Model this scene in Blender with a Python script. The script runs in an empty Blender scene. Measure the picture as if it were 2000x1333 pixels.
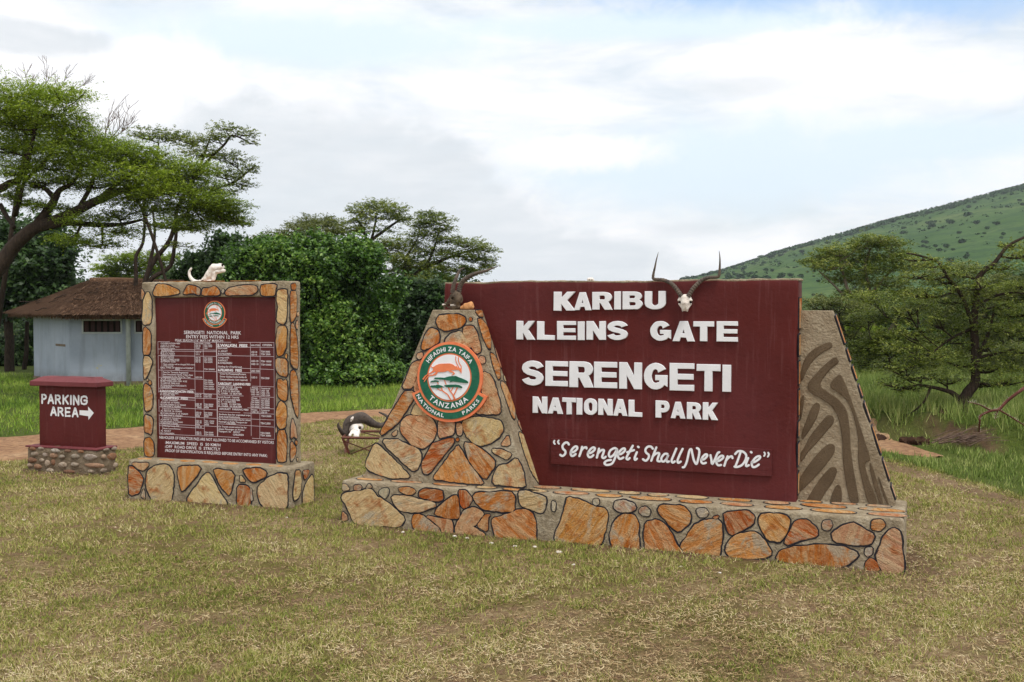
import bpy, bmesh, math, random
import numpy as np
from mathutils import Vector, Matrix, noise
S = bpy.context.scene
COL = S.collection
rng = np.random.default_rng(7)
random.seed(7)
# ------------------------------------------------------------ camera
FPX, CXP, CYP, HOR, CAMH = 2080.0, 1000.0, 666.5, 600.0, 2.3
PITCH = math.atan((CYP - HOR) / FPX)
cd = bpy.data.cameras.new('camera'); cam = bpy.data.objects.new('camera', cd); COL.objects.link(cam)
cam.location = (0, 0, CAMH); cam.rotation_euler = (math.pi / 2 - PITCH, 0, 0)
cd.sensor_width = 36; cd.lens = 36 * FPX / 2000; cd.clip_start = .1; cd.clip_end = 6000
S.camera = cam
CP, SP = math.cos(PITCH), math.sin(PITCH)
def ray(px, py):
    x = (px - CXP) / FPX; y = -(py - CYP) / FPX
    return Vector((x, CP + y * SP, -SP + y * CP))
def at(px, py, D):
    "point seen at pixel (px,py), D metres in front of the camera"
    r = ray(px, py); k = D / r.y
    return Vector((r.x * k, D, CAMH + r.z * k))
def on_plane(px, py, P, N):
    r = ray(px, py); C = Vector((0, 0, CAMH)); k = (P - C).dot(N) / r.dot(N)
    return C + r * k
def gnd(px, py, z=0.):
    return on_plane(px, py, Vector((0, 0, z)), Vector((0, 0, 1)))
class Fr:
    "a local frame: a runs along the front, b goes back, z up"
    def __init__(s, O, t):
        s.O = Vector(O); s.u = Vector((math.cos(t), -math.sin(t), 0)); s.v = Vector((math.sin(t), math.cos(t), 0))
    def w(s, a, b, z): return s.O + s.u * a + s.v * b + Vector((0, 0, z))
    def loc(s, p): d = p - s.O; return d.dot(s.u), d.dot(s.v), d.z
    def pix(s, px, py, b):
        p = on_plane(px, py, s.O + s.v * b, s.v); a, _, z = s.loc(p); return a, z
    def side(s, px, py, a):
        p = on_plane(px, py, s.O + s.u * a, s.u); _, b, z = s.loc(p); return b, z
# ------------------------------------------------------------ objects
ORG = {}
def tag(o, label=None, cat=None, group=None, kind=None):
    if label: o['label'] = label
    if cat: o['category'] = cat
    if group: o['group'] = group
    if kind: o['kind'] = kind
    return o
def thing(name, loc, label, cat, group=None):
    o = bpy.data.objects.new(name, None); COL.objects.link(o); o.location = loc; o.empty_display_size = .2
    ORG[o.name] = Vector(loc); return tag(o, label, cat, group)
def finish(me, name, mats, parent, loc, smooth):
    for m in mats: me.materials.append(m)
    if smooth: me.polygons.foreach_set('use_smooth', [True] * len(me.polygons))
    o = bpy.data.objects.new(name, me); COL.objects.link(o)
    if parent is not None:
        o.parent = parent; ORG[o.name] = ORG[parent.name]
    else:
        o.location = loc; ORG[o.name] = Vector(loc)
    return o
def base_of(parent, loc):
    return ORG[parent.name] if parent is not None else Vector(loc)
class G:
    def __init__(s): s.V = []; s.F = []; s.M = []; s.T = []
    def add(s, V, F, m=0, tint=None):
        n = len(s.V); s.V += [tuple(v) for v in V]
        for f in F:
            s.F.append([i + n for i in f]); s.M.append(m); s.T.append(tint)
        return s
    def build(s, name, mats, parent=None, loc=(0, 0, 0), smooth=False):
        L = base_of(parent, loc)
        me = bpy.data.meshes.new(name)
        me.from_pydata([(v[0] - L.x, v[1] - L.y, v[2] - L.z) for v in s.V], [], s.F)
        me.polygons.foreach_set('material_index', s.M)
        if any(t is not None for t in s.T):
            at_ = me.attributes.new('tint', 'FLOAT_COLOR', 'CORNER'); c = []
            for f, t in zip(s.F, s.T):
                t = t or (1, 1, 1); c += [t[0], t[1], t[2], 1.] * len(f)
            at_.data.foreach_set('color', c)
        o = finish(me, name, mats, parent, L, smooth); me.update(); return o
def mesh_np(name, V, k, mats, parent=None, loc=(0, 0, 0), attrs=None, smooth=False, midx=None):
    "V: (N*k,3) array, each k consecutive vertices one face"
    L = base_of(parent, loc); V = np.asarray(V, dtype=np.float32) - np.array(L, dtype=np.float32)
    n = len(V); me = bpy.data.meshes.new(name)
    me.vertices.add(n); me.vertices.foreach_set('co', V.ravel())
    me.loops.add(n); me.loops.foreach_set('vertex_index', np.arange(n, dtype=np.int32))
    me.polygons.add(n // k); me.polygons.foreach_set('loop_start', np.arange(0, n, k, dtype=np.int32))
    if midx is not None: me.polygons.foreach_set('material_index', np.asarray(midx, dtype=np.int32))
    me.update(calc_edges=True)
    return finish(me, name, mats, parent, L, smooth)
# ------------------------------------------------------------ geometry helpers
def lin(lo, hi, r, cell):
    n = max(1, int(round((hi - lo - 2 * r) / cell)))
    xs = [lo, lo + .35 * r] + list(np.linspace(lo + r, hi - r, n + 1)) + [hi - .35 * r, hi]
    return xs
def rbox(lo, hi, r=.02, cell=.12, amp=.003, warp=None, seed=0, freq=3.):
    "rounded, slightly uneven box; returns local verts + faces"
    ax = [lin(lo[i], hi[i], r, cell) for i in range(3)]
    idx = {}; V = []; F = []
    def vid(i, j, k):
        key = (i, j, k)
        if key not in idx:
            p = Vector((ax[0][i], ax[1][j], ax[2][k]))
            q = Vector([min(max(p[c], lo[c] + r), hi[c] - r) for c in range(3)])
            d = p - q
            if d.length > 1e-9: dn = d.normalized(); p = q + dn * r
            else: dn = Vector((0, 0, 0))
            f = noise.noise(p * freq + Vector((seed, seed * 2, 0))) + .5 * noise.noise(p * freq * 3.1 + Vector((seed, 0, 5)))
            p = p + dn * f * amp
            if warp: p = Vector(warp(*p))
            idx[key] = len(V); V.append(p)
        return idx[key]
    n = [len(a) - 1 for a in ax]
    for i in range(n[0]):
        for j in range(n[1]):
            F.append([vid(i, j, 0), vid(i, j + 1, 0), vid(i + 1, j + 1, 0), vid(i + 1, j, 0)])
            F.append([vid(i, j, n[2]), vid(i + 1, j, n[2]), vid(i + 1, j + 1, n[2]), vid(i, j + 1, n[2])])
    for i in range(n[0]):
        for k in range(n[2]):
            F.append([vid(i, 0, k), vid(i + 1, 0, k), vid(i + 1, 0, k + 1), vid(i, 0, k + 1)])
            F.append([vid(i, n[1], k), vid(i, n[1], k + 1), vid(i + 1, n[1], k + 1), vid(i + 1, n[1], k)])
    for j in range(n[1]):
        for k in range(n[2]):
            F.append([vid(0, j, k), vid(0, j, k + 1), vid(0, j + 1, k + 1), vid(0, j + 1, k)])
            F.append([vid(n[0], j, k), vid(n[0], j + 1, k), vid(n[0], j + 1, k + 1), vid(n[0], j, k + 1)])
    return V, F
def fbox(fr, lo, hi, **k):
    V, F = rbox(lo, hi, **k); return [fr.w(*v) for v in V], F
def catmull(P, n=6, closed=False):
    P = [Vector(p) for p in P]; out = []; N = len(P)
    rngs = range(N) if closed else range(N - 1)
    for i in rngs:
        g = (lambda j: P[j % N]) if closed else (lambda j: P[min(max(j, 0), N - 1)])
        a, b, c, d = g(i - 1), g(i), g(i + 1), g(i + 2)
        for s in range(n):
            t = s / n
            out.append(.5 * ((2 * b) + (c - a) * t + (2 * a - 5 * b + 4 * c - d) * t * t + (3 * b - a - 3 * c + d) * t ** 3))
    if not closed: out.append(P[-1].copy())
    return out
def tube(P, R, k=8, cap=True, flat=1.):
    "tube through P with radius R per point"
    V = []; F = []; P = [Vector(p) for p in P]; n = len(P)
    up = None
    for i in range(n):
        t = (P[min(i + 1, n - 1)] - P[max(i - 1, 0)]).normalized()
        if up is None:
            up = Vector((0, 0, 1)) if abs(t.z) < .9 else Vector((1, 0, 0))
        s = t.cross(up)
        if s.length < 1e-6: s = t.cross(Vector((1, .3, 0)))
        s.normalize(); q = s.cross(t).normalized(); up = q
        r = R[i] if hasattr(R, '__len__') else R
        for j in range(k):
            a = 2 * math.pi * j / k
            V.append(P[i] + s * (math.cos(a) * r) + q * (math.sin(a) * r * flat))
    for i in range(n - 1):
        for j in range(k):
            F.append([i * k + j, i * k + (j + 1) % k, (i + 1) * k + (j + 1) % k, (i + 1) * k + j])
    if cap:
        F.append(list(range(k))[::-1]); F.append([(n - 1) * k + j for j in range(k)])
    return V, F
def curve_mesh(loops, ext=.01, bev=0.):
    cu = bpy.data.curves.new('t', 'CURVE'); cu.dimensions = '2D'; cu.fill_mode = 'BOTH'; cu.extrude = ext; cu.bevel_depth = bev; cu.bevel_resolution = 1
    for L in loops:
        sp = cu.splines.new('POLY'); sp.points.add(len(L) - 1)
        for p, q in zip(sp.points, L): p.co = (q[0], q[1], 0, 1)
        sp.use_cyclic_u = True
    return _c2m(cu)
def _c2m(cu):
    ob = bpy.data.objects.new('t', cu); me = ob.to_mesh()
    V = [v.co.copy() for v in me.vertices]; F = [list(p.vertices) for p in me.polygons]
    ob.to_mesh_clear(); bpy.data.objects.remove(ob); bpy.data.curves.remove(cu)
    return V, F
def text_mesh(s, ext=0., off=0.):
    cu = bpy.data.curves.new('t', 'FONT'); cu.body = s; cu.size = 1; cu.extrude = ext; cu.offset = off; cu.resolution_u = 2
    return _c2m(cu)
def ribbon(P, w, taper=False):
    "2D outline polygon of a stroke with round-ish ends; w half width"
    P = [Vector((p[0], p[1])) for p in P]; n = len(P); Lf = []; Rt = []
    for i in range(n):
        t = P[min(i + 1, n - 1)] - P[max(i - 1, 0)]
        t.normalize(); nn = Vector((-t.y, t.x))
        ww = w
        if taper: ww = w * (.62 + .38 * math.sin(math.pi * min(1, max(0, (i + .5) / n))))
        Lf.append(P[i] + nn * ww); Rt.append(P[i] - nn * ww)
    t = (P[-1] - P[-2]).normalized(); e1 = [P[-1] + t * w * .6 + Vector((-t.y, t.x)) * w * .5, P[-1] + t * w * .6 - Vector((-t.y, t.x)) * w * .5]
    t = (P[0] - P[1]).normalized(); e0 = [P[0] + t * w * .6 + Vector((-t.y, t.x)) * w * .5, P[0] + t * w * .6 - Vector((-t.y, t.x)) * w * .5]
    return Lf + e1 + Rt[::-1] + e0
def strip(P, w):
    "quads along 2D polyline with round caps, no self-overlap filling: returns V2,F"
    P = [Vector((p[0], p[1])) for p in P]; V = []; F = []; n = len(P)
    t0 = (P[0] - P[1]).normalized(); t1 = (P[-1] - P[-2]).normalized()
    Q = [(P[0] + t0 * w, .25), (P[0] + t0 * w * .6, .8)] + [(p, 1.) for p in P] + [(P[-1] + t1 * w * .6, .8), (P[-1] + t1 * w, .25)]
    for i, (p, f) in enumerate(Q):
        t = Q[min(i + 1, len(Q) - 1)][0] - Q[max(i - 1, 0)][0]
        if t.length < 1e-9: t = Vector((1, 0))
        t.normalize(); nn = Vector((-t.y, t.x)) * w * f
        V += [p + nn, p - nn]
    for i in range(len(Q) - 1): F.append([2 * i, 2 * i + 1, 2 * i + 3, 2 * i + 2])
    return V, F
def chaikin(P, it=2, r=.22):
    for _ in range(it):
        Q = []
        for i in range(len(P)):
            a, b = P[i], P[(i + 1) % len(P)]
            Q += [a + (b - a) * r, b + (a - b) * r]
        P = Q
    return P
def area2(P): return .5 * sum(P[i].x * P[(i + 1) % len(P)].y - P[(i + 1) % len(P)].x * P[i].y for i in range(len(P)))
def offset(P, d):
    "d>0 outwards for CCW polygons"
    out = []; n = len(P)
    for i in range(n):
        t = P[(i + 1) % n] - P[i - 1]
        if t.length < 1e-9: out.append(P[i].copy()); continue
        t.normalize(); dd = d[i] if hasattr(d, '__len__') else d
        out.append(P[i] + Vector((t.y, -t.x)) * dd)
    return out
# naive surface nets for smooth blobby shapes
def nets(f, lo, hi, h):
    lo = np.array(lo, float); hi = np.array(hi, float); n = np.maximum(3, np.ceil((hi - lo) / h).astype(int) + 1)
    X = np.stack(np.meshgrid(*[lo[i] + h * np.arange(n[i]) for i in range(3)], indexing='ij'), -1)
    D = f(X); ins = D < 0; acc = np.zeros(tuple(n - 1) + (3,)); cnt = np.zeros(tuple(n - 1))
    idx = np.stack(np.meshgrid(*[np.arange(m - 1) for m in n], indexing='ij'), -1).astype(float)
    cs = [(i, j, k) for i in (0, 1) for j in (0, 1) for k in (0, 1)]
    def sl(A, c): return A[c[0]:c[0] + n[0] - 1, c[1]:c[1] + n[1] - 1, c[2]:c[2] + n[2] - 1]
    for a in cs:
        for x in range(3):
            if a[x]: continue
            b = list(a); b[x] = 1
            da, db = sl(D, a), sl(D, b); cr = (da < 0) != (db < 0)
            t = np.where(cr, da / np.where(cr, da - db, 1), 0)
            p = idx + np.array(a, float); p[..., x] += t
            acc += np.where(cr[..., None], p, 0); cnt += cr
    m = cnt > 0; ids = -np.ones(cnt.shape, int); ids[m] = np.arange(m.sum())
    V = lo + h * (acc[m] / cnt[m][:, None]); F = []
    for x in range(3):
        y, z = (x + 1) % 3, (x + 2) % 3
        a = [slice(None)] * 3; b = [slice(None)] * 3; a[x] = slice(0, -1); b[x] = slice(1, None)
        s0, s1 = ins[tuple(a)], ins[tuple(b)]
        for i, j, k in np.argwhere(s0 != s1):
            c = [i, j, k]
            if c[y] < 1 or c[z] < 1 or c[y] >= n[y] - 1 or c[z] >= n[z] - 1: continue
            q = []
            for dy, dz in ((-1, -1), (0, -1), (0, 0), (-1, 0)):
                e = list(c); e[y] += dy; e[z] += dz; q.append(int(ids[tuple(e)]))
            F.append(q if s0[i, j, k] else q[::-1])
    return V, F
def smin(a, b, k): h = np.clip(.5 + .5 * (b - a) / k, 0, 1); return b + (a - b) * h - k * h * (1 - h)
def cap_sdf(X, a, b, ra, rb):
    a = np.array(a, float); b = np.array(b, float); ab = b - a; t = np.clip(((X - a) @ ab) / max(1e-12, ab @ ab), 0, 1)
    return np.linalg.norm(X - a - t[..., None] * ab, axis=-1) - (ra + (rb - ra) * t)
def blob(caps, cuts=(), k=.01, rough=0.):
    def f(X):
        d = None
        for c in caps:
            e = cap_sdf(X, *c); d = e if d is None else smin(d, e, k)
        if rough: d = d + rough * (np.sin(X[..., 0] * 70) * np.sin(X[..., 1] * 83 + 1) * np.sin(X[..., 2] * 61 + 2))
        for c in cuts: d = np.maximum(d, -cap_sdf(X, *c))
        return d
    P = np.array([c[i] for c in caps for i in (0, 1)], float); R = max(max(c[2], c[3]) for c in caps) + k
    return f, P.min(0) - R, P.max(0) + R
def add_blob(g, caps, cuts=(), k=.01, h=.006, m=0, rough=0.):
    f, lo, hi = blob(caps, cuts, k, rough); V, F = nets(f, lo, hi, h); g.add([tuple(v) for v in V], F, m)
# ------------------------------------------------------------ node helpers
def srgb(r, g, b):
    f = lambda c: (c / 255 / 12.92) if c / 255 <= .04045 else ((c / 255 + .055) / 1.055) ** 2.4
    return (f(r), f(g), f(b), 1)
class NT:
    def __init__(s, tree): s.t = tree; s.n = tree.nodes; s.l = tree.links
    def new(s, typ, **k):
        nd = s.n.new(typ)
        for a, v in k.items():
            if a.startswith('i_'):
                key = a[2:]; key = int(key) if key.isdigit() else key.replace('_', ' ')
                if isinstance(v, bpy.types.NodeSocket): s.l.new(v, nd.inputs[key])
                else: nd.inputs[key].default_value = v
            else: setattr(nd, a, v)
        return nd
    def noise(s, vec, scale, detail=4, rough=.55, dist=0.):
        nd = s.new('ShaderNodeTexNoise'); nd.inputs['Scale'].default_value = scale; nd.inputs['Detail'].default_value = detail
        nd.inputs['Roughness'].default_value = rough; nd.inputs['Distortion'].default_value = dist
        if vec is not None: s.l.new(vec, nd.inputs['Vector'])
        return nd.outputs['Fac']
    def ramp(s, fac, stops, interp='LINEAR'):
        nd = s.new('ShaderNodeValToRGB'); cr = nd.color_ramp; cr.interpolation = interp
        while len(cr.elements) < len(stops): cr.elements.new(.5)
        for e, (p, c) in zip(cr.elements, stops):
            e.position = p; e.color = c if hasattr(c, '__len__') else (c, c, c, 1)
        s.l.new(fac, nd.inputs[0]); return nd.outputs[0]
    def mix(s, fac, a, b, mode='MIX'):
        nd = s.new('ShaderNodeMix'); nd.data_type = 'RGBA'; nd.blend_type = mode
        for key, v in ((0, fac), (6, a), (7, b)):
            if isinstance(v, bpy.types.NodeSocket): s.l.new(v, nd.inputs[key])
            else: nd.inputs[key].default_value = v
        return nd.outputs[2]
    def math(s, op, a, b=0., c=0., clamp=False):
        nd = s.new('ShaderNodeMath', operation=op); nd.use_clamp = clamp
        for i, v in enumerate((a, b, c)):
            if isinstance(v, bpy.types.NodeSocket): s.l.new(v, nd.inputs[i])
            else: nd.inputs[i].default_value = v
        return nd.outputs[0]
    def mapping(s, vec, scale=(1, 1, 1), rot=(0, 0, 0), loc=(0, 0, 0)):
        nd = s.new('ShaderNodeMapping'); nd.inputs['Scale'].default_value = scale; nd.inputs['Rotation'].default_value = rot; nd.inputs['Location'].default_value = loc
        s.l.new(vec, nd.inputs[0]); return nd.outputs[0]
def material(name, fn, rough=.9, spec=.3):
    m = bpy.data.materials.new(name); m.use_nodes = True; T = NT(m.node_tree); b = T.n['Principled BSDF']
    b.inputs['Roughness'].default_value = rough; b.inputs['Specular IOR Level'].default_value = spec
    tc = T.new('ShaderNodeTexCoord').outputs['Object']
    res = fn(T, tc) or {}
    if 'col' in res:
        c = res['col']
        if isinstance(c, bpy.types.NodeSocket): T.l.new(c, b.inputs['Base Color'])
        else: b.inputs['Base Color'].default_value = c
    if 'bump' in res:
        bp = T.new('ShaderNodeBump'); bp.inputs['Strength'].default_value = res.get('bs', .5); bp.inputs['Distance'].default_value = res.get('bd', .01)
        T.l.new(res['bump'], bp.inputs['Height']); T.l.new(bp.outputs[0], b.inputs['Normal'])
    if 'rough' in res: T.l.new(res['rough'], b.inputs['Roughness'])
    return m
# ------------------------------------------------------------ materials
def f_cement(c1, c2, c3):
    def fn(T, tc):
        a = T.noise(tc, 3.5, 5, .6); b = T.noise(tc, 40, 3, .7); d = T.noise(T.mapping(tc, (6, 6, 1.2)), 1.6, 4, .6)
        col = T.ramp(a, [(.3, c1), (.55, c2), (.75, c3)])
        col = T.mix(T.ramp(d, [(.5, 0.), (.75, .55)]), col, c1)
        col = T.mix(T.ramp(b, [(.35, .25), (.6, 0.)]), col, (.1, .085, .065, 1))
        return dict(col=T.mix(T.ramp(T.noise(tc, 13, 5, .7), [(.5, 0.), (.66, .5)]), col, c3), bump=T.math('ADD', T.math('ADD', b, T.math('MULTIPLY', a, 1.5)), T.noise(tc, 14, 4, .7)), bs=.9, bd=.02)
    return fn
M_CEM = material('grey_brown_cement', f_cement(srgb(132, 118, 96), srgb(162, 147, 122), srgb(190, 178, 156)), .95, .1)
M_ZLIGHT = material('smooth_cement', f_cement(srgb(140, 124, 100), srgb(156, 140, 116), srgb(170, 156, 132)), .9, .15)
def fzd(T, tc):
    b = T.noise(tc, 90, 3, .8); a = T.noise(tc, 5, 4, .6)
    col = T.ramp(a, [(.3, srgb(106, 90, 71)), (.7, srgb(126, 108, 86))])
    col = T.mix(T.ramp(b, [(.4, .4), (.6, 0.)]), col, srgb(78, 64, 50))
    return dict(col=col, bump=b, bs=1., bd=.02)
M_ZDARK = material('rough_dark_plaster', fzd, 1., .05)
def fmaroon(c1, c2):
    def fn(T, tc):
        a = T.noise(tc, 1.6, 5, .6); b = T.noise(tc, 22, 5, .65); st = T.noise(T.mapping(tc, (14, 14, .7)), 1.5, 4, .6)
        col = T.ramp(a, [(.3, c1), (.7, c2)])
        col = T.mix(T.ramp(st, [(.56, 0.), (.8, .3)]), col, srgb(140, 100, 98)); e = T.noise(tc, .7, 3, .5); col = T.mix(T.ramp(e, [(.4, 0.), (.65, .35)]), col, srgb(104, 52, 56)); col = T.mix(T.ramp(T.noise(tc, 9, 6, .75), [(.3, .35), (.45, 0.)]), col, srgb(62, 20, 24))
        col = T.mix(T.ramp(b, [(.68, 0.), (.8, .12)]), col, srgb(170, 130, 120))
        return dict(col=col, bump=b, bs=.5, bd=.01, rough=T.ramp(a, [(.3, .5), (.7, .72)]))
    return fn
M_MAR = material('maroon_paint', fmaroon(srgb(80, 26, 23), srgb(92, 32, 28)), .6, .2)
M_MARP = material('maroon_panel_paint', fmaroon(srgb(80, 25, 22), srgb(88, 29, 26)), .55, .25)
M_MARCAP = material('faded_maroon_paint', fmaroon(srgb(102, 46, 50), srgb(122, 62, 64)), .7, .25)
def fstone(T, tc):
    at_ = T.new('ShaderNodeAttribute', attribute_name='tint').outputs['Color']
    isl = T.new('ShaderNodeNewGeometry').outputs['Random Per Island']
    off = T.new('ShaderNodeCombineXYZ'); T.l.new(T.math('MULTIPLY', isl, 40), off.inputs[0]); T.l.new(T.math('MULTIPLY', isl, 17), off.inputs[2])
    ro = T.new('ShaderNodeVectorRotate'); ro.rotation_type = 'Y_AXIS'; T.l.new(tc, ro.inputs['Vector']); T.l.new(T.math('MULTIPLY', isl, 3.1), ro.inputs['Angle'])
    va = T.new('ShaderNodeVectorMath', operation='ADD'); T.l.new(ro.outputs[0], va.inputs[0]); T.l.new(off.outputs[0], va.inputs[1])
    p = va.outputs[0]; ps = T.mapping(p, (2.2, 2.2, 11))
    a = T.noise(ps, 2.2, 6, .68, .6); b = T.noise(p, 7, 5, .65, .5); c = T.noise(p, 60, 4, .75); d = T.noise(T.mapping(p, (1, 1, 1.6)), 2.6, 6, .7, 1.)
    col = T.mix(T.ramp(a, [(.42, 0.), (.6, .85)]), at_, T.mix(.62, at_, srgb(236, 214, 172)))
    col = T.mix(T.ramp(b, [(.5, 0.), (.64, .7)]), col, srgb(180, 96, 46))
    col = T.mix(T.ramp(d, [(.55, 0.), (.63, .85)]), col, srgb(200, 186, 162))
    col = T.mix(T.ramp(d, [(.25, .7), (.36, 0.)]), col, srgb(120, 62, 36))
    col = T.mix(T.ramp(c, [(.3, .35), (.5, 0.)]), col, T.mix(.6, at_, (.08, .04, .02, 1)))
    hs = T.new('ShaderNodeHueSaturation'); hs.inputs['Saturation'].default_value = 1.06; hs.inputs['Value'].default_value = 1.06; T.l.new(col, hs.inputs['Color']); col = hs.outputs[0]
    return dict(col=col, bump=T.math('ADD', T.math('MULTIPLY', a, 2.), T.math('ADD', b, c)), bs=1., bd=.035)
M_STONE = material('sandstone', fstone, .85, .2)
M_LINE = material('black_outline_paint', lambda T, tc: dict(col=T.ramp(T.noise(tc, 30, 3), [(.35, srgb(26, 25, 34)), (.75, srgb(52, 48, 52))])), .7, .3)
def fwhite(T, tc):
    b = T.noise(tc, 30, 4, .7); a = T.noise(tc, 4, 3)
    return dict(col=T.mix(T.ramp(b, [(.6, 0.), (.8, .25)]), T.ramp(a, [(.3, srgb(226, 226, 228)), (.7, srgb(238, 238, 240))]), srgb(190, 184, 180)), bump=b, bs=.4, bd=.006)
M_WHITE = material('white_paint', fwhite, .6, .3)
M_TXT = material('white_sign_writing', lambda T, tc: dict(col=srgb(226, 220, 222)), .6, .3)
M_RULE = material('thin_white_rule', lambda T, tc: dict(col=srgb(205, 190, 194)), .6, .3)
M_ORNG = material('orange_paint', lambda T, tc: dict(col=T.ramp(T.noise(tc, 12, 4), [(.3, srgb(222, 116, 72)), (.7, srgb(236, 134, 90))]), bump=T.noise(tc, 50, 3), bs=.4, bd=.005), .6)
M_GREEN = material('green_paint', lambda T, tc: dict(col=T.ramp(T.noise(tc, 14, 5, .7), [(.3, srgb(10, 78, 56)), (.7, srgb(30, 108, 80))]), bump=T.noise(tc, 60, 3), bs=.5, bd=.006), .5)
def fbone(c1, c2, c3, th=.55):
    def fn(T, tc):
        a = T.noise(tc, 28, 5, .7); b = T.noise(tc, 9, 3)
        col = T.ramp(b, [(.3, c1), (.7, c2)])
        col = T.mix(T.ramp(a, [(th, 0.), (th + .15, .85)]), col, c3)
        return dict(col=col, bump=a, bs=.7, bd=.01)
    return fn
M_BONE = material('white_bone', fbone(srgb(222, 210, 198), srgb(244, 238, 230), srgb(120, 76, 62), .56), .7)
M_BONED = material('dark_weathered_bone', fbone(srgb(84, 72, 60), srgb(122, 104, 84), srgb(46, 38, 32), .48), .9)
M_HORN = material('ringed_horn', fbone(srgb(72, 62, 56), srgb(112, 98, 84), srgb(44, 38, 36), .5), .65)
M_HORNB = material('horn_base', fbone(srgb(120, 100, 72), srgb(150, 128, 96), srgb(80, 62, 42), .5), .8)
M_BUFF = material('buffalo_horn', fbone(srgb(66, 58, 54), srgb(96, 84, 74), srgb(38, 34, 34), .5), .75)
M_SHADE = material('painted_hollow_shade', lambda T, tc: dict(col=(.015, .012, .01, 1)), 1., 0.)  # near-black fill painted in for the shade inside sockets and openings
M_ROCK = material('tan_rock', fbone(srgb(190, 130, 82), srgb(216, 160, 108), srgb(140, 84, 48), .55), .85)
M_RUST = material('rusty_iron', fbone(srgb(92, 58, 48), srgb(128, 78, 62), srgb(60, 42, 38), .5), .8)
M_FIELD = None
def frub(T, tc):
    isl = T.new('ShaderNodeNewGeometry').outputs['Random Per Island']; b = T.noise(tc, 18, 5, .7); c = T.noise(tc, 70, 3, .7)
    col = T.ramp(isl, [(0, srgb(150, 140, 126)), (.35, srgb(176, 160, 140)), (.6, srgb(160, 116, 84)), (.8, srgb(128, 92, 70)), (1, srgb(190, 182, 170))])
    col = T.mix(T.ramp(b, [(.45, 0.), (.62, .7)]), col, srgb(112, 84, 66)); col = T.mix(T.ramp(c, [(.6, 0.), (.75, .5)]), col, srgb(210, 204, 192))
    return dict(col=col, bump=T.math('ADD', b, c), bs=.9, bd=.02)
M_RUBBLE = material('rubble_stone', frub, .9)
M_MUD = material('brown_mortar', f_cement(srgb(104, 88, 70), srgb(126, 110, 90), srgb(150, 136, 116)), .95, .1)
def fhut(T, tc):
    a = T.noise(tc, 1.2, 5, .6); st = T.noise(T.mapping(tc, (3, 3, .35)), 2, 4, .6); y = T.noise(tc, 1.6, 6, .6)
    z = T.new('ShaderNodeSeparateXYZ'); T.l.new(tc, z.inputs[0])
    col = T.ramp(a, [(.3, srgb(152, 161, 174)), (.7, srgb(174, 182, 194))])
    col = T.mix(T.ramp(st, [(.5, 0.), (.75, .5)]), col, srgb(128, 132, 138))
    col = T.mix(T.ramp(y, [(.665, 0.), (.675, .8)]), col, srgb(196, 186, 130))
    low_tone = T.math('MULTIPLY', T.ramp(z.outputs[2], [(.0, .8), (.45, 0.)]), T.ramp(T.noise(tc, 5, 4), [(.3, .4), (.6, 1.)]))  # browner and darker towards the wall's foot, broken by noise
    col = T.mix(low_tone, col, srgb(98, 90, 80))
    return dict(col=col, bump=T.noise(tc, 30, 3), bs=.3, bd=.01)
M_HUT = material('pale_blue_wall_paint', fhut, .8)
def fthatch(T, tc):
    isl = T.new('ShaderNodeNewGeometry').outputs['Random Per Island']
    n = T.noise(tc, 2.5, 4)
    c = T.ramp(T.math('ADD', T.math('MULTIPLY', isl, .7), T.math('MULTIPLY', n, .3)), [(.1, srgb(54, 38, 30)), (.5, srgb(96, 72, 56)), (.9, srgb(134, 106, 84))])
    return dict(col=c)
M_THATCH = material('grey_brown_thatch', fthatch, .95, .05)
M_PIPE = material('grey_pipe', lambda T, tc: dict(col=T.ramp(T.noise(tc, 6), [(.3, srgb(168, 172, 168)), (.7, srgb(196, 200, 196))])), .6)
M_DARKW = material('dark_wood_shutter', lambda T, tc: dict(col=T.ramp(T.noise(T.mapping(tc, (20, 20, 1)), 3), [(.3, srgb(48, 30, 28)), (.7, srgb(74, 48, 42))])), .8)
def leafmat(name, cols, transl=.35, rough=.5, spec=.3, patch=1.5):
    m = bpy.data.materials.new(name); m.use_nodes = True; T = NT(m.node_tree); b = T.n['Principled BSDF']
    isl = T.new('ShaderNodeNewGeometry').outputs['Random Per Island']; tc = T.new('ShaderNodeTexCoord').outputs['Object']
    n = T.noise(tc, patch, 3)
    f = T.math('ADD', T.math('MULTIPLY', isl, .6), T.math('MULTIPLY_ADD', n, 1.1, -.35), clamp=True)
    k = len(cols); col = T.ramp(f, [(i / (k - 1), c) for i, c in enumerate(cols)])
    b.inputs['Roughness'].default_value = rough; b.inputs['Specular IOR Level'].default_value = spec
    T.l.new(col, b.inputs['Base Color'])
    tr = T.new('ShaderNodeBsdfTranslucent'); T.l.new(T.mix(.6, col, T.mix(1., col, (1.0, 1.25, .5, 1), 'MULTIPLY')), tr.inputs[0])
    mx = T.new('ShaderNodeMixShader'); mx.inputs[0].default_value = transl
    T.l.new(b.outputs[0], mx.inputs[1]); T.l.new(tr.outputs[0], mx.inputs[2]); T.l.new(mx.outputs[0], T.n['Material Output'].inputs[0])
    return m
M_ACA = leafmat('acacia_leaves', [srgb(52, 66, 28), srgb(90, 104, 42), srgb(130, 140, 58), srgb(180, 176, 98)], .3, patch=.8)
M_ACAB = leafmat('bright_acacia_leaves', [srgb(58, 70, 28), srgb(96, 112, 38), srgb(144, 162, 50), srgb(188, 198, 78)], .4, patch=.35)
M_ACAD = leafmat('dull_acacia_leaves', [srgb(62, 72, 36), srgb(92, 100, 50), srgb(118, 124, 62), srgb(148, 144, 90)], .25)
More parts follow.
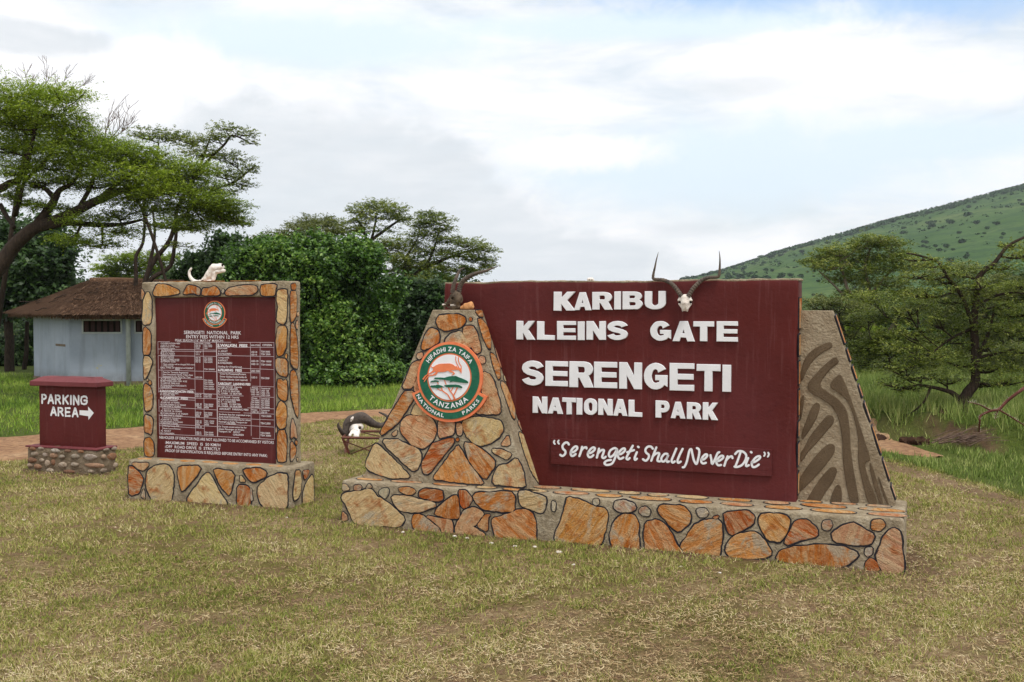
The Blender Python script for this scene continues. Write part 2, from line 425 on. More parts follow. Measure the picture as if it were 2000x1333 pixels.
M_BUSH = leafmat('vine_leaves', [srgb(32, 54, 22), srgb(58, 92, 32), srgb(98, 134, 46), srgb(158, 182, 84)], .3, .42, .4, .5)
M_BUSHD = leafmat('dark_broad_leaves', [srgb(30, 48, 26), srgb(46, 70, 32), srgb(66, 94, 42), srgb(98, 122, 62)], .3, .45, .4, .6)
M_CORE = material('shaded_leaf_core', lambda T, tc: dict(col=T.ramp(T.noise(tc, 9, 4, .7), [(.35, srgb(18, 26, 12)), (.7, srgb(40, 58, 24))]), bump=T.noise(tc, 12, 4), bs=1., bd=.1), 1., 0.)  # dark solid core: the shade inside the bush put into colour
M_BARK = material('dark_bark', lambda T, tc: dict(col=T.ramp(T.noise(T.mapping(tc, (8, 8, 2)), 3, 5, .7), [(.3, srgb(38, 32, 28)), (.7, srgb(74, 62, 52))]), bump=T.noise(T.mapping(tc, (12, 12, 3)), 3, 4), bs=.9, bd=.03), .95, .1)
M_BARKL = material('pale_grey_bark', lambda T, tc: dict(col=T.ramp(T.noise(T.mapping(tc, (8, 8, 2)), 3, 5, .7), [(.3, srgb(92, 78, 66)), (.7, srgb(150, 134, 116))])), .95, .1)
M_REDTW = material('red_brown_twig', lambda T, tc: dict(col=T.ramp(T.noise(tc, 8, 4), [(.3, srgb(70, 36, 30)), (.7, srgb(108, 62, 50))])), .8)
M_THORN = material('pale_thorn', lambda T, tc: dict(col=srgb(196, 186, 168)), .8)
M_TWIG = material('dry_twig', lambda T, tc: dict(col=T.ramp(T.noise(tc, 8, 4), [(.3, srgb(72, 56, 48)), (.7, srgb(122, 100, 86))])), .9)
def fgrass(cols, nsc=.55, w=.7):
    def fn(T, tc):
        isl = T.new('ShaderNodeNewGeometry').outputs['Random Per Island']
        n = T.noise(tc, nsc, 5, .65)
        f = T.math('ADD', T.math('MULTIPLY', isl, w), T.math('MULTIPLY_ADD', n, 1.6, -.8 + (1 - w) / 2), clamp=True)
        k = len(cols); return dict(col=T.ramp(f, [(i / (k - 1), c) for i, c in enumerate(cols)]))
    return fn
M_GBLADE = material('lawn_blades', fgrass([srgb(82, 98, 34), srgb(116, 128, 50), srgb(148, 152, 72), srgb(176, 162, 104), srgb(212, 198, 154)]), .7, .2)
M_STRAW = material('dry_straw', fgrass([srgb(92, 66, 48), srgb(146, 118, 84), srgb(188, 166, 124), srgb(224, 208, 172)]), .8, .2)
M_LUSH = material('lush_blades', fgrass([srgb(60, 86, 26), srgb(102, 134, 42), srgb(138, 164, 58), srgb(168, 180, 84)], .4), .6, .25)
M_TALL = material('tall_blades', fgrass([srgb(70, 88, 36), srgb(100, 122, 50), srgb(134, 150, 72), srgb(180, 182, 116)], .4), .6, .25)
def fground(T, tc):
    lush = T.new('ShaderNodeAttribute', attribute_name='lush').outputs['Fac']; bare = T.new('ShaderNodeAttribute', attribute_name='bare').outputs['Fac']
    a = T.noise(tc, .5, 5, .65); b = T.noise(tc, 5, 5, .7, .3); c = T.noise(tc, 60, 4, .75); e = T.noise(tc, 22, 5, .7, .4)
    soil = T.ramp(b, [(.3, srgb(84, 62, 48)), (.7, srgb(148, 118, 94))])
    dry = T.ramp(e, [(.3, srgb(112, 88, 64)), (.5, srgb(156, 132, 98)), (.7, srgb(196, 176, 140))])
    gr = T.ramp(e, [(.3, srgb(92, 82, 46)), (.7, srgb(134, 124, 70))])
    col = T.mix(T.ramp(a, [(.42, 0.), (.6, 1.)]), gr, dry)
    col = T.mix(T.ramp(b, [(.48, 0.), (.62, .85)]), col, soil)
    far = T.ramp(e, [(.3, srgb(58, 74, 30)), (.7, srgb(98, 110, 48))])
    col = T.mix(lush, col, far); col = T.mix(bare, col, T.ramp(b, [(.3, srgb(84, 62, 50)), (.7, srgb(132, 104, 84))]))
    col = T.mix(T.ramp(c, [(.35, .45), (.5, 0.)]), col, srgb(78, 64, 42))
    return dict(col=col, bump=T.math('ADD', c, e), bs=.9, bd=.03)
M_GROUND = material('dry_lawn_soil', fground, .95, .1)
def froad(T, tc):
    a = T.noise(tc, .8, 5, .65); b = T.noise(tc, 9, 5, .7); c = T.noise(tc, 50, 3, .8)
    col = T.ramp(a, [(.3, srgb(156, 118, 88)), (.55, srgb(186, 146, 110)), (.75, srgb(208, 174, 136))])
    col = T.mix(T.ramp(b, [(.45, 0.), (.62, .75)]), col, srgb(128, 94, 74)); col = T.mix(T.ramp(c, [(.65, 0.), (.75, .6)]), col, srgb(214, 200, 184))
    return dict(col=col, bump=T.math('ADD', T.math('MULTIPLY', b, 2.), c), bs=.9, bd=.04)
M_ROAD = material('pinkish_dirt', froad, .95, .1)
def fhill(T, tc):
    a = T.noise(tc, .012, 6, .6); b = T.noise(tc, .06, 6, .7); c = T.noise(tc, .3, 4, .7)
    col = T.ramp(a, [(.3, srgb(62, 86, 50)), (.55, srgb(76, 98, 58)), (.75, srgb(98, 110, 70))])
    col = T.mix(T.ramp(b, [(.5, 0.), (.6, .8)]), col, srgb(58, 80, 54)); col = T.mix(T.ramp(c, [(.55, 0.), (.62, .8)]), col, srgb(50, 70, 48))
    return dict(col=col)
M_HILL = material('green_hillside', fhill, 1., 0.)
M_SHRUB = leafmat('hill_shrub_leaves', [srgb(44, 70, 44), srgb(58, 84, 52), srgb(76, 100, 62)], .1, .8, .1, .3)
# ------------------------------------------------------------ stone facing
TI = {'o': srgb(208, 134, 76), 'r': srgb(190, 104, 60), 'y': srgb(230, 200, 152), 'g': srgb(196, 184, 166), 'p': srgb(212, 160, 124), 'l': srgb(226, 160, 96)}
def zt(s, ox, oy):
    return lambda P: [(ox + x / s, oy + y / s) for x, y in P]
def stones(GS, GL, tr, lst, P0, N, fill=True, lw=.0155, sh=.008):
    "inlaid stones traced on a plane through P0 with outward normal N"
    N = N.normalized(); e1 = Vector((0, 0, 1)).cross(N).normalized(); e2 = N.cross(e1)
    for k, (t, pts) in enumerate(lst):
        W = [on_plane(px, py, P0, N) - P0 for px, py in tr(pts)]
        Q = [Vector((w.dot(e1), w.dot(e2))) for w in W]
        if area2(Q) < 0: Q = Q[::-1]
        Q = chaikin(Q, 1, .16); R = []
        for i in range(len(Q)):                       # resample and roughen
            a, b = Q[i], Q[(i + 1) % len(Q)]; n = max(1, int((b - a).length / .02))
            R += [a + (b - a) * (j / n) for j in range(n)]
        if len(R) < 5: continue
        sz = math.sqrt(abs(area2(R))); am = min(.009, sz * .035)
        R = [p + Vector((noise.noise(Vector((p.x * 22, p.y * 22, k))), noise.noise(Vector((p.x * 22, p.y * 22, k + 9))))) * am + Vector((noise.noise(Vector((p.x * 7, p.y * 7, k + 3))), noise.noise(Vector((p.x * 7, p.y * 7, k + 19))))) * am * 1.3 for p in R]
        R = offset(R, .011 if sz > .15 else (.006 if sz > .08 else .003))
        ins = offset(R, -.005 if sz > .08 else -.002)
        w2 = lambda p, h: P0 + e1 * p.x + e2 * p.y + N * h
        c = TI[t]; j = 1 + random.uniform(-.1, .1); c = (c[0] * j, c[1] * j * random.uniform(.95, 1.04), c[2] * j * random.uniform(.9, 1.08))
        n = len(R); V = [w2(p, 0) for p in R] + [w2(p, sh) for p in ins]
        GS.add(V, [[i, (i + 1) % n, n + (i + 1) % n, n + i] for i in range(n)] + [list(range(n, 2 * n))], 0, c)
        ws = [lw * (.8 + .55 * noise.noise(Vector((p.x * 9, p.y * 9, 3 + k)))) * (1 if sz > .12 else .7) for p in R]
        gap = [lw * .1] * n
        o0 = R; o1 = offset(R, ws)
        V = [w2(p, .0045) for p in o0] + [w2(p, .0045) for p in o1] + [w2(p, -.001) for p in o1]
        GL.add(V, [[i, (i + 1) % n, n + (i + 1) % n, n + i][::-1] for i in range(n)] + [[n + i, n + (i + 1) % n, 2 * n + (i + 1) % n, 2 * n + i][::-1] for i in range(n)])
# ------------------------------------------------------------ block letters in a unit box
def arc(cx, cy, rx, ry, a0, a1, n=10):
    return [(cx + rx * math.cos(math.radians(a0 + (a1 - a0) * i / n)), cy + ry * math.sin(math.radians(a0 + (a1 - a0) * i / n))) for i in range(n + 1)]
def srib(P, wx, wy):
    P = [Vector(p) for p in P]; L = []; R = []
    for i in range(len(P)):
        t = P[min(i + 1, len(P) - 1)] - P[max(i - 1, 0)]; t = Vector((t.x / wx, t.y / wy)).normalized()
        L.append((P[i].x - t.y * wx, P[i].y + t.x * wy)); R.append((P[i].x + t.y * wx, P[i].y - t.x * wy))
    return L + R[::-1]
GL_ = {
 'K': [[(0, 0), (0, 1), (.34, 1), (.34, .64), (.66, 1), (1, 1), (.62, .55), (1, 0), (.62, 0), (.38, .37), (.34, .32), (.34, 0)]],
 'A': [[(0, 0), (.33, 1), (.67, 1), (1, 0), (.70, 0), (.63, .19), (.36, .19), (.29, 0)], [(.42, .37), (.58, .37), (.5, .68)]],
 'I': [[(0, 0), (0, 1), (1, 1), (1, 0)]],
 'L': [[(0, 0), (0, 1), (.38, 1), (.38, .23), (1, .23), (1, 0)]],
 'E': [[(0, 0), (0, 1), (1, 1), (1, .82), (.3, .82), (.3, .6), (.97, .6), (.97, .42), (.3, .42), (.3, .19), (1, .19), (1, 0)]],
 'N': [[(0, 0), (0, 1), (.33, 1), (.69, .45), (.69, 1), (1, 1), (1, 0), (.69, 0), (.31, .57), (.31, 0)]],
 'T': [[(0, 1), (1, 1), (1, .77), (.66, .77), (.66, 0), (.34, 0), (.34, .77), (0, .77)]],
 'P': [[(0, 0), (0, 1), (.6, 1)] + arc(.6, .66, .4, .34, 90, -90)[1:] + [(.36, .32), (.36, 0)], [(.36, .52), (.58, .52)] + arc(.58, .66, .1, .14, -90, 90, 6) + [(.36, .8)]],
 'R': [[(0, 0), (0, 1), (.6, 1)] + arc(.6, .71, .38, .29, 90, -60)[1:] + [(1, 0), (.64, 0), (.42, .38), (.34, .38), (.34, 0)], [(.34, .56), (.58, .56)] + arc(.58, .69, .09, .13, -90, 90, 6) + [(.34, .82)]],
 'B': [[(0, 0), (0, 1), (.6, 1)] + arc(.6, .75, .36, .25, 90, -50)[1:] + arc(.62, .29, .38, .29, 50, -90)[0:], [(.32, .61), (.58, .61)] + arc(.58, .71, .08, .1, -90, 90, 5) + [(.32, .81)], [(.32, .18), (.6, .18)] + arc(.6, .3, .09, .12, -90, 90, 5) + [(.32, .42)]],
 'U': [[(0, 1)] + arc(.5, .34, .5, .34, 180, 360, 14) + [(1, 1), (.68, 1)] + arc(.5, .36, .18, .17, 0, -180, 10) + [(.32, 1)]],
 'O': [arc(.5, .66, .5, .34, 0, 180, 10) + arc(.5, .34, .5, .34, 180, 360, 10), arc(.5, .63, .18, .17, 0, 180, 8) + arc(.5, .37, .18, .17, 180, 360, 8)],
 'S': [srib(arc(.5, .7, .35, .195, 12, 200, 12)[:-1] + [(.19, .62), (.32, .545), (.5, .505), (.68, .46), (.81, .38)] + arc(.5, .3, .35, .195, 20, -168, 12)[1:], .15, .107)],
 'G': [(arc(.5, .5, .5, .5, 35, 320, 20) + [(1, .12), (1, .53), (.5, .53), (.5, .36), (.68, .36), (.68, .25)] + arc(.5, .5, .2, .28, 300, 60, 14)[0:] + [(.62, .66)])],
}
def place2d(g, V, F, fr, b, fa, m=0):
    "V local 2D+thickness -> board plane; fa maps (x,y)->(a,z); v.z is height towards the viewer"
    out = []
    for v in V:
        a, z = fa(v.x, v.y); out.append(fr.w(a, b - v.z, z))
    g.add(out, F, m)
# ------------------------------------------------------------ the main welcome sign
T1 = math.radians(21.95)
F1 = Fr(gnd(667, 1022), T1); L1 = 5.62; H1 = .46
ws = thing('welcome_sign', F1.w(L1 / 2, .5, 0), 'long maroon wall on a stone plinth with raised white letters welcoming visitors', 'sign')
NF = -F1.v
g = G(); g.add(*fbox(F1, (0, 0, -.12), (L1, .98, H1), r=.03, cell=.1, amp=.007, seed=3))
plinth = g.build('plinth', [M_CEM], ws, smooth=True)
gs, gl = G(), G()
Z6 = zt(4.651, 650, 900); Z5 = zt(2.7027, 1060, 860); Z3 = zt(3.5075, 660, 580); Z4 = zt(3.604, 860, 590); Z7 = zt(2.9615, 1540, 560)
PF = F1.w(0, -.001, 0)
stones(gs, gl, Z6, [
 ('y', [(88, 212), (125, 215), (155, 265), (90, 272)]), ('g', [(195, 225), (250, 220), (265, 240), (250, 268), (195, 268)]), ('g', [(330, 205), (360, 245), (300, 258)]),
 ('y', [(90, 310), (160, 290), (350, 260), (400, 330), (480, 375), (560, 440), (655, 530), (605, 595), (420, 595), (215, 578), (150, 450), (86, 345)]),
 ('g', [(430, 270), (465, 250), (510, 258), (500, 310), (475, 345), (420, 300)]), ('o', [(600, 250), (680, 240), (740, 262), (755, 285), (720, 310), (660, 305), (610, 280)]),
 ('y', [(540, 320), (640, 325), (780, 350), (920, 390), (930, 415), (820, 450), (700, 462), (620, 450), (560, 390)]),
 ('r', [(830, 260), (990, 275), (1000, 350), (950, 365), (880, 350), (785, 325), (790, 290)]),
 ('o', [(1090, 325), (1130, 320), (1150, 440), (1145, 525), (1060, 520), (935, 490), (950, 450), (1020, 380)]),
 ('r', [(1145, 275), (1210, 270), (1240, 310), (1270, 350), (1230, 420), (1190, 435), (1160, 400)]),
 ('o', [(1310, 300), (1440, 295), (1610, 285), (1645, 330), (1645, 460), (1560, 460), (1400, 445), (1320, 390), (1285, 335)]),
 ('y', [(1690, 285), (1760, 285), (1900, 325), (1930, 340), (1925, 440), (1900, 470), (1800, 440), (1710, 400)]),
 ('o', [(735, 500), (790, 490), (880, 550), (960, 610), (975, 660), (860, 640), (740, 610), (722, 560)]),
 ('p', [(850, 505), (960, 530), (1070, 540), (1085, 580), (1085, 670), (1000, 665), (985, 610), (900, 535)]),
 ('p', [(1200, 450), (1280, 430), (1350, 470), (1365, 492), (1285, 588), (1255, 598), (1380, 675), (1375, 715), (1260, 700), (1120, 670), (1130, 590)]),
 ('o', [(1380, 495), (1435, 490), (1410, 520), (1405, 650), (1310, 595)]),
 ('o', [(1450, 530), (1560, 500), (1660, 460), (1740, 440), (1810, 480), (1840, 560), (1845, 765), (1720, 745), (1500, 705), (1475, 650), (1445, 570)]),
 ('p', [(88, 460), (130, 500), (135, 540), (84, 550)])], PF, NF)
stones(gs, gl, Z5, [
 ('l', [(130, 300), (220, 330), (260, 355), (340, 370), (340, 420), (300, 560), (200, 575), (80, 555), (65, 510), (100, 430), (120, 370)]),
 ('g', [(270, 310), (295, 310), (300, 335), (280, 345), (265, 330)]), ('g', [(385, 325), (430, 318), (480, 335), (492, 360), (460, 378), (400, 378), (375, 355)]),
 ('g', [(515, 360), (545, 352), (568, 375), (560, 400), (530, 400), (508, 380)]),
 ('o', [(430, 392), (480, 398), (498, 430), (505, 510), (505, 590), (440, 588), (370, 575), (358, 500), (375, 430)]),
 ('o', [(545, 440), (605, 422), (650, 450), (700, 540), (740, 605), (640, 605), (545, 590), (538, 510)]),
 ('o', [(625, 350), (740, 348), (775, 390), (770, 440), (720, 482), (680, 455), (610, 375)]), ('g', [(810, 365), (860, 360), (875, 385), (860, 405), (825, 405)]),
 ('r', [(900, 405), (930, 398), (925, 412), (905, 415)]), ('l', [(820, 435), (920, 420), (942, 450), (938, 560), (925, 622), (820, 618), (760, 605), (728, 555)]),
 ('r', [(960, 385), (1080, 378), (1112, 400), (1105, 440), (1040, 480), (990, 500), (970, 440)]),
 ('l', [(1030, 500), (1110, 480), (1150, 510), (1200, 580), (1200, 605), (1120, 622), (1000, 628), (970, 590), (980, 540)]),
 ('l', [(1160, 392), (1280, 398), (1305, 430), (1280, 500), (1245, 535), (1190, 520), (1150, 460), (1142, 420)]),
 ('r', [(1340, 425), (1400, 425), (1450, 475), (1445, 505), (1380, 520), (1275, 552), (1300, 490)]),
 ('o', [(1250, 590), (1340, 565), (1450, 555), (1580, 562), (1665, 600), (1620, 650), (1570, 668), (1440, 665), (1300, 650), (1235, 625)]),
 ('g', [(1485, 425), (1520, 422), (1530, 450), (1510, 478), (1480, 470), (1475, 445)]), ('p', [(1530, 490), (1630, 440), (1700, 475), (1750, 500), (1730, 545), (1650, 552), (1540, 530)]),
 ('o', [(1740, 422), (1790, 420), (1808, 450), (1780, 478), (1735, 470)]), ('p', [(1850, 465), (1885, 490), (1896, 600), (1896, 700), (1800, 702), (1765, 620), (1780, 560), (1810, 500)]),
 ('g', [(1705, 570), (1740, 565), (1738, 600), (1715, 615), (1700, 600)]), ('r', [(1730, 622), (1762, 645), (1782, 692), (1702, 692), (1705, 645)]),
 ('g', [(50, 320), (70, 330), (65, 375), (50, 370)])], PF, NF)
# flat stones let into the plinth's top, in front of the wall
for row, (b0, b1) in enumerate(((.05, .24), (.28, .46), (.26, .44), (.06, .22), (.5, .62))):
    a = 1.95 + row * .07 if row != 2 else .05
    end = L1 - .12 if row != 2 else .2
    if row == 3: a, end = .1, 1.9
    if row == 4: a = 4.65
    while a < end:
        w = random.uniform(.22, .5); c = (a + w / 2, (b0 + b1) / 2); P = []
        nn = random.randint(5, 8); ph = random.random() * 6
        for i in range(nn):
            th = ph + 2 * math.pi * i / nn; P.append((c[0] + math.cos(th) * w / 2 * random.uniform(.85, 1.1), c[1] + math.sin(th) * (b1 - b0) / 2 * random.uniform(.8, 1.1)))
        O3 = F1.w(0, 0, H1 + .001)
        Q = chaikin([Vector(p) for p in P], 2)
        if area2(Q) < 0: Q = Q[::-1]
        n = len(Q); ww = lambda p, h: O3 + F1.u * p.x + F1.v * p.y + Vector((0, 0, h)); c = TI[random.choice('llyop')]
        ins = offset(Q, -.005); out = offset(Q, .013)
        gs.add([ww(p, 0) for p in Q] + [ww(p, .006) for p in ins], [[i, (i + 1) % n, n + (i + 1) % n, n + i] for i in range(n)] + [list(range(n, 2 * n))], 0, c)
        gl.add([ww(p, .004) for p in Q] + [ww(p, .004) for p in out], [[i, n + i, n + (i + 1) % n, (i + 1) % n] for i in range(n)])
        a += w + .05
gs.build('stone_facing', [M_STONE], plinth); gl.build('stone_outline', [M_LINE], plinth)
# wall
WB = .49; a0, _ = F1.pix(867.5, 575, WB); a1, _ = F1.pix(1556, 760, WB); HW = 2.555
def wwarp(a, b, z):
    return (a + .02 * noise.noise(Vector((z * 3, b * 3, a * .1))) * (1 if abs(a - a1) < .1 else .3), b + (.014 * noise.noise(Vector((a * 11, z * 11, 2))) if a > a1 - .16 and b < WB + .1 else 0), z + (.012 * noise.noise(Vector((a * 3, b, 0))) + .006 * noise.noise(Vector((a * 13, b, 4))) if z > 2.4 else 0))
g = G(); g.add(*fbox(F1, (a0, WB, H1 - .05), (a1, WB + .27, HW), r=.022, cell=.07, amp=.006, seed=8, freq=4, warp=wwarp))
wall = g.build('painted_wall', [M_MAR], ws, smooth=True)
# rough plaster topping and the stone strip on the wall's end
g = G(); g.add(*fbox(F1, (a0 - .004, WB + .004, HW - .012), (a1 + .012, WB + .274, HW + .010), r=.009, cell=.05, amp=.006, seed=5, freq=9, warp=wwarp))
g.build('cement_coping', [M_CEM], wall, smooth=True)
gs, gl = G(), G(); z = H1 + .06
while z < HW - .1:
    h = random.uniform(.14, .3)
    if z + h > HW - .03: break
    P = [F1.w(a1 + .001, WB + .03 + random.uniform(0, .02), z), F1.w(a1 + .001, WB + .24, z + random.uniform(0, .03)), F1.w(a1 + .001, WB + .23, z + h), F1.w(a1 + .001, WB + .03, z + h - random.uniform(0, .04))]
    Nn = F1.u; c = TI[random.choice('olp')]
    gs.add(P + [p + Nn * .012 for p in P], [[0, 1, 5, 4], [1, 2, 6, 5], [2, 3, 7, 6], [3, 0, 4, 7], [4, 5, 6, 7]], 0, c)
    for i in range(4): gl.add(*tube([P[i] + Nn * .006, P[(i + 1) % 4] + Nn * .006], .009, 5))
    z += h + .04
gs.build('end_stone_facing', [M_STONE], wall); gl.build('end_stone_outline', [M_LINE], wall)
# left wing (truncated pyramid side with emblem)
PB, PT, HP = .17, .28, 2.27
def plane_b(z): return PB + (PT - PB) * (z - H1) / (HP - H1)
Nw = (-(F1.v) + Vector((0, 0, 1)) * ((PT - PB) / (HP - H1))).normalized(); P0w = F1.w(0, PB, H1)
def pw(px, py): return F1.loc(on_plane(px, py, P0w, Nw))
lb, rb, lt, rt = pw(708, 934)[0], pw(1031, 953)[0], pw(845, 606)[0], pw(926, 606)[0]
def wing_warp(a, b, z):
    k = (z - H1) / (HP - H1); s = (b - 0.) ; l = lb + (lt - lb) * k; r = rb + (rt - rb) * k
    bb = plane_b(z); b2 = bb + (WB + .02 - bb) * b
    return (l + (r - l) * a, b2, z)
V, F = rbox((0, 0, H1 - .03), (1, 1, HP), r=.012, cell=.06, amp=.0, seed=2)
V = [Vector(wing_warp(*v)) for v in V]
V = [v + Vector((0, -1, 0)) * .005 * noise.noise(v * 5) if v.y < WB - .01 else v for v in V]
g = G(); g.add([F1.w(*v) for v in V], F); wing = g.build('left_stone_wing', [M_CEM], ws, smooth=True)
gs, gl = G(), G()
stones(gs, gl, Z3, [
 ('o', [(700, 130), (800, 125), (865, 140), (870, 170), (835, 210), (740, 230), (690, 210), (678, 165)]), ('r', [(905, 140), (922, 150), (915, 168), (898, 162)]),
 ('o', [(640, 218), (680, 235), (692, 270), (690, 310), (640, 335), (590, 362), (575, 350), (600, 260)]), ('y', [(745, 290), (780, 255), (840, 240), (860, 270), (880, 300), (915, 340), (860, 350), (740, 330)]),
 ('p', [(870, 205), (920, 200), (945, 240), (970, 320), (978, 370), (955, 385), (910, 330), (860, 250)]), ('p', [(545, 390), (580, 380), (585, 410), (560, 430), (540, 415)]),
 ('p', [(975, 408), (1005, 412), (1012, 450), (985, 460), (965, 430)]), ('p', [(535, 450), (590, 440), (600, 470), (560, 520), (510, 620), (445, 625), (480, 540), (510, 470)]),
 ('p', [(545, 540), (575, 540), (565, 640), (525, 650), (520, 600)]), ('o', [(455, 655), (515, 650), (518, 700), (430, 830), (330, 930), (302, 950), (312, 900), (370, 800)]),
 ('p', [(1000, 515), (1040, 540), (1080, 620), (1105, 720), (1110, 795), (1040, 802), (960, 798), (940, 760), (1000, 690), (980, 600)]), ('p', [(370, 940), (405, 912), (405, 945), (385, 955)]),
 ('y', [(530, 740), (560, 730), (600, 800), (620, 812), (500, 812)]),
 ('p', [(445, 850), (480, 820), (620, 820), (665, 870), (668, 930), (650, 980), (610, 1020), (570, 1035), (500, 1005), (430, 920)]), ('p', [(690, 845), (760, 850), (798, 860), (790, 940), (740, 955), (692, 962)]),
 ('p', [(812, 870), (840, 865), (855, 900), (845, 950), (820, 945)]), ('r', [(820, 965), (832, 978), (822, 992), (808, 980)]),
 ('y', [(850, 860), (950, 820), (1040, 840), (1110, 850), (1135, 905), (1100, 960), (1040, 1000), (985, 1018), (930, 1000), (885, 950)]), ('p', [(1165, 945), (1185, 1010), (1160, 1025), (1115, 1015)]),
 ('y', [(1060, 1045), (1110, 1045), (1180, 1070), (1188, 1085), (1155, 1115), (1110, 1090), (1060, 1060)]), ('y', [(305, 985), (400, 980), (460, 1010), (550, 1050), (570, 1090), (550, 1175), (520, 1190), (470, 1150), (370, 1060)]),
 ('r', [(660, 1000), (790, 975), (790, 1000), (740, 1060), (680, 1140), (620, 1210), (590, 1210), (580, 1160), (620, 1060)]),
 ('o', [(870, 1005), (930, 1010), (990, 1060), (1068, 1120), (1065, 1160), (1010, 1250), (950, 1190), (895, 1110)]),
 ('l', [(820, 1025), (850, 1070), (900, 1150), (960, 1230), (1000, 1278), (900, 1272), (780, 1258), (655, 1248), (700, 1180), (770, 1090)]),
 ('y', [(250, 1010), (290, 1030), (360, 1100), (440, 1180), (495, 1233), (400, 1238), (300, 1225), (195, 1172), (210, 1110)]),
 ('y', [(1220, 1110), (1250, 1160), (1275, 1240), (1285, 1298), (1180, 1290), (1060, 1280), (1090, 1180), (1110, 1155), (1170, 1155)])], P0w + Nw * .002, Nw)
A_ = F1.w(rb, PB, H1); B_ = F1.w(rt, PT, HP); C_ = F1.w(rb, WB, H1)
Ns = (C_ - A_).cross(B_ - A_).normalized()
if Ns.dot(F1.u) < 0: Ns = -Ns
stones(gs, gl, Z4, [
 ('o', [(244, 66), (290, 62), (298, 105), (270, 100)]), ('o', [(262, 125), (290, 130), (325, 170), (350, 250), (350, 325), (330, 320), (300, 250)]),
 ('o', [(352, 365), (375, 375), (415, 450), (418, 530), (402, 540), (372, 450)]), ('y', [(445, 520), (460, 530), (465, 560), (450, 555)]),
 ('l', [(432, 565), (460, 590), (500, 680), (525, 770), (520, 825), (502, 800), (464, 690), (428, 590)]), ('p', [(552, 820), (575, 850), (590, 915), (572, 905), (548, 860)]),
 ('y', [(548, 910), (600, 960), (650, 1080), (695, 1240), (690, 1270), (642, 1200), (592, 1060)]), ('p', [(378, 300), (400, 340), (430, 430), (425, 470), (398, 380)])], A_ + Ns * .002, Ns, lw=.016)
gs.build('stone_facing', [M_STONE], wing); gl.build('stone_outline', [M_LINE], wing)
# right wing with zebra stripes
ZB = .645
z_lb, _ = F1.pix(1553, 985, ZB); z_rb, _ = F1.pix(1749, 988, ZB); z_lt, _ = F1.pix(1558, 607, ZB); z_rt, HZ = F1.pix(1624, 607, ZB)
def zwarp(a, b, z):
    k = (z - H1) / (HZ - H1); l = z_lb + (z_lt - z_lb) * k; r = z_rb + (z_rt - z_rb) * k + .012 * noise.noise(Vector((z * 4, 3, b))); return (l + (r - l) * a, ZB + .22 * b, z)
V, F = rbox((0, 0, H1 - .03), (1, 1, HZ), r=.02, cell=.06, amp=0); V = [Vector(zwarp(*v)) for v in V]
V = [v + Vector((0, -1, 0)) * .004 * noise.noise(v * 6) if v.y < ZB + .02 else v for v in V]
g = G(); g.add([F1.w(*v) for v in V], F); zw = g.build('right_zebra_wing', [M_ZLIGHT], ws, smooth=True)
g = G()
for P in [
 [(58, 1195), (60, 1110), (130, 1010), (200, 930), (240, 905), (270, 915), (270, 960), (220, 1030), (150, 1110), (90, 1170)],
 [(95, 1250), (130, 1190), (190, 1100), (240, 1045), (270, 1040), (285, 1065), (260, 1130), (215, 1190), (180, 1255), (130, 1258)],
 [(235, 1258), (250, 1200), (275, 1150), (295, 1142), (310, 1180), (310, 1260)],
 [(92, 930), (120, 870), (190, 780), (230, 738), (262, 750), (265, 790), (220, 840), (160, 910), (110, 960), (90, 1000), (68, 1018), (70, 960)],
 [(75, 850), (100, 780), (130, 700), (160, 665), (185, 680), (180, 720), (150, 790), (110, 850), (80, 890)],
 [(275, 400), (297, 440), (250, 470), (200, 530), (180, 575), (230, 610), (290, 650), (340, 710), (355, 820), (360, 950), (385, 1100), (415, 1262), (355, 1258), (330, 1130), (312, 1000), (312, 880), (290, 760), (250, 690), (190, 650), (140, 625), (110, 600), (110, 560), (160, 500), (220, 440)],
 [(245, 312), (262, 350), (200, 380), (140, 430), (100, 500), (75, 560), (68, 500), (90, 420), (140, 360)],
 [(300, 497), (330, 560), (360, 640), (380, 700), (430, 850), (465, 960), (478, 1005), (440, 1020), (460, 1100), (500, 1200), (520, 1265), (460, 1262), (430, 1150), (400, 1010), (405, 900), (390, 800), (360, 700), (330, 650), (280, 610), (240, 585), (245, 550)],
 [(468, 1010), (490, 1040), (520, 1150), (555, 1265), (530, 1265), (500, 1180), (472, 1080)], [(515, 1090), (535, 1130), (586, 1262), (570, 1262), (540, 1190)], [(66, 640), (95, 620), (88, 700), (68, 800)]]:
    pts = [F1.pix(x, y, ZB) for x, y in Z7(P)]; Q = [Vector(p) for p in pts]
    if area2(Q) < 0: Q = Q[::-1]
    Q = chaikin(Q, 2); n = len(Q); ins = offset(Q, -.006)
    zz = ZB - .004
    g.add([F1.w(p.x, ZB + .002, p.y) for p in Q] + [F1.w(p.x, zz - .006, p.y) for p in ins], [[i, (i + 1) % n, n + (i + 1) % n, n + i] for i in range(n)] + [list(range(n, 2 * n))])
g.build('zebra_stripes', [M_ZDARK], zw)
gs, gl = G(), G(); k = .02
Pz0, Pz1 = F1.w(z_rb, ZB, H1), F1.w(z_rt, ZB, HZ); ez = (Pz1 - Pz0).normalized(); LZ = (Pz1 - Pz0).length; Nz = F1.v.cross(ez); Nz = Nz if Nz.dot(F1.u) > 0 else -Nz
s = .05
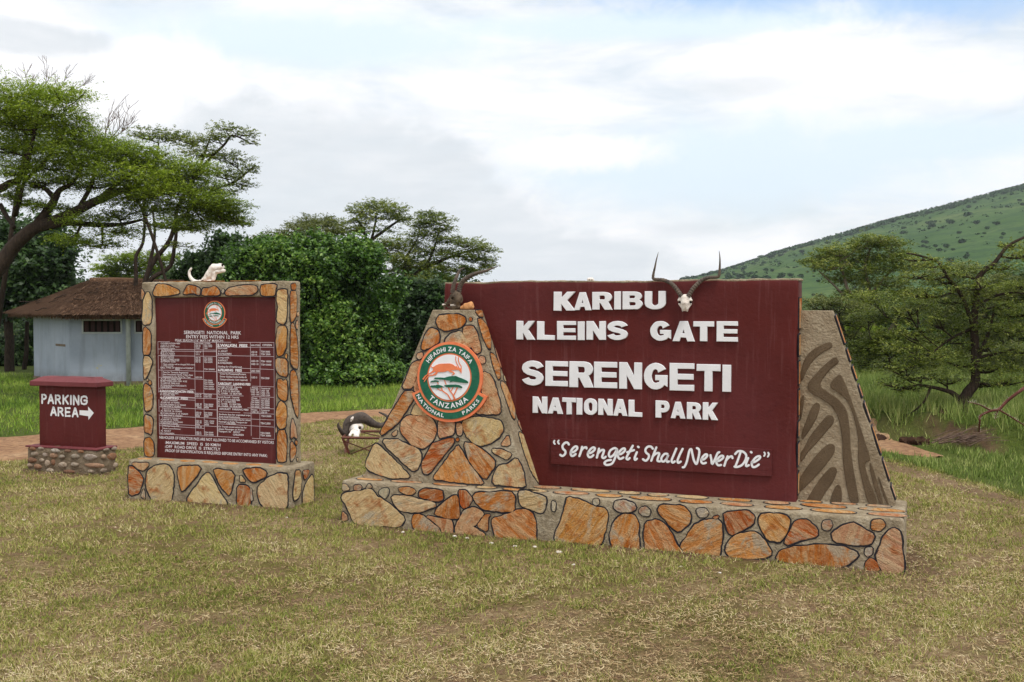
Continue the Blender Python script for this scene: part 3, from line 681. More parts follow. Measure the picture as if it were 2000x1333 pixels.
while s < LZ - .15:
    h = random.uniform(.12, .3); P = [Pz0 + ez * s + F1.v * .04, Pz0 + ez * (s + .01) + F1.v * .19, Pz0 + ez * (s + h) + F1.v * .18, Pz0 + ez * (s + h - .02) + F1.v * .04]; P = [p + Nz * .006 for p in P]
    gs.add(P + [p + Nz * .012 for p in P], [[0, 1, 5, 4], [1, 2, 6, 5], [2, 3, 7, 6], [3, 0, 4, 7], [4, 5, 6, 7]], 0, TI[random.choice('olp')])
    for i in range(4): gl.add(*tube([P[i] + Nz * .006, P[(i + 1) % 4] + Nz * .006], .009, 5))
    s += h + .04
gs.build('stone_facing', [M_STONE], zw); gl.build('stone_outline', [M_LINE], zw)
# raised letters on the wall
Zl = lambda x, y: (980 + x / 3.418, 550 + y / 3.418)
LET = [('K', 347, 483, 72, 193), ('A', 483, 592, 75, 190), ('R', 605, 733, 73, 187), ('I', 752, 790, 70, 185), ('B', 808, 935, 70, 185), ('U', 955, 1090, 68, 185),
 ('K', 98, 215, 267, 387), ('L', 236, 348, 270, 388), ('E', 370, 490, 268, 388), ('I', 508, 548, 270, 390), ('N', 566, 690, 268, 388), ('S', 706, 836, 267, 390),
 ('G', 992, 1125, 267, 395), ('A', 1143, 1282, 268, 398), ('T', 1280, 1413, 270, 398), ('E', 1436, 1572, 270, 400),
 ('S', 135, 274, 532, 693), ('E', 292, 437, 536, 698), ('R', 452, 607, 538, 706), ('E', 617, 765, 542, 710), ('N', 785, 930, 544, 716), ('G', 950, 1102, 547, 720), ('E', 1122, 1280, 550, 728), ('T', 1302, 1455, 557, 732), ('I', 1474, 1526, 560, 735),
 ('N', 207, 297, 773, 878), ('A', 308, 402, 780, 882), ('T', 405, 490, 780, 886), ('I', 500, 533, 783, 888), ('O', 550, 632, 785, 890), ('N', 645, 735, 788, 892), ('A', 745, 833, 790, 896), ('L', 848, 932, 796, 902),
 ('P', 1028, 1115, 800, 908), ('A', 1130, 1220, 808, 913), ('R', 1237, 1327, 812, 918), ('K', 1343, 1437, 813, 923)]
for i, (ch, x0, x1, y0, y1) in enumerate(LET):
    cx = (x0 + x1) / 2; LT = .028
    (_, zt0), (_, zb0) = F1.pix(*Zl(cx, y0), WB - LT), F1.pix(*Zl(cx, y1), WB - LT)
    al, _ = F1.pix(*Zl(x0, (y0 + y1) / 2), WB - LT); ar, _ = F1.pix(*Zl(x1, (y0 + y1) / 2), WB - LT)
    w, h = ar - al, zt0 - zb0; loops = []
    for lp in GL_[ch]:
        q = []
        for (x, y) in lp: q.append((x * w, y * h))
        loops.append(q)
    bv = .004
    V, F = curve_mesh(loops, LT / 2 - bv, bv)
    V2 = [Vector((v.x + .0035 * noise.noise(Vector((v.x * 30, v.y * 30, i))), v.y + .0035 * noise.noise(Vector((v.x * 30, v.y * 30, i + 50))), v.z)) for v in V]
    g = G(); place2d(g, V2, F, F1, WB - LT / 2 + .002, lambda x, y: (al + x, zb0 + y)); g.build('raised_letter', [M_WHITE], wall)
# slogan plate
sp = [F1.pix(1075, 856.6, WB - .03), F1.pix(1507, 878.6, WB - .03), F1.pix(1507, 931, WB - .03), F1.pix(1075, 906.7, WB - .03)]
V, F = rbox((0, WB - .03, 0), (1, WB + .01, 1), r=.006, cell=.06, amp=0)
def bil(x, y): return tuple((1 - x) * ((1 - y) * sp[3][k] + y * sp[0][k]) + x * ((1 - y) * sp[2][k] + y * sp[1][k]) for k in (0, 1))
V = [F1.w(bil(v.x, v.z)[0], v.y + .002 * noise.noise(v * 8), bil(v.x, v.z)[1]) for v in V]
g = G(); g.add(V, F); plate = g.build('slogan_plate', [M_MARP], wall)
SL = [[(100, 92), (94, 105), (103, 120)], [(136, 90), (129, 103), (138, 118)],
 [(222, 124), (210, 108), (187, 112), (169, 135), (173, 160), (192, 180), (190, 205), (168, 222), (150, 212)],
 [(238, 190), (262, 188), (290, 165), (293, 145), (275, 142), (250, 165), (238, 195), (245, 220), (265, 218), (280, 205)],
 [(335, 145), (325, 185), (312, 222)], [(325, 180), (345, 155), (368, 148), (372, 158)],
 [(385, 195), (410, 195), (438, 172), (442, 155), (425, 150), (400, 172), (383, 205), (392, 230), (412, 230), (430, 215)],
 [(478, 160), (470, 195), (460, 235)], [(470, 200), (495, 175), (520, 172), (515, 200), (505, 230), (520, 240), (535, 228)],
 [(632, 165), (610, 155), (575, 175), (562, 210), (575, 230), (605, 210), (632, 168), (625, 205), (610, 250), (590, 285), (560, 297), (535, 295), (525, 280), (545, 262), (580, 255)],
 [(640, 205), (665, 205), (695, 180), (697, 160), (680, 160), (655, 182), (638, 215), (648, 243), (665, 245), (685, 235)],
 [(765, 135), (740, 180), (712, 235), (722, 252), (738, 240)], [(718, 190), (775, 172)], [(800, 190), (782, 235), (785, 255), (800, 245)], [(810, 143), (815, 147)],
 [(935, 160), (918, 142), (890, 145), (872, 170), (880, 195), (900, 212), (898, 240), (875, 262), (852, 250)],
 [(965, 150), (945, 200), (922, 262)], [(935, 225), (965, 200), (990, 200), (980, 235), (975, 262), (995, 268)],
 [(1060, 205), (1035, 205), (1010, 235), (1010, 262), (1030, 268), (1055, 240), (1068, 210), (1052, 250), (1058, 272), (1072, 268)],
 [(1135, 160), (1112, 215), (1095, 260), (1105, 278), (1122, 268)], [(1188, 162), (1162, 215), (1145, 260), (1152, 280), (1172, 270)],
 [(1190, 318), (1205, 312), (1225, 265), (1245, 180), (1262, 165), (1270, 200), (1285, 260), (1305, 290), (1318, 255), (1330, 195), (1325, 165), (1310, 155)],
 [(1345, 250), (1370, 250), (1395, 225), (1395, 210), (1378, 210), (1355, 235), (1345, 265), (1360, 285), (1385, 280)],
 [(1425, 215), (1432, 250), (1440, 290), (1465, 245), (1485, 200), (1500, 190)],
 [(1470, 265), (1500, 262), (1530, 240), (1532, 222), (1512, 222), (1488, 245), (1475, 275), (1490, 300), (1515, 298)],
 [(1570, 225), (1555, 265), (1542, 305)], [(1558, 260), (1580, 235), (1605, 225), (1612, 240)],
 [(1680, 190), (1660, 250), (1635, 315)], [(1635, 205), (1660, 182), (1700, 185), (1728, 215), (1720, 260), (1690, 300), (1650, 315), (1630, 312)],
 [(1745, 240), (1728, 285), (1730, 308), (1750, 300)], [(1768, 188), (1773, 192)],
 [(1775, 275), (1800, 272), (1840, 245), (1845, 225), (1820, 228), (1795, 250), (1775, 285), (1785, 315), (1810, 312), (1835, 295)],
 [(1882, 192), (1888, 205), (1880, 222)], [(1915, 194), (1921, 208), (1912, 228)]]
g = G()
for i, st in enumerate(SL):
    P = catmull([(x, y, 0) for x, y in st], 5); w = 9.6 if len(st) > 3 or i > 3 else 7
    if i in (len(SL) - 1, len(SL) - 2, 0, 1): w = 7.5
    V, F = strip(P, w); bb = WB - .0325 - .0006 * (i % 5)
    g.add([F1.w(*(lambda az: (az[0], bb, az[1]))(F1.pix(1060 + v.x / 4.348, 840 + v.y / 4.35, WB - .032))) for v in V], F)
g.build('slogan_lettering', [M_WHITE], plate)
# ------------------------------------------------------------ park emblem
EX = lambda P: [((x - 631) / 501, (605 - y) / 540) for x, y in P]
def ring(r0, r1, a0=0, a1=360, n=64, h=0.):
    V = []; F = []
    for i in range(n + 1):
        a = math.radians(a0 + (a1 - a0) * i / n); c, s = math.cos(a), math.sin(a)
        V += [(r0 * c, r0 * s, h), (r1 * c, r1 * s, h)]
        if i: F.append([2 * i - 2, 2 * i - 1, 2 * i + 1, 2 * i])
    V2 = [Vector(v) for v in V]
    return V2, F
def slab(poly, h0, h1):
    n = len(poly); V = [Vector((x, y, h0)) for x, y in poly] + [Vector((x, y, h1)) for x, y in poly]
    return V, [[i, (i + 1) % n, n + (i + 1) % n, n + i] for i in range(n)] + [list(range(n, 2 * n))]
def disc(r0, r1, a0, a1, h0, h1, n=64):
    full = abs(a1 - a0) >= 360
    A = [math.radians(a0 + (a1 - a0) * i / n) for i in range(n + (0 if full else 1))]
    out = [(r1 * math.cos(a), r1 * math.sin(a)) for a in A]
    if r0 <= 0: return slab(out, h0, h1)
    inn = [(r0 * math.cos(a), r0 * math.sin(a)) for a in A]; m = len(A); V = [Vector((*p, h)) for h in (h0, h1) for R in (inn, out) for p in R]
    F = []; rr = range(m) if full else range(m - 1)
    for i in rr:
        j = (i + 1) % m; F += [[2 * m + i, 3 * m + i, 3 * m + j, 2 * m + j], [m + i, m + j, 3 * m + j, 3 * m + i], [i, 2 * m + i, 2 * m + j, j]]
    if not full: F += [[0, m, 3 * m, 2 * m], [m - 1, 3 * m - 1, 4 * m - 1, 2 * m - 1][::-1]]
    return V, F
def arctext(s, r, hgt, a_mid, span, top=True, bold=.02):
    "letters along an arc; span in degrees"
    out = []; ws_ = []; ms = []
    for ch in s:
        if ch == ' ': ws_.append(.45); ms.append(None); continue
        V, F = text_mesh(ch, 0, bold); x0 = min(v.x for v in V); x1 = max(v.x for v in V); y1 = max(v.y for v in V); y0 = min(v.y for v in V)
        ms.append((V, F, x0, x1, y0, y1)); ws_.append((x1 - x0) / (y1 - y0) + .16)
    tot = sum(ws_); k = span / tot; cur = 0
    for w, mm in zip(ws_, ms):
        if mm:
            V, F, x0, x1, y0, y1 = mm; th = (cur + w / 2) * k
            am = math.radians(a_mid + span / 2 - th) if top else math.radians(a_mid - span / 2 + th)
            wl = (w - .16) * math.radians(k) * (r + (hgt / 2 if top else -hgt / 2))
            Q = []
            for v in V:
                x = ((v.x - x0) / (x1 - x0) - .5) * wl; y = (v.y - y0) / (y1 - y0) * hgt
                if top: er, et = (math.cos(am), math.sin(am)), (math.sin(am), -math.cos(am)); R = r + y
                else: er, et = (math.cos(am), math.sin(am)), (-math.sin(am), math.cos(am)); R = r - y
                Q.append(Vector((er[0] * R + et[0] * x, er[1] * R + et[1] * x, 0)))
            out.append((Q, F))
        cur += w
    return out
def emblem(parent, mapf, depth, ts):
    "mapf(x,y,h)->world; ts scales thickness"
    def put(name, VF, mat, par):
        g = G()
        for V, F in VF: g.add([mapf(v.x, v.y, v.z) for v in V], F)
        return g.build(name, [mat], par)
    t = ts
    root = put('emblem', [disc(.0, 1., 0, 360, 0, .022 * t), disc(.9, 1.265, 203, 336, 0, .020 * t)], M_ORNG, parent)
    put('emblem_green_band', [disc(.69, .925, 0, 360, .020 * t, .026 * t), disc(1.0, 1.185, 206.5, 332.5, .018 * t, .0245 * t)], M_GREEN, root)
    put('emblem_white_disc', [disc(0, .64, 0, 360, .02 * t, .0265 * t)], M_WHITE, root)
    h = .0275 * t
    for tx in (arctext('HIFADHI ZA TAIFA', .735, .125, 90, 118, True), arctext('TANZANIA', .875, .15, 270, 92, False), arctext('NATIONAL', 1.145, .105, 236, 56, False), arctext('PARKS', 1.145, .105, 310, 34, False)):
        put('emblem_lettering', [([Vector((v.x, v.y, h)) for v in V], F) for V, F in tx], M_WHITE, root)
    ant = EX([(355, 440), (372, 462), (395, 450), (430, 425), (480, 405), (560, 398), (640, 395), (690, 410), (730, 440), (745, 430), (755, 450), (790, 455), (810, 470), (825, 500), (822, 542), (800, 515), (785, 495), (740, 490), (700, 495), (650, 500), (700, 520), (720, 545), (705, 565), (680, 573), (672, 568), (700, 550), (690, 535), (640, 525), (615, 505), (580, 520), (530, 530), (460, 530), (445, 560), (420, 580), (380, 590), (330, 595), (290, 630), (250, 690), (243, 685), (270, 630), (300, 598), (330, 580), (380, 570), (420, 545), (425, 520), (390, 535), (340, 560), (290, 585), (235, 655), (220, 645), (260, 590), (300, 565), (350, 535), (385, 500), (385, 475), (365, 468), (350, 445)])
    st = [slab(ant[::-1], .024 * t, .031 * t)]
    for j, (w, P) in enumerate([(7, [(730, 290), (728, 340), (745, 390), (780, 455)]), (7, [(770, 300), (772, 350), (790, 400), (815, 430), (818, 480)]), (7, [(565, 655), (590, 715)]), (9, [(630, 770), (660, 820), (700, 870), (720, 930)]), (7, [(700, 755), (670, 815)]), (9, [(765, 755), (735, 830), (710, 880), (735, 935)]), (6, [(455, 685), (470, 715)]), (9, [(515, 775), (545, 820), (620, 870), (665, 940)]), (6, [(460, 790), (500, 810), (540, 812)])]):
        V, F = strip(EX(P), w / 500); st.append(([Vector((v.x, v.y, (.0285 + .0005 * (j % 4)) * t)) for v in V], F))
    put('emblem_antelope', st, M_ORNG, root)
    tr = []
    for P in ([(400, 628), (420, 615), (500, 612), (560, 615), (640, 590), (740, 582), (780, 600), (840, 620), (900, 645), (930, 665), (925, 685), (870, 685), (820, 680), (760, 675), (700, 668), (645, 682), (660, 660), (600, 652), (540, 645), (470, 640), (420, 638)],
              [(345, 685), (370, 665), (420, 657), (470, 665), (480, 680), (430, 682), (380, 685), (355, 692)], [(345, 755), (360, 738), (430, 732), (460, 722), (510, 732), (555, 755), (510, 765), (460, 782), (420, 772), (360, 770)],
              [(560, 730), (600, 722), (660, 715), (740, 712), (800, 722), (840, 745), (835, 765), (780, 755), (720, 752), (660, 758), (600, 760)]):
        tr.append(slab(EX(P)[::-1], .025 * t, .033 * t))
    put('emblem_trees', tr, M_GREEN, root)
# emblem on the wing
ew = lambda px, py: on_plane(px, py, P0w, Nw)
EC = ew(880.5, 737.2); eu = (ew(944.4, 737.2 + 3.) - EC); eu = F1.u * (eu.dot(F1.u)); ev0 = ew(880.5, 668.3) - EC; ev_ = (Vector((0, 0, 1)) - Nw * Nw.z).normalized(); ev = ev_ * ev0.dot(ev_)
emblem(wing, lambda x, y, h: EC + eu * x + ev * y + Nw * (h + .004), 0, 1.5)
# ------------------------------------------------------------ fee board
O2 = gnd(250, 973); R2 = gnd(566, 995); T2 = math.atan2(-(R2 - O2).y, (R2 - O2).x); F2 = Fr(O2, T2); L2 = (R2 - O2).length; H2 = .468
fb = thing('fee_board', F2.w(L2 / 2, .3, 0), 'upright maroon notice board of entry fees framed in orange sandstone on a stone plinth', 'notice board')
ZA = zt(5.1257, 270, 500); ZB2 = zt(5.1257, 270, 740)
g = G(); g.add(*fbox(F2, (0, 0, -.1), (L2, .59, H2), r=.03, cell=.09, amp=.008, seed=13)); pl2 = g.build('plinth', [M_CEM], fb, smooth=True)
gs, gl = G(), G()
stones(gs, gl, ZB2, [
 ('p', [(-70, 845), (100, 845), (105, 870), (55, 918), (0, 905)]), ('r', [(-88, 890), (-60, 885), (0, 940), (40, 990), (35, 1060), (5, 1140), (-60, 1165), (-88, 1150)]), ('g', [(55, 1100), (70, 1150), (70, 1205), (30, 1180)]),
 ('y', [(180, 875), (300, 872), (345, 930), (345, 1100), (315, 1240), (240, 1230), (140, 1210), (100, 1130), (85, 1030), (95, 930)]),
 ('l', [(405, 880), (630, 885), (570, 990), (440, 1120), (425, 1080), (405, 980)]), ('y', [(695, 945), (730, 985), (810, 1140), (880, 1240), (880, 1275), (720, 1275), (560, 1245), (490, 1220), (560, 1110), (640, 1000)]),
 ('l', [(755, 905), (965, 940), (915, 1170), (860, 1110), (810, 1030)]), ('y', [(1025, 960), (1080, 1030), (1020, 1030)]), ('o', [(1060, 910), (1210, 905), (1280, 935), (1270, 980), (1160, 1028), (1120, 1010), (1080, 960)]),
 ('r', [(1000, 1075), (1090, 1080), (1115, 1110), (1118, 1270), (1060, 1275), (1000, 1265)]), ('g', [(1125, 1100), (1135, 1100), (1148, 1215), (1130, 1225)]),
 ('y', [(1420, 955), (1485, 965), (1490, 1080), (1485, 1300), (1380, 1300), (1270, 1295), (1225, 1240), (1200, 1150), (1210, 1080), (1300, 1000)])], F2.w(0, -.002, 0), -F2.v, lw=.018)
stones(gs, gl, ZB2, [('y', [(1575, 930), (1610, 925), (1630, 1000), (1620, 1130), (1590, 1195), (1560, 1220), (1555, 1150), (1570, 1000)]), ('r', [(1645, 925), (1710, 915), (1690, 980), (1665, 1010)]),
 ('y', [(1748, 955), (1752, 1255), (1645, 1265), (1650, 1150), (1680, 1050)])], F2.w(L2 + .002, 0, 0), F2.u, lw=.02)
# stones on the plinth's top
for k in range(7):
    c = (.18 + k * .3, .09 + .02 * random.random()); P = [Vector((c[0] + math.cos(t) * .12 * random.uniform(.8, 1.1), c[1] + math.sin(t) * .06)) for t in [i * 1.05 for i in range(6)]]; Q = chaikin(P, 2); n = len(Q)
    ww = lambda p, h: F2.w(p.x, p.y, H2 + h)
    gs.add([ww(p, 0) for p in Q] + [ww(p, .006) for p in offset(Q, -.005)], [[i, (i + 1) % n, n + (i + 1) % n, n + i] for i in range(n)] + [list(range(n, 2 * n))], 0, TI['l'])
gs.build('stone_facing', [M_STONE], pl2); gl.build('stone_outline', [M_LINE], pl2)
FB = .2; fa0, _ = F2.pix(277.5, 720, FB); fa1, HF = F2.pix(564.5, 556, FB); HF = 2.60; FT = .26
ia0, _ = F2.pix(301.5, 720, FB); ia1, _ = F2.pix(537.3, 720, FB); _, iz = F2.pix(420, 581, FB)
g = G()
g.add(*fbox(F2, (fa0, FB, H2 - .03), (ia0, FB + FT, HF), r=.022, cell=.06, amp=.008, seed=21))
g.add(*fbox(F2, (ia1, FB, H2 - .03), (fa1, FB + FT, HF), r=.022, cell=.06, amp=.008, seed=22))
g.add(*fbox(F2, (ia0 - .05, FB + .002, iz), (ia1 + .05, FB + FT - .002, HF - .001), r=.022, cell=.06, amp=.008, seed=23))
fr = g.build('stone_frame', [M_CEM], fb, smooth=True)
gs, gl = G(), G(); PF2 = F2.w(0, FB - .002, 0)
stones(gs, gl, ZA, [
 ('l', [(190, 290), (280, 293), (405, 345), (408, 370), (330, 385), (240, 400), (165, 395), (155, 375)]), ('o', [(500, 293), (560, 305), (618, 330), (615, 395), (560, 370), (520, 372), (480, 385), (455, 375)]),
 ('o', [(650, 330), (700, 330), (765, 305), (810, 345), (818, 380), (790, 395), (640, 395)]), ('g', [(850, 330), (865, 345), (850, 380), (838, 360)]),
 ('p', [(920, 325), (1080, 302), (1180, 315), (1185, 350), (1140, 385), (1060, 385), (890, 390), (880, 365)]), ('l', [(1240, 290), (1390, 290), (1370, 340), (1362, 400), (1240, 395), (1230, 345)]),
 ('p', [(36, 330), (65, 375), (40, 440), (36, 400)]), ('y', [(95, 360), (130, 440), (130, 580), (115, 680), (60, 690), (48, 640), (60, 450)]), ('o', [(65, 715), (120, 765), (118, 960), (105, 985), (58, 980), (58, 800)]),
 ('y', [(58, 1010), (110, 1010), (145, 1060), (110, 1150), (66, 1240), (56, 1200)]), ('y', [(92, 1230), (105, 1245), (88, 1258)]), ('l', [(120, 1245), (135, 1280), (120, 1295), (105, 1270)]),
 ('y', [(1400, 360), (1440, 345), (1488, 355), (1480, 640), (1450, 685), (1400, 660), (1395, 580), (1410, 520), (1395, 430)]), ('l', [(1400, 715), (1485, 710), (1480, 900), (1440, 990), (1400, 1000), (1385, 900), (1395, 800)]),
 ('l', [(1480, 982), (1492, 988), (1488, 1030), (1474, 1015)]), ('o', [(1380, 1030), (1485, 1040), (1490, 1205), (1430, 1195), (1385, 1140)])], PF2, -F2.v)
stones(gs, gl, ZB2, [
 ('l', [(66, 50), (120, 90), (140, 170), (135, 300), (78, 325), (64, 200)]), ('o', [(70, 360), (130, 390), (145, 420), (135, 560), (100, 540), (66, 530)]), ('o', [(68, 605), (120, 600), (150, 640), (155, 760), (120, 775), (68, 760)]),
 ('o', [(1400, 15), (1430, 10), (1450, 40), (1485, 15), (1488, 150), (1480, 215), (1440, 205), (1402, 170)]), ('l', [(1420, 225), (1470, 270), (1485, 350), (1470, 480), (1430, 500), (1395, 460), (1382, 350)]),
 ('g', [(1378, 490), (1390, 488), (1388, 535), (1378, 540)]), ('o', [(1398, 532), (1475, 520), (1480, 820), (1440, 832), (1397, 820)])], PF2, -F2.v)
PS2 = F2.w(fa1 + .002, 0, 0)
stones(gs, gl, ZA, [('o', [(1528, 288), (1570, 278), (1580, 310), (1565, 340), (1532, 335)]), ('o', [(1524, 368), (1578, 360), (1575, 600), (1550, 640), (1526, 660)]), ('o', [(1526, 700), (1545, 675), (1570, 760), (1590, 900), (1592, 1130), (1548, 1100), (1526, 1060)]),
 ('y', [(1598, 560), (1608, 590), (1592, 610), (1588, 580)]), ('o', [(1526, 1170), (1560, 1150), (1590, 1240), (1596, 1400), (1596, 1630), (1570, 1560), (1535, 1400), (1526, 1260)]), ('p', [(1590, 640), (1598, 700), (1590, 740), (1572, 700)])], PS2, F2.u, lw=.017)
stones(gs, gl, ZB2, [('p', [(1540, 400), (1570, 480), (1590, 600), (1550, 575), (1526, 600), (1526, 480)]), ('o', [(1526, 620), (1580, 700), (1560, 790), (1530, 830), (1524, 800)]), ('o', [(1572, 620), (1590, 632), (1585, 665), (1567, 650)]), ('y', [(1582, 790), (1596, 800), (1590, 828)])], PS2, F2.u, lw=.017)
for k in range(3):
    a = fa0 + .25 + k * .5; g0 = [F2.w(a, FB + .01, HF + .002), F2.w(a + .3, FB + .01, HF + .002), F2.w(a + .33, FB + .15, HF + .004), F2.w(a + .02, FB + .17, HF + .004)]
    gs.add(g0 + [p + Vector((0, 0, .008)) for p in g0], [[0, 1, 5, 4], [1, 2, 6, 5], [2, 3, 7, 6], [3, 0, 4, 7], [4, 5, 6, 7]], 0, TI['o'])
gs.build('stone_facing', [M_STONE], fr); gl.build('stone_outline', [M_LINE], fr)
PBD = FB + .035
g = G(); V, F = rbox((ia0 - .02, PBD, H2 - .02), (ia1 + .02, PBD + .08, iz + .02), r=.006, cell=.08, amp=.002, seed=31); g.add([F2.w(*v) for v in V], F); panel = g.build('notice_panel', [M_MARP], fb, smooth=True)
TB = PBD - .0015
def btext(g, s, x0, x1, yb, h, bold=.02, b=None):
    "text on the board: from pixel x0 to x1, baseline yb at x0, cap height h pixels"
    b = TB if b is None else b
    V, F = text_mesh(s, 0, bold)
    if not V: return
    X0 = min(v.x for v in V); X1 = max(v.x for v in V)
    (a_0, z0), (a_1, _), (_, z1) = F2.pix(x0, yb, b), F2.pix(x1, yb, b), F2.pix(x0, yb - h, b)
    _, zr = F2.pix(x1, yb, b)
    k = (a_1 - a_0) / (X1 - X0); kz = (z1 - z0) / .7
    g.add([F2.w(a_0 + (v.x - X0) * k, b, z0 + v.y * kz) for v in V], F)
def rule(g, x0, y0, x1, y1, w=.0045):
    p, q = Vector(F2.pix(x0, y0, TB)), Vector(F2.pix(x1, y1, TB)); d = (q - p).normalized(); nn = Vector((-d.y, d.x)) * w / 2
    g.add([F2.w(*(lambda r: (r.x, TB + .0006, r.y))(r)) for r in (p - nn, q - nn, q + nn, p + nn)], [[0, 1, 2, 3]])
g = G(); A = lambda x, y: (270 + x / 5.1257, 500 + y / 5.1257); B = lambda x, y: (270 + x / 5.1257, 740 + y / 5.1257)
def bt(tr, s, x0, x1, y, h, bold=.02, g_=None):
    p, q = tr(x0, y), tr(x1, y); btext(g_ or g, s, p[0], q[0], p[1], h, bold)
bt(A, 'SERENGETI  NATIONAL  PARK', 458, 1030, 783, 6.4, .012); bt(A, 'ENTRY FEES WITHIN 12 HRS', 480, 1005, 825, 6.1, .012); bt(A, 'PEAK SEASON (16" MAY-14" MARCH)', 370, 850, 857, 4.6, .004)
g.build('heading_lettering', [M_TXT], panel)
g = G()
bt(B, 'NB:HOLDER OF DIRECTOR PASS ARE NOT ALLOWED TO BE ACCOMPANIED BY VISITORS', 212, 1357, 600, 5.4, .010)
bt(B, ':MAXIMUM  SPEED  IS  50 KM/H', 268, 822, 652, 5.4, .012); bt(B, ':OFF  ROAD DRIVE  IS  STRICTLY', 268, 822, 692, 5.4, .012); bt(B, ':PROOF OF IDENTIFICATION IS REQUIRED BEFORE ENTRY INTO ANY PARK:', 268, 1293, 732, 5.4, .010)
g.build('notice_lettering', [M_TXT], panel)
ZL = lambda x, y: (300 + x / 5.792, 660 + y / 5.796); ZR = lambda x, y: (415 + x / 5.438, 655 + y / 5.441)
g = G()
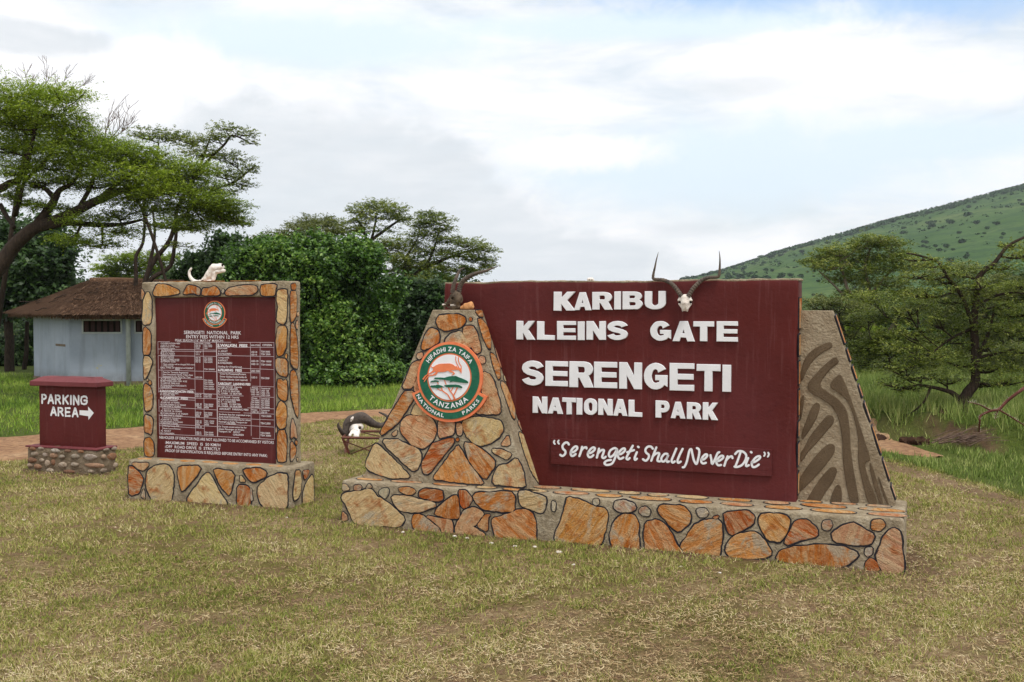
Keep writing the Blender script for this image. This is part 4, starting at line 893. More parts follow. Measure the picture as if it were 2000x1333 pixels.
LT_ = [('CONSERVATION FEES', 80, 300, 70, 2.4), ('NON CITIZEN', 470, 560, 72, 2.4), ('CITIZEN', 575, 640, 72, 2.4), ('A.ABOVE 16 YEARS', 80, 240, 90, 2), ('B.Between 5-15 Years', 80, 290, 106, 2), ('C.Below 5 Years', 80, 240, 125, 2),
 ('USD 60', 470, 530, 90, 2), ('USD 20', 470, 530, 106, 2), ('FREE', 475, 520, 125, 2), ('TSH 10000', 570, 660, 90, 2), ('TSH 2500', 570, 660, 106, 2), ('FREE', 575, 610, 125, 2),
 ('2.VEHICLE', 90, 210, 145, 2), ('A.ABOVE 16 YEARS', 80, 235, 165, 2), ('B.5-15 Years', 80, 240, 182, 2), ('C.Below 5 Years', 80, 238, 197, 2), ('USD 10', 475, 535, 168, 2), ('USD 5', 475, 520, 192, 2),
 ('FOREIGN VEHICLE', 82, 230, 214, 2), ('A.UP TO 2000 KGS', 82, 230, 232, 2), ('B.2001-7000 KGS', 82, 290, 249, 2), ('C.ABOVE 7000 KGS', 82, 290, 263, 2), ('D.OPEN CAR', 82, 250, 277, 2),
 ('USD 40', 470, 530, 232, 2), ('USD 60', 470, 530, 249, 2), ('USD 80', 470, 530, 265, 2), ('USD 90', 470, 530, 280, 2), ('TSH 20000', 570, 665, 235, 2), ('TSH 35000', 570, 665, 252, 2), ('TSH 75000', 570, 665, 268, 2), ('TSH 90000', 570, 665, 284, 2),
 ('Open vehicles will be charged 50% more', 108, 465, 306, 2.6), ('of the normal', 108, 222, 324, 2.4), ('E.ALL TYPES OF VEHICLE ACCIDENT', 80, 450, 347, 2.8), ('FEES', 245, 295, 366, 2.4), ('TSH 200000', 572, 690, 365, 2.8),
 ('Fees for Tanzania Registered', 108, 390, 398, 2.8), ('(Non Government) Vehicles, Trailers, Boats', 105, 445, 423, 2.8), ('Stationed In the Park Per Year', 105, 420, 448, 2.8), ('USD 500', 472, 550, 458, 3),
 ('A. UP TO 2000 KGS', 80, 310, 474, 2.8), ('B. BETWEEN 2001-7001 KGS', 80, 378, 496, 2.8), ('C. ABOVE 7000 KGS', 80, 295, 521, 2.8), ('D. TRAILER,TRACTORS BOATS', 80, 370, 547, 2.8), ('E. AIRCRAFTS', 80, 205, 567, 2.8),
 ('TSH 20000', 570, 665, 490, 2.6), ('TSH 50000', 570, 670, 512, 2.6), ('TSH 100000', 570, 685, 534, 2.6), ('TSH 50000', 570, 680, 560, 2.6), ('TSH 200000', 570, 688, 586, 2.6),
 ('3.ACCOMODATIN FEES', 72, 452, 614, 3.9), ('A. REST HOUSE FEES', 78, 280, 634, 2.4), ('B. HOSTEL FEES', 78, 240, 651, 2.4), ('USD 30', 472, 540, 650, 2.6), ('USD 20', 472, 540, 672, 2.6), ('TSH 2000', 572, 660, 654, 2.6), ('TSH 500', 572, 655, 676, 2.6),
 ('4.CAMPING  FEES', 72, 388, 690, 3.9), ('Public Campsites', 110, 272, 712, 2.4), ('A. ABOVE 16 YEARS', 80, 292, 738, 2.8), ('B. CHILDREN 5-15 YEARS', 80, 365, 763, 2.8), ('C. BELOW 5 YEARS', 80, 306, 783, 2.6),
 ('USD 30', 472, 545, 758, 2.8), ('USD 5', 472, 540, 778, 2.8), ('FREE', 496, 542, 798, 2.6), ('TSH 20000', 572, 675, 762, 2.8), ('TSH 5000', 572, 672, 782, 2.8), ('FREE', 576, 625, 800, 2.6),
 ('Special Campsites', 112, 296, 810, 2.4), ('A. ABOVE 16 YEARS', 80, 320, 835, 2.8), ('B. CHILDREN 5-15 YEARS', 80, 390, 862, 2.8), ('C. BELOW 5 YEARS', 80, 326, 886, 2.8), ('USD 60', 472, 540, 855, 2.8), ('USD 5', 472, 535, 875, 2.8), ('FREE', 472, 524, 895, 2.6), ('TSH 50000', 572, 665, 858, 2.8), ('TSH 5000', 572, 662, 880, 2.8), ('FREE', 576, 622, 898, 2.6),
 ('Seasonal Campsites', 112, 310, 911, 2.4), ('A. ABOVE 16 YEARS', 80, 280, 933, 2.6), ('B. CHILDREN 5-15 YEARS', 80, 330, 956, 2.6), ('C. BELOW 5 YEARS', 80, 276, 975, 2.6), ('USD 60', 474, 542, 948, 2.6), ('USD 40', 474, 542, 968, 2.6), ('FREE', 476, 525, 988, 2.4), ('TSH  15000', 578, 685, 950, 2.6), ('TSH  7500', 578, 682, 972, 2.6), ('FREE', 580, 626, 992, 2.4),
 ('Filming Camp FEE', 112, 290, 1003, 2.6), ('USD 25', 476, 544, 1016, 2.6), ('Bush Lunch/Dinner', 112, 308, 1033, 2.4), ('A.  ADULT', 80, 196, 1060, 2.8), ('B.  CHILDREN', 80, 232, 1088, 2.8), ('USD 5', 474, 538, 1078, 2.8), ('USD 5', 474, 540, 1098, 2.8), ('TSH 5000', 575, 674, 1080, 2.8), ('TSH 5000', 575, 678, 1104, 2.8)]
for s, x0, x1, y, h in LT_: bt(ZL, s, x0, x1, y, h * 1.05, .04 if h > 3.5 else .014)
RT_ = [('5.WALKIN  FEES', 52, 372, 122, 5), ('NON CITIZEN', 410, 506, 115, 2.8), ('CITIZEN', 530, 630, 115, 3.4), ('Short walk', 55, 160, 147, 2.8), ('A. ADULT', 60, 160, 178, 3), ('B.CHILDREN', 60, 200, 206, 3), ('USD 20', 412, 475, 187, 3), ('USD 10', 412, 472, 215, 3), ('TSH 5000', 515, 610, 184, 3.2), ('TSH 2500', 515, 615, 212, 3.2),
 ('Long walk', 66, 178, 245, 2.8), ('A.ADULT', 58, 162, 276, 3.2), ('B.CHILDREN', 58, 208, 304, 3.4), ('Guiding for (Trip/Group)', 58, 312, 342, 3), ('USD 25', 412, 488, 284, 3.2), ('USD 10', 412, 488, 316, 3.2), ('TSH 10000', 515, 626, 287, 3.2), ('TSH 5000', 515, 624, 322, 3.2),
 ('6.FILMING  FEES', 58, 312, 382, 4.4), ('USD 500', 410, 500, 390, 3.4), ('Crew for(Tanzanian)Porters,', 80, 358, 418, 3), ('Driver Guides,Cooks,Guides &', 80, 362, 448, 3), ('Campers(Identity Card required)', 80, 372, 478, 3), ('USD 5', 414, 475, 458, 3.2), ('TSH 2500', 514, 604, 466, 3.4),
 ('7.AIRCRAFT  LANDING FEES', 58, 404, 526, 4.2), ('Foreign Aircraft  Capacity', 62, 314, 554, 2.6), ('A. UP TO 4 SEATER', 60, 270, 578, 3), ('B. 5 TO 12 SEATER', 60, 290, 602, 3), ('C. OVER  12 SEATER', 60, 312, 626, 3), ('Private', 420, 486, 566, 2.6), ('Commercial', 515, 612, 572, 2.6), ('USD 50', 412, 484, 588, 3), ('USD 100', 412, 492, 612, 3), ('USD 150', 412, 494, 638, 3), ('USD 120', 515, 600, 598, 3), ('USD 170', 515, 604, 622, 3), ('USD 220', 515, 610, 646, 3),
 ('Local Aircraft  Capacity', 62, 286, 664, 2.8), ('A. UP TO 4 SEATER', 62, 292, 692, 3), ('B. 5 - 12 SEATER', 62, 250, 714, 3), ('C. OVER  12 SEATER', 62, 302, 738, 3), ('D. OVER  20 SEATER', 62, 314, 762, 3), ('Private', 416, 476, 676, 2.6), ('Commercial', 515, 606, 682, 2.6), ('TSH 20000', 412, 495, 700, 2.8), ('TSH 30000', 412, 495, 722, 2.8), ('TSH 45000', 412, 495, 746, 2.8), ('TSH 60000', 412, 495, 770, 2.8), ('TSH 30000', 515, 606, 706, 2.8), ('TSH 50000', 515, 606, 728, 2.8), ('TSH 70000', 515, 606, 750, 2.8), ('TSH 90000', 515, 608, 774, 2.8),
 ('AIRCRAFT  PARKING FEES', 72, 382, 792, 3.2), ('Private', 416, 476, 800, 2.6), ('Commercial', 515, 604, 804, 2.6), ('USD 20', 418, 490, 824, 3), ('USD 50', 515, 580, 828, 3), ('Students fees for organized trips', 68, 402, 848, 2.8), ('from local Institutions', 68, 290, 872, 2.8), ('TSH 5000', 518, 624, 868, 3.2),
 ('On Transit conservation fee for citizen', 66, 404, 900, 2.8), ('Passenger on Public Transport for', 66, 370, 926, 2.8), ('CHILDREN', 148, 244, 948, 3), ('TSH 2,000', 510, 616, 946, 3.6), ('On Transit conservation fee for', 62, 362, 978, 2.8), ('citizen Passenger on Private', 62, 338, 1004, 2.8), ('Transport  for   ADULT', 62, 296, 1030, 3.2), ('CHILDREN', 218, 330, 1066, 3.4), ('TSH 5000', 508, 612, 1048, 3.2), ('TSH 3000', 508, 620, 1074, 3.2)]
for s, x0, x1, y, h in RT_: bt(ZR, s, x0, x1, y, h * 1.05, .045 if h > 4 else .018)
g.build('table_lettering', [M_TXT], panel)
g = G()
def rl(tr, x0, y0, x1, y1, w=.0045): p, q = tr(x0, y0), tr(x1, y1); rule(g, p[0], p[1], q[0], q[1], w)
for r_ in [(48, 45, 715, 52), (48, 128, 715, 142), (95, 150, 715, 158), (52, 203, 715, 212), (55, 366, 715, 385), (58, 448, 560, 472), (58, 572, 470, 588), (60, 606, 715, 640), (60, 655, 470, 680), (62, 672, 715, 692), (62, 690, 470, 708), (62, 782, 715, 818), (64, 880, 715, 914), (64, 975, 715, 1006), (64, 995, 575, 1028), (66, 1092, 715, 1118), (48, 45, 66, 1092), (92, 128, 102, 1092), (462, 50, 475, 1100), (560, 50, 575, 1108)]: rl(ZL, *r_)
for r_ in [(45, 75, 655, 78), (45, 128, 655, 130), (45, 215, 652, 228), (300, 352, 652, 366), (60, 395, 508, 402), (60, 530, 655, 550), (60, 635, 655, 662), (60, 760, 655, 784), (62, 815, 655, 840), (62, 878, 655, 902), (62, 942, 655, 978), (58, 1078, 658, 1108), (402, 78, 412, 1095), (506, 78, 502, 1100), (652, 78, 658, 1108)]: rl(ZR, *r_)
rl(ZR, 42, 72, 54, 1080, .011)
g.build('table_rules', [M_RULE], panel)
ec = F2.pix(419.6, 611.5, TB)
er = F2.pix(440.3, 611.5, TB)[0] - ec[0]; ez_ = F2.pix(419.6, 588, TB)[1] - ec[1]
emblem(panel, lambda x, y, h: F2.w(ec[0] + er * x, TB - h * .25, ec[1] + ez_ * y), 0, 1.)
# ------------------------------------------------------------ parking sign
ZP = lambda x, y: (x / 4.4417, 640 + y / 4.4417)
O3 = gnd(*ZP(232, 1238)); R3 = gnd(*ZP(842, 1277)); T3 = math.atan2(-(R3 - O3).y, (R3 - O3).x); F3 = Fr(O3, T3); L3 = (R3 - O3).length; H3 = .335
pk = thing('parking_sign', F3.w(L3 / 2, .2, 0), 'small maroon parking area sign with a sloped cap on a rubble stone base', 'sign')
g = G(); g.add(*fbox(F3, (0, 0, -.1), (L3, .40, H3), r=.035, cell=.07, amp=.022, seed=41, freq=5)); rb_ = g.build('rubble_base', [M_MUD], pk, smooth=True)
g = G()
def rub(P, N, ex, ey, w, h, sd):
    V = []; F = []; nu, nv = 10, 5
    for j in range(nv + 1):
        ph = (math.pi / 2) * j / nv
        for i in range(nu):
            a = 2 * math.pi * i / nu; rr = math.sin(ph) ** .7; n_ = 1 + .22 * noise.noise(Vector((math.cos(a) * 2, math.sin(a) * 2, sd)))
            V.append(P + ex * (math.cos(a) * rr * w / 2 * n_) + ey * (math.sin(a) * rr * h / 2 * n_) + N * (math.cos(ph) * .035 + .012 * noise.noise(Vector((i, j, sd))) - .006))
    for j in range(nv):
        for i in range(nu): F.append([j * nu + i, j * nu + (i + 1) % nu, (j + 1) * nu + (i + 1) % nu, (j + 1) * nu + i])
    return V, F
ZU = Vector((0, 0, 1))
for k, (cx, cy, w, h) in enumerate([(280, 1150, 90, 50), (305, 1098, 80, 42), (395, 1103, 52, 48), (468, 1112, 75, 52), (538, 1122, 48, 42), (655, 1118, 80, 48), (780, 1122, 125, 62), (365, 1150, 50, 40), (412, 1178, 50, 62), (465, 1170, 42, 60), (542, 1192, 78, 55), (652, 1190, 80, 42), (815, 1198, 180, 42), (330, 1205, 75, 45), (440, 1240, 80, 45), (600, 1252, 110, 36), (788, 1248, 60, 36), (285, 1050, 60, 40), (360, 1048, 60, 35), (480, 1068, 90, 40), (590, 1070, 70, 30), (700, 1075, 60, 30), (260, 1195, 50, 40)]):
    a, z = F3.pix(*ZP(cx, cy), 0); s = F3.pix(*ZP(cx + w, cy), 0)[0] - a; hh = z - F3.pix(*ZP(cx, cy + h), 0)[1]
    g.add(*rub(F3.w(a, .004, z), -F3.v, F3.u, ZU, s, hh, k))
for k, (cx, cy, w, h) in enumerate([(900, 1122, 42, 50), (972, 1120, 90, 72), (1004, 1195, 55, 52), (920, 1060, 60, 30), (990, 1050, 50, 40), (900, 1240, 60, 40)]):
    b, z = F3.side(*ZP(cx, cy), L3); s = abs(F3.side(*ZP(cx + w, cy), L3)[0] - b); hh = z - F3.side(*ZP(cx, cy + h), L3)[1]
    if 0 < b < .42: g.add(*rub(F3.w(L3 - .004, min(b, .36), z), F3.u, F3.v, ZU, min(s, .3), hh, k + 50))
g.build('rubble_facing', [M_RUBBLE], rb_, smooth=True)
g = G(); g.add(*fbox(F3, (-.012, -.012, H3 - .008), (L3 + .008, .41, H3 + .018), r=.009, cell=.08, amp=.008, seed=6)); g.build('maroon_ledge', [M_MARCAP], pk, smooth=True)
PB3 = .11; pa0 = F3.pix(*ZP(340, 800), PB3)[0]; pa1 = F3.pix(*ZP(836, 800), PB3)[0]; capz = F3.pix(*ZP(600, 512), PB3)[1]
g = G(); g.add(*fbox(F3, (pa0, PB3, H3), (pa1, PB3 + .2, capz + .03), r=.012, cell=.08, amp=.004, seed=7)); body = g.build('sign_body', [M_MAR], pk, smooth=True)
g = G(); e = .07
def capw(a, b, z):
    if z > capz + .07: k = (z - capz - .07) / .06; return (a + (pa0 + .12 - a) * k * .0 + (1 if a < (pa0 + pa1) / 2 else -1) * .13 * k, b + (1 if b < PB3 + .1 else -1) * .11 * k, z)
    return (a, b, z)
g.add(*fbox(F3, (pa0 - e - .03, PB3 - e, capz), (pa1 + e, PB3 + .2 + e, capz + .13), r=.012, cell=.05, amp=.004, seed=9, warp=capw)); g.build('sign_cap', [M_MARCAP], pk, smooth=False)
SF = {'P': [[(0, 0), (0, 1), (.5, 1), (.85, .9), (.95, .75), (.85, .58), (.5, .48), (0, .48)]], 'A': [[(0, 0), (.46, 1), (.54, 1), (1, 0)], [(.2, .33), (.8, .33)]], 'R': [[(0, 0), (0, 1), (.5, 1), (.85, .9), (.92, .75), (.82, .58), (.5, .5), (0, .5)], [(.5, .5), (1, 0)]],
      'K': [[(0, 0), (0, 1)], [(1, 1), (.05, .45)], [(.35, .6), (1, 0)]], 'I': [[(.5, 0), (.5, 1)]], 'N': [[(0, 0), (0, 1), (.05, 1), (.95, 0), (1, 0), (1, 1)]], 'G': [[(.98, .78), (.85, .95), (.5, 1), (.12, .9), (0, .5), (.12, .1), (.5, 0), (.88, .08), (1, .3), (1, .48), (.55, .48)]],
      'E': [[(1, 1), (0, 1), (0, 0), (1, 0)], [(0, .5), (.9, .5)]]}
g = G(); LB = PB3 - .003; kk = 0
for ch, x0, x1, y0, y1 in [('P', 366, 402, 584, 655), ('A', 420, 463, 586, 657), ('R', 484, 524, 590, 660), ('K', 549, 590, 592, 662), ('I', 605, 625, 594, 664), ('N', 640, 682, 594, 668), ('G', 703, 755, 598, 666), ('A', 443, 486, 694, 760), ('R', 507, 546, 698, 764), ('E', 570, 606, 700, 768), ('A', 630, 674, 702, 772)]:
    for st in SF[ch]:
        kk += 1; P = [F3.pix(*ZP(x0 + x * (x1 - x0), y1 + y * (y0 - y1)), LB) for x, y in st]
        V, F = strip(P, .0145); g.add([F3.w(v.x, LB - .0007 * (kk % 3), v.y) for v in V], F)
        for p in P[1:-1]:
            n = 10; V = [Vector((p[0] + .0145 * math.cos(i * 2 * math.pi / n), p[1] + .0145 * math.sin(i * 2 * math.pi / n))) for i in range(n)]; g.add([F3.w(v.x, LB - .0024, v.y) for v in V], [list(range(n))])
P = [F3.pix(*ZP(x, y), LB) for x, y in [(690, 718), (766, 722), (764, 686), (814, 742), (768, 802), (766, 770), (690, 758)]]
g.add([F3.w(a, LB - .001, z) for a, z in P], [list(range(7))])
g.build('parking_lettering', [M_WHITE], body)
# ------------------------------------------------------------ skulls and horns
def horn(P, R, ringn=14, amp=.12, k=10, smooth_end=.75):
    C = catmull(P, 10); n = len(C); rr = []
    for i in range(n):
        t = i / (n - 1); j = t * (len(R) - 1); a = int(min(j, len(R) - 2)); r = R[a] + (R[a + 1] - R[a]) * (j - a)
        rr.append(r)
    L = [0]
    for i in range(1, n): L.append(L[-1] + (C[i] - C[i - 1]).length)
    D = []; N = 130
    Q = []; RR = []
    for s in range(N + 1):
        d = L[-1] * s / N; i = max(j for j in range(n) if L[j] <= d + 1e-9); i = min(i, n - 2); f = (d - L[i]) / max(1e-9, L[i + 1] - L[i])
        t = s / N; w = max(0, 1 - t / smooth_end) ** .5
        Q.append(C[i].lerp(C[i + 1], f)); saw = abs(((t / smooth_end * ringn) % 1) - .5) * 2
        RR.append((rr[i] + (rr[i + 1] - rr[i]) * f) * (1 + amp * w * (saw - .5)))
    return tube(Q, RR, k)
def W(fr, b): return lambda px, py, db=0.: fr.w(*(lambda az: (az[0], b + db, az[1]))(fr.pix(px, py, b + db)))
# A: tusked skull on the fee board
P = W(F2, FB + .12); u = 162.; base = P(398, 555)
sk = thing('tusked_skull', F2.w(F2.loc(base)[0], FB + .12, HF), 'bleached animal skull with a long curved tusk lying on top of the fee board', 'skull')
g = G(); q = lambda x, y, db=0: tuple(P(x, y, db))
caps = [(q(415, 518.5), q(434, 517.5), 2.6 / u, 2.6 / u), (q(420, 524), q(433, 522), 6 / u, 5 / u), (q(424, 531), q(438, 529), 4.5 / u, 3 / u), (q(417, 524), q(408, 538), 7.2 / u, 7.6 / u), (q(419, 534), q(417, 545), 5 / u, 4 / u), (q(408, 538), q(398, 550), 7 / u, 6 / u), (q(404, 549), q(412, 550), 4.5 / u, 3.8 / u), (q(396, 551), q(386, 551), 4.2 / u, 3 / u)]
cuts = [(q(395.8, 551, -.04), q(395.8, 551, -.02), 3.4 / u, 3.4 / u), (q(435, 517.5, -.03), q(434.5, 517.5, 0), 2.3 / u, 2.3 / u), (q(387, 549.5, -.03), q(387, 549.5, 0), 1.6 / u, 1.6 / u), (q(432.5, 527, -.06), q(433, 531, -.05), 1.8 / u, 1.6 / u), (q(404, 550, -.06), q(408, 541, -.05), 1.2 / u, 1. / u), (q(411, 549, -.06), q(412, 545, -.05), 1.2 / u, 1. / u)]
add_blob(g, caps, cuts, k=.008, h=.005, rough=.004); so = g.build('skull', [M_BONE], sk, smooth=True)
g = G(); add_blob(g, [(q(395.8, 551, -.026), q(395.8, 551, -.02), 2.7 / u, 2.7 / u)], h=.0045); g.build('nostril', [M_SHADE], so)
g = G(); add_blob(g, [(q(434.5, 518, -.016), q(434.5, 518, -.01), 2. / u, 2 / u)], h=.004); g.build('ear_hole', [M_SHADE], so)
g = G(); g.add(*horn([P(389, 551), P(382, 550.5), P(375.5, 546.5), P(370.5, 539), P(370, 531), P(373, 525.5), P(374.5, 524)], [3.6 / u, 3.8 / u, 3.5 / u, 3.1 / u, 2.6 / u, 2 / u, 1.2 / u], 1, .0)); g.build('tusk', [M_BONE], sk, smooth=True)
# B: impala skull on the wall
P = W(F1, WB - .07); u = 203.; q = lambda x, y, db=0: tuple(P(x, y, db)); base = P(1338, 608)
sk = thing('horned_skull', F1.w(F1.loc(base)[0], WB - .07, F1.loc(base)[2]), 'white antelope skull with wide ridged horns hung on the welcome wall right of KARIBU', 'skull')
g = G()
caps = [(q(1334, 585, .02), q(1342, 585, .02), 9 / u, 9 / u), (q(1338, 583, 0), q(1338, 592, -.01), 8 / u, 7.5 / u), (q(1338, 592, -.01), q(1338, 602, -.01), 8 / u, 6 / u), (q(1333.5, 601), q(1333.5, 607.5), 3 / u, 1.6 / u), (q(1342.5, 601), q(1342.5, 607.5), 3 / u, 1.6 / u), (q(1327.5, 594, .015), q(1331, 600, .01), 2.8 / u, 2 / u), (q(1348.5, 594, .015), q(1345, 600, .01), 2.8 / u, 2 / u), (q(1325.5, 587, 0), q(1330, 586, 0), 2.4 / u, 3 / u), (q(1350.5, 587, 0), q(1346, 586, 0), 2.4 / u, 3 / u)]
cuts = [(q(1327, 590.5, -.05), q(1328, 590.5, .01), 2.5 / u, 2.5 / u), (q(1349.5, 590.5, -.05), q(1348.5, 590.5, .01), 2.5 / u, 2.5 / u), (q(1338.3, 600, -.06), q(1338.3, 608, -.02), 3 / u, 2 / u)]
add_blob(g, caps, cuts, k=.012, h=.0045, rough=.001); so = g.build('skull', [M_BONE], sk, smooth=True)
g = G(); add_blob(g, [(q(1338.3, 601, .0), q(1338.3, 605, .0), 3 / u, 2.6 / u)], h=.004); g.build('nasal_opening', [M_SHADE], so)
for x in (1327.4, 1349.2): g = G(); add_blob(g, [(q(x, 590.5, .0), q(x, 590.5, .01), 2.2 / u, 2.2 / u)], h=.004); g.build('eye_socket', [M_SHADE], so)
for pts in ([(1332, 580), (1328.8, 576), (1322.8, 567), (1312, 555), (1297.6, 548), (1285.6, 546.5), (1276.5, 545), (1276, 537), (1279, 523), (1282, 508), (1286, 493)], [(1343.5, 580), (1346.8, 575), (1352.8, 565.5), (1362.5, 555), (1372, 547), (1384, 542.5), (1396, 542), (1403.5, 540), (1405.3, 531), (1406, 518), (1406, 503.6), (1404.5, 490)]):
    n = len(pts); C = [P(x, y, -.01 + (.05 * math.sin(math.pi * i / n))) for i, (x, y) in enumerate(pts)]
    g = G(); g.add(*horn(C, [4.6 / u, 4.6 / u, 4.5 / u, 4.2 / u, 3.8 / u, 3.4 / u, 3.1 / u, 2.7 / u, 2. / u, 1.3 / u, .3 / u], 19, .32, smooth_end=.8)); g.build('horn', [M_HORN], sk, smooth=True)
# C: dark skull on the wing and the tan rock beside it
P = W(F1, .37); u = 192.; q = lambda x, y, db=0: tuple(P(x, y, db)); c0 = F1.loc(P(888, 600))
sk = thing('dark_horned_skull', F1.w(c0[0], .37, HP), 'dark weathered antelope head with long swept-back horns sitting on the stone wing', 'skull')
g = G()
caps = [(q(890, 577), q(895, 582), 9 / u, 9.5 / u), (q(890, 580), q(882, 588), 10 / u, 8 / u), (q(882, 589), q(871, 594), 7 / u, 3.5 / u), (q(894, 588), q(888, 598), 9 / u, 6 / u), (q(887, 601), q(876, 600.5), 4 / u, 2.5 / u), (q(869, 596), q(865, 595.5), 2 / u, 2 / u), (q(868, 597), q(868, 604), 1.8 / u, 2 / u), (q(888, 600), q(897, 600), 5 / u, 4 / u)]
cuts = [(q(884, 583, -.08), q(884, 583, -.03), 2.5 / u, 2.5 / u), (q(877, 596.5, -.06), q(879, 596.5, .03), 1.8 / u, 1.8 / u)]
add_blob(g, caps, cuts, k=.02, h=.006, rough=.005); so = g.build('skull', [M_BONED], sk, smooth=True)
g = G()
for i in range(5):
    x = 880.5 + i * 2; g.add(*tube([P(x, 594.5, -.033), P(x, 598, -.034)], [.006, .003], 5))
g.build('teeth', [M_BONE], so); g = G(); g.add(*tube([P(864, 595.3, -.012), P(871, 595.3, -.012)], .009, 6)); g.build('nose_bone', [M_BONE], so)
g = G(); g.add(*horn([P(884, 572, -.03), P(884.5, 566, -.03), P(886.5, 556, -.03), P(890.5, 545, -.02), P(895, 534, 0), P(900, 526.5, .02), (P(908.5, 523.6, .04))], [4.5 / u, 4.6 / u, 4.3 / u, 3.8 / u, 3. / u, 1.9 / u, .3 / u], 17, .28)); g.build('horn', [M_HORN], sk, smooth=True)
g = G(); g.add(*horn([P(896.5, 572, .03), P(897, 567, .03), P(899.5, 557.6, .03), P(905.8, 547.7, .02), P(918.4, 539.6, .02), P(931, 534, .01), P(944.5, 530.6), P(958, 526.), P(974.2, 519.5)], [5.2 / u, 5.2 / u, 5 / u, 4.8 / u, 4.3 / u, 3.6 / u, 2.8 / u, 1.9 / u, .3 / u], 22, .25, smooth_end=.85)); g.build('horn', [M_HORN], sk, smooth=True)
P = W(F1, .34); q = lambda x, y, db=0: tuple(P(x, y, db))
g = G(); add_blob(g, [(q(901, 601.5), q(908, 599), 3 / u, 5 / u), (q(910, 598), q(920, 594.5), 6 / u, 5 / u), (q(912, 600), q(922, 600), 6 / u, 4.5 / u)], k=.012, h=.009, rough=.006)
tag(g.build('rock', [M_ROCK], None, F1.w(F1.loc(P(911, 604))[0], .34, HP), smooth=False), 'angular tan rock resting beside the dark horned skull on the stone wing', 'rock')
# D: tiny skull on the wall's top
P = W(F1, WB + .1); u = 196.; q = lambda x, y, db=0: tuple(P(x, y, db))
g = G(); add_blob(g, [(q(1150.5, 546.5), q(1156, 546.5), 4 / u, 4 / u), (q(1152, 551), q(1155, 551), 3.4 / u, 3.4 / u), (q(1157, 549), q(1159, 548.5), 3 / u, 2 / u)], [(q(1151, 547.5, -.04), q(1151, 547.5, 0), 1.3 / u, 1.3 / u), (q(1156, 547.5, -.04), q(1156, 547.5, 0), 1.3 / u, 1.3 / u), (q(1153.4, 551.5, -.04), q(1153.4, 551.5, 0), 1 / u, 1 / u)], k=.006, h=.0035)
tag(g.build('small_skull', [M_BONE], None, F1.w(F1.loc(P(1153, 552))[0], WB + .1, HW), smooth=True), 'tiny white skull perched on top of the long maroon wall above KARIBU', 'skull')
# E: low rusty stand with the buffalo skull
TZ = .285
A1, A2 = gnd(668.5, 855, TZ), gnd(754, 856.5, TZ); A4 = gnd(683, 842.2, TZ); A3 = A4 + (A2 - A1)
stn = thing('metal_stand', (A1 + A3) / 2 * Vector((1, 1, 0)) if False else Vector(((A1.x + A3.x) / 2, (A1.y + A3.y) / 2, 0)), 'low rusty angle-iron stand on the lawn behind the left stone wing', 'stand')
def bar(a, b, r=.014): return tube([a, b], r, 4)
g = G()
for a, b in ((A1, A2), (A2, A3), (A3, A4), (A4, A1)): g.add(*bar(a, b, .02))
g.build('top_frame', [M_RUST], stn)
G1, G2, G3, G4 = gnd(682, 885), gnd(741, 886), gnd(752, 873), gnd(687, 874)
G1 = Vector((A1.x + .11, A1.y + .12, 0)); G2 = Vector((A2.x - .11, A2.y + .12, 0)); G3 = Vector((A3.x - .11, A3.y - .25, 0)); G4 = Vector((A4.x + .02, A4.y - .62, 0))
for a, b in ((A1, G1), (A2, G2), (A3, G3), (A4, G4)):
    g = G(); g.add(*bar(a, b - Vector((0, 0, .03)), .024)); g.build('leg', [M_RUST], stn)
g = G(); g.add(*bar(A1.lerp(G1, .2), G2.lerp(A2, .05), .009)); g.add(*bar(A2.lerp(G2, .08), G1.lerp(A1, .03), .009)); g.add(*bar(A4 + Vector((.2, -.1, -.01)), A2.lerp(A3, .1), .009)); g.build('brace', [M_RUST], stn)
D0 = (A1.y + A4.y) / 2; Q = lambda x, y, d=0.: at(x, y, D0 + d); qq = lambda x, y, d=0.: tuple(Q(x, y, d)); u = 2080 / D0; zx = lambda X, Y: (640 + X / 11.107, 780 + Y / 11.108)
bs = thing('buffalo_skull', Vector((Q(700, 850).x, D0, TZ)), 'buffalo skull with a heavy dark horn boss and sweeping horns resting on the rusty stand', 'skull')
g = G(); z_ = lambda X, Y, d=0.: qq(*zx(X, Y), d)
caps = [(z_(520, 610), z_(690, 600), 90 / 11.1 / u, 90 / 11.1 / u), (z_(600, 640, -.08), z_(620, 720, -.3), 100 / 11.1 / u, 75 / 11.1 / u), (z_(610, 730, -.3), z_(620, 810, -.42), 80 / 11.1 / u, 60 / 11.1 / u), (z_(480, 790, -.42), z_(530, 700, -.3), 30 / 11.1 / u, 30 / 11.1 / u), (z_(440, 670, 0), z_(490, 670, -.05), 30 / 11.1 / u, 30 / 11.1 / u)]
cuts = [(z_(700, 625, -.4), z_(695, 625, -.05), 34 / 11.1 / u, 34 / 11.1 / u), (z_(545, 790, -.6), z_(545, 770, -.3), 24 / 11.1 / u, 20 / 11.1 / u), (z_(650, 690, -.5), z_(640, 700, -.34), 14 / 11.1 / u, 12 / 11.1 / u)]
add_blob(g, caps, cuts, k=.03, h=.012, rough=.004); so = g.build('skull', [M_BONE], bs, smooth=True)
g = G(); add_blob(g, [(z_(700, 628, -.12), z_(700, 628, -.1), 26 / 11.1 / u, 26 / 11.1 / u)], h=.008, k=.001); g.build('eye_socket', [M_SHADE], so)
R = [r / 11.1 / u for r in (125, 118, 100, 80, 62, 48, 34, 14)]
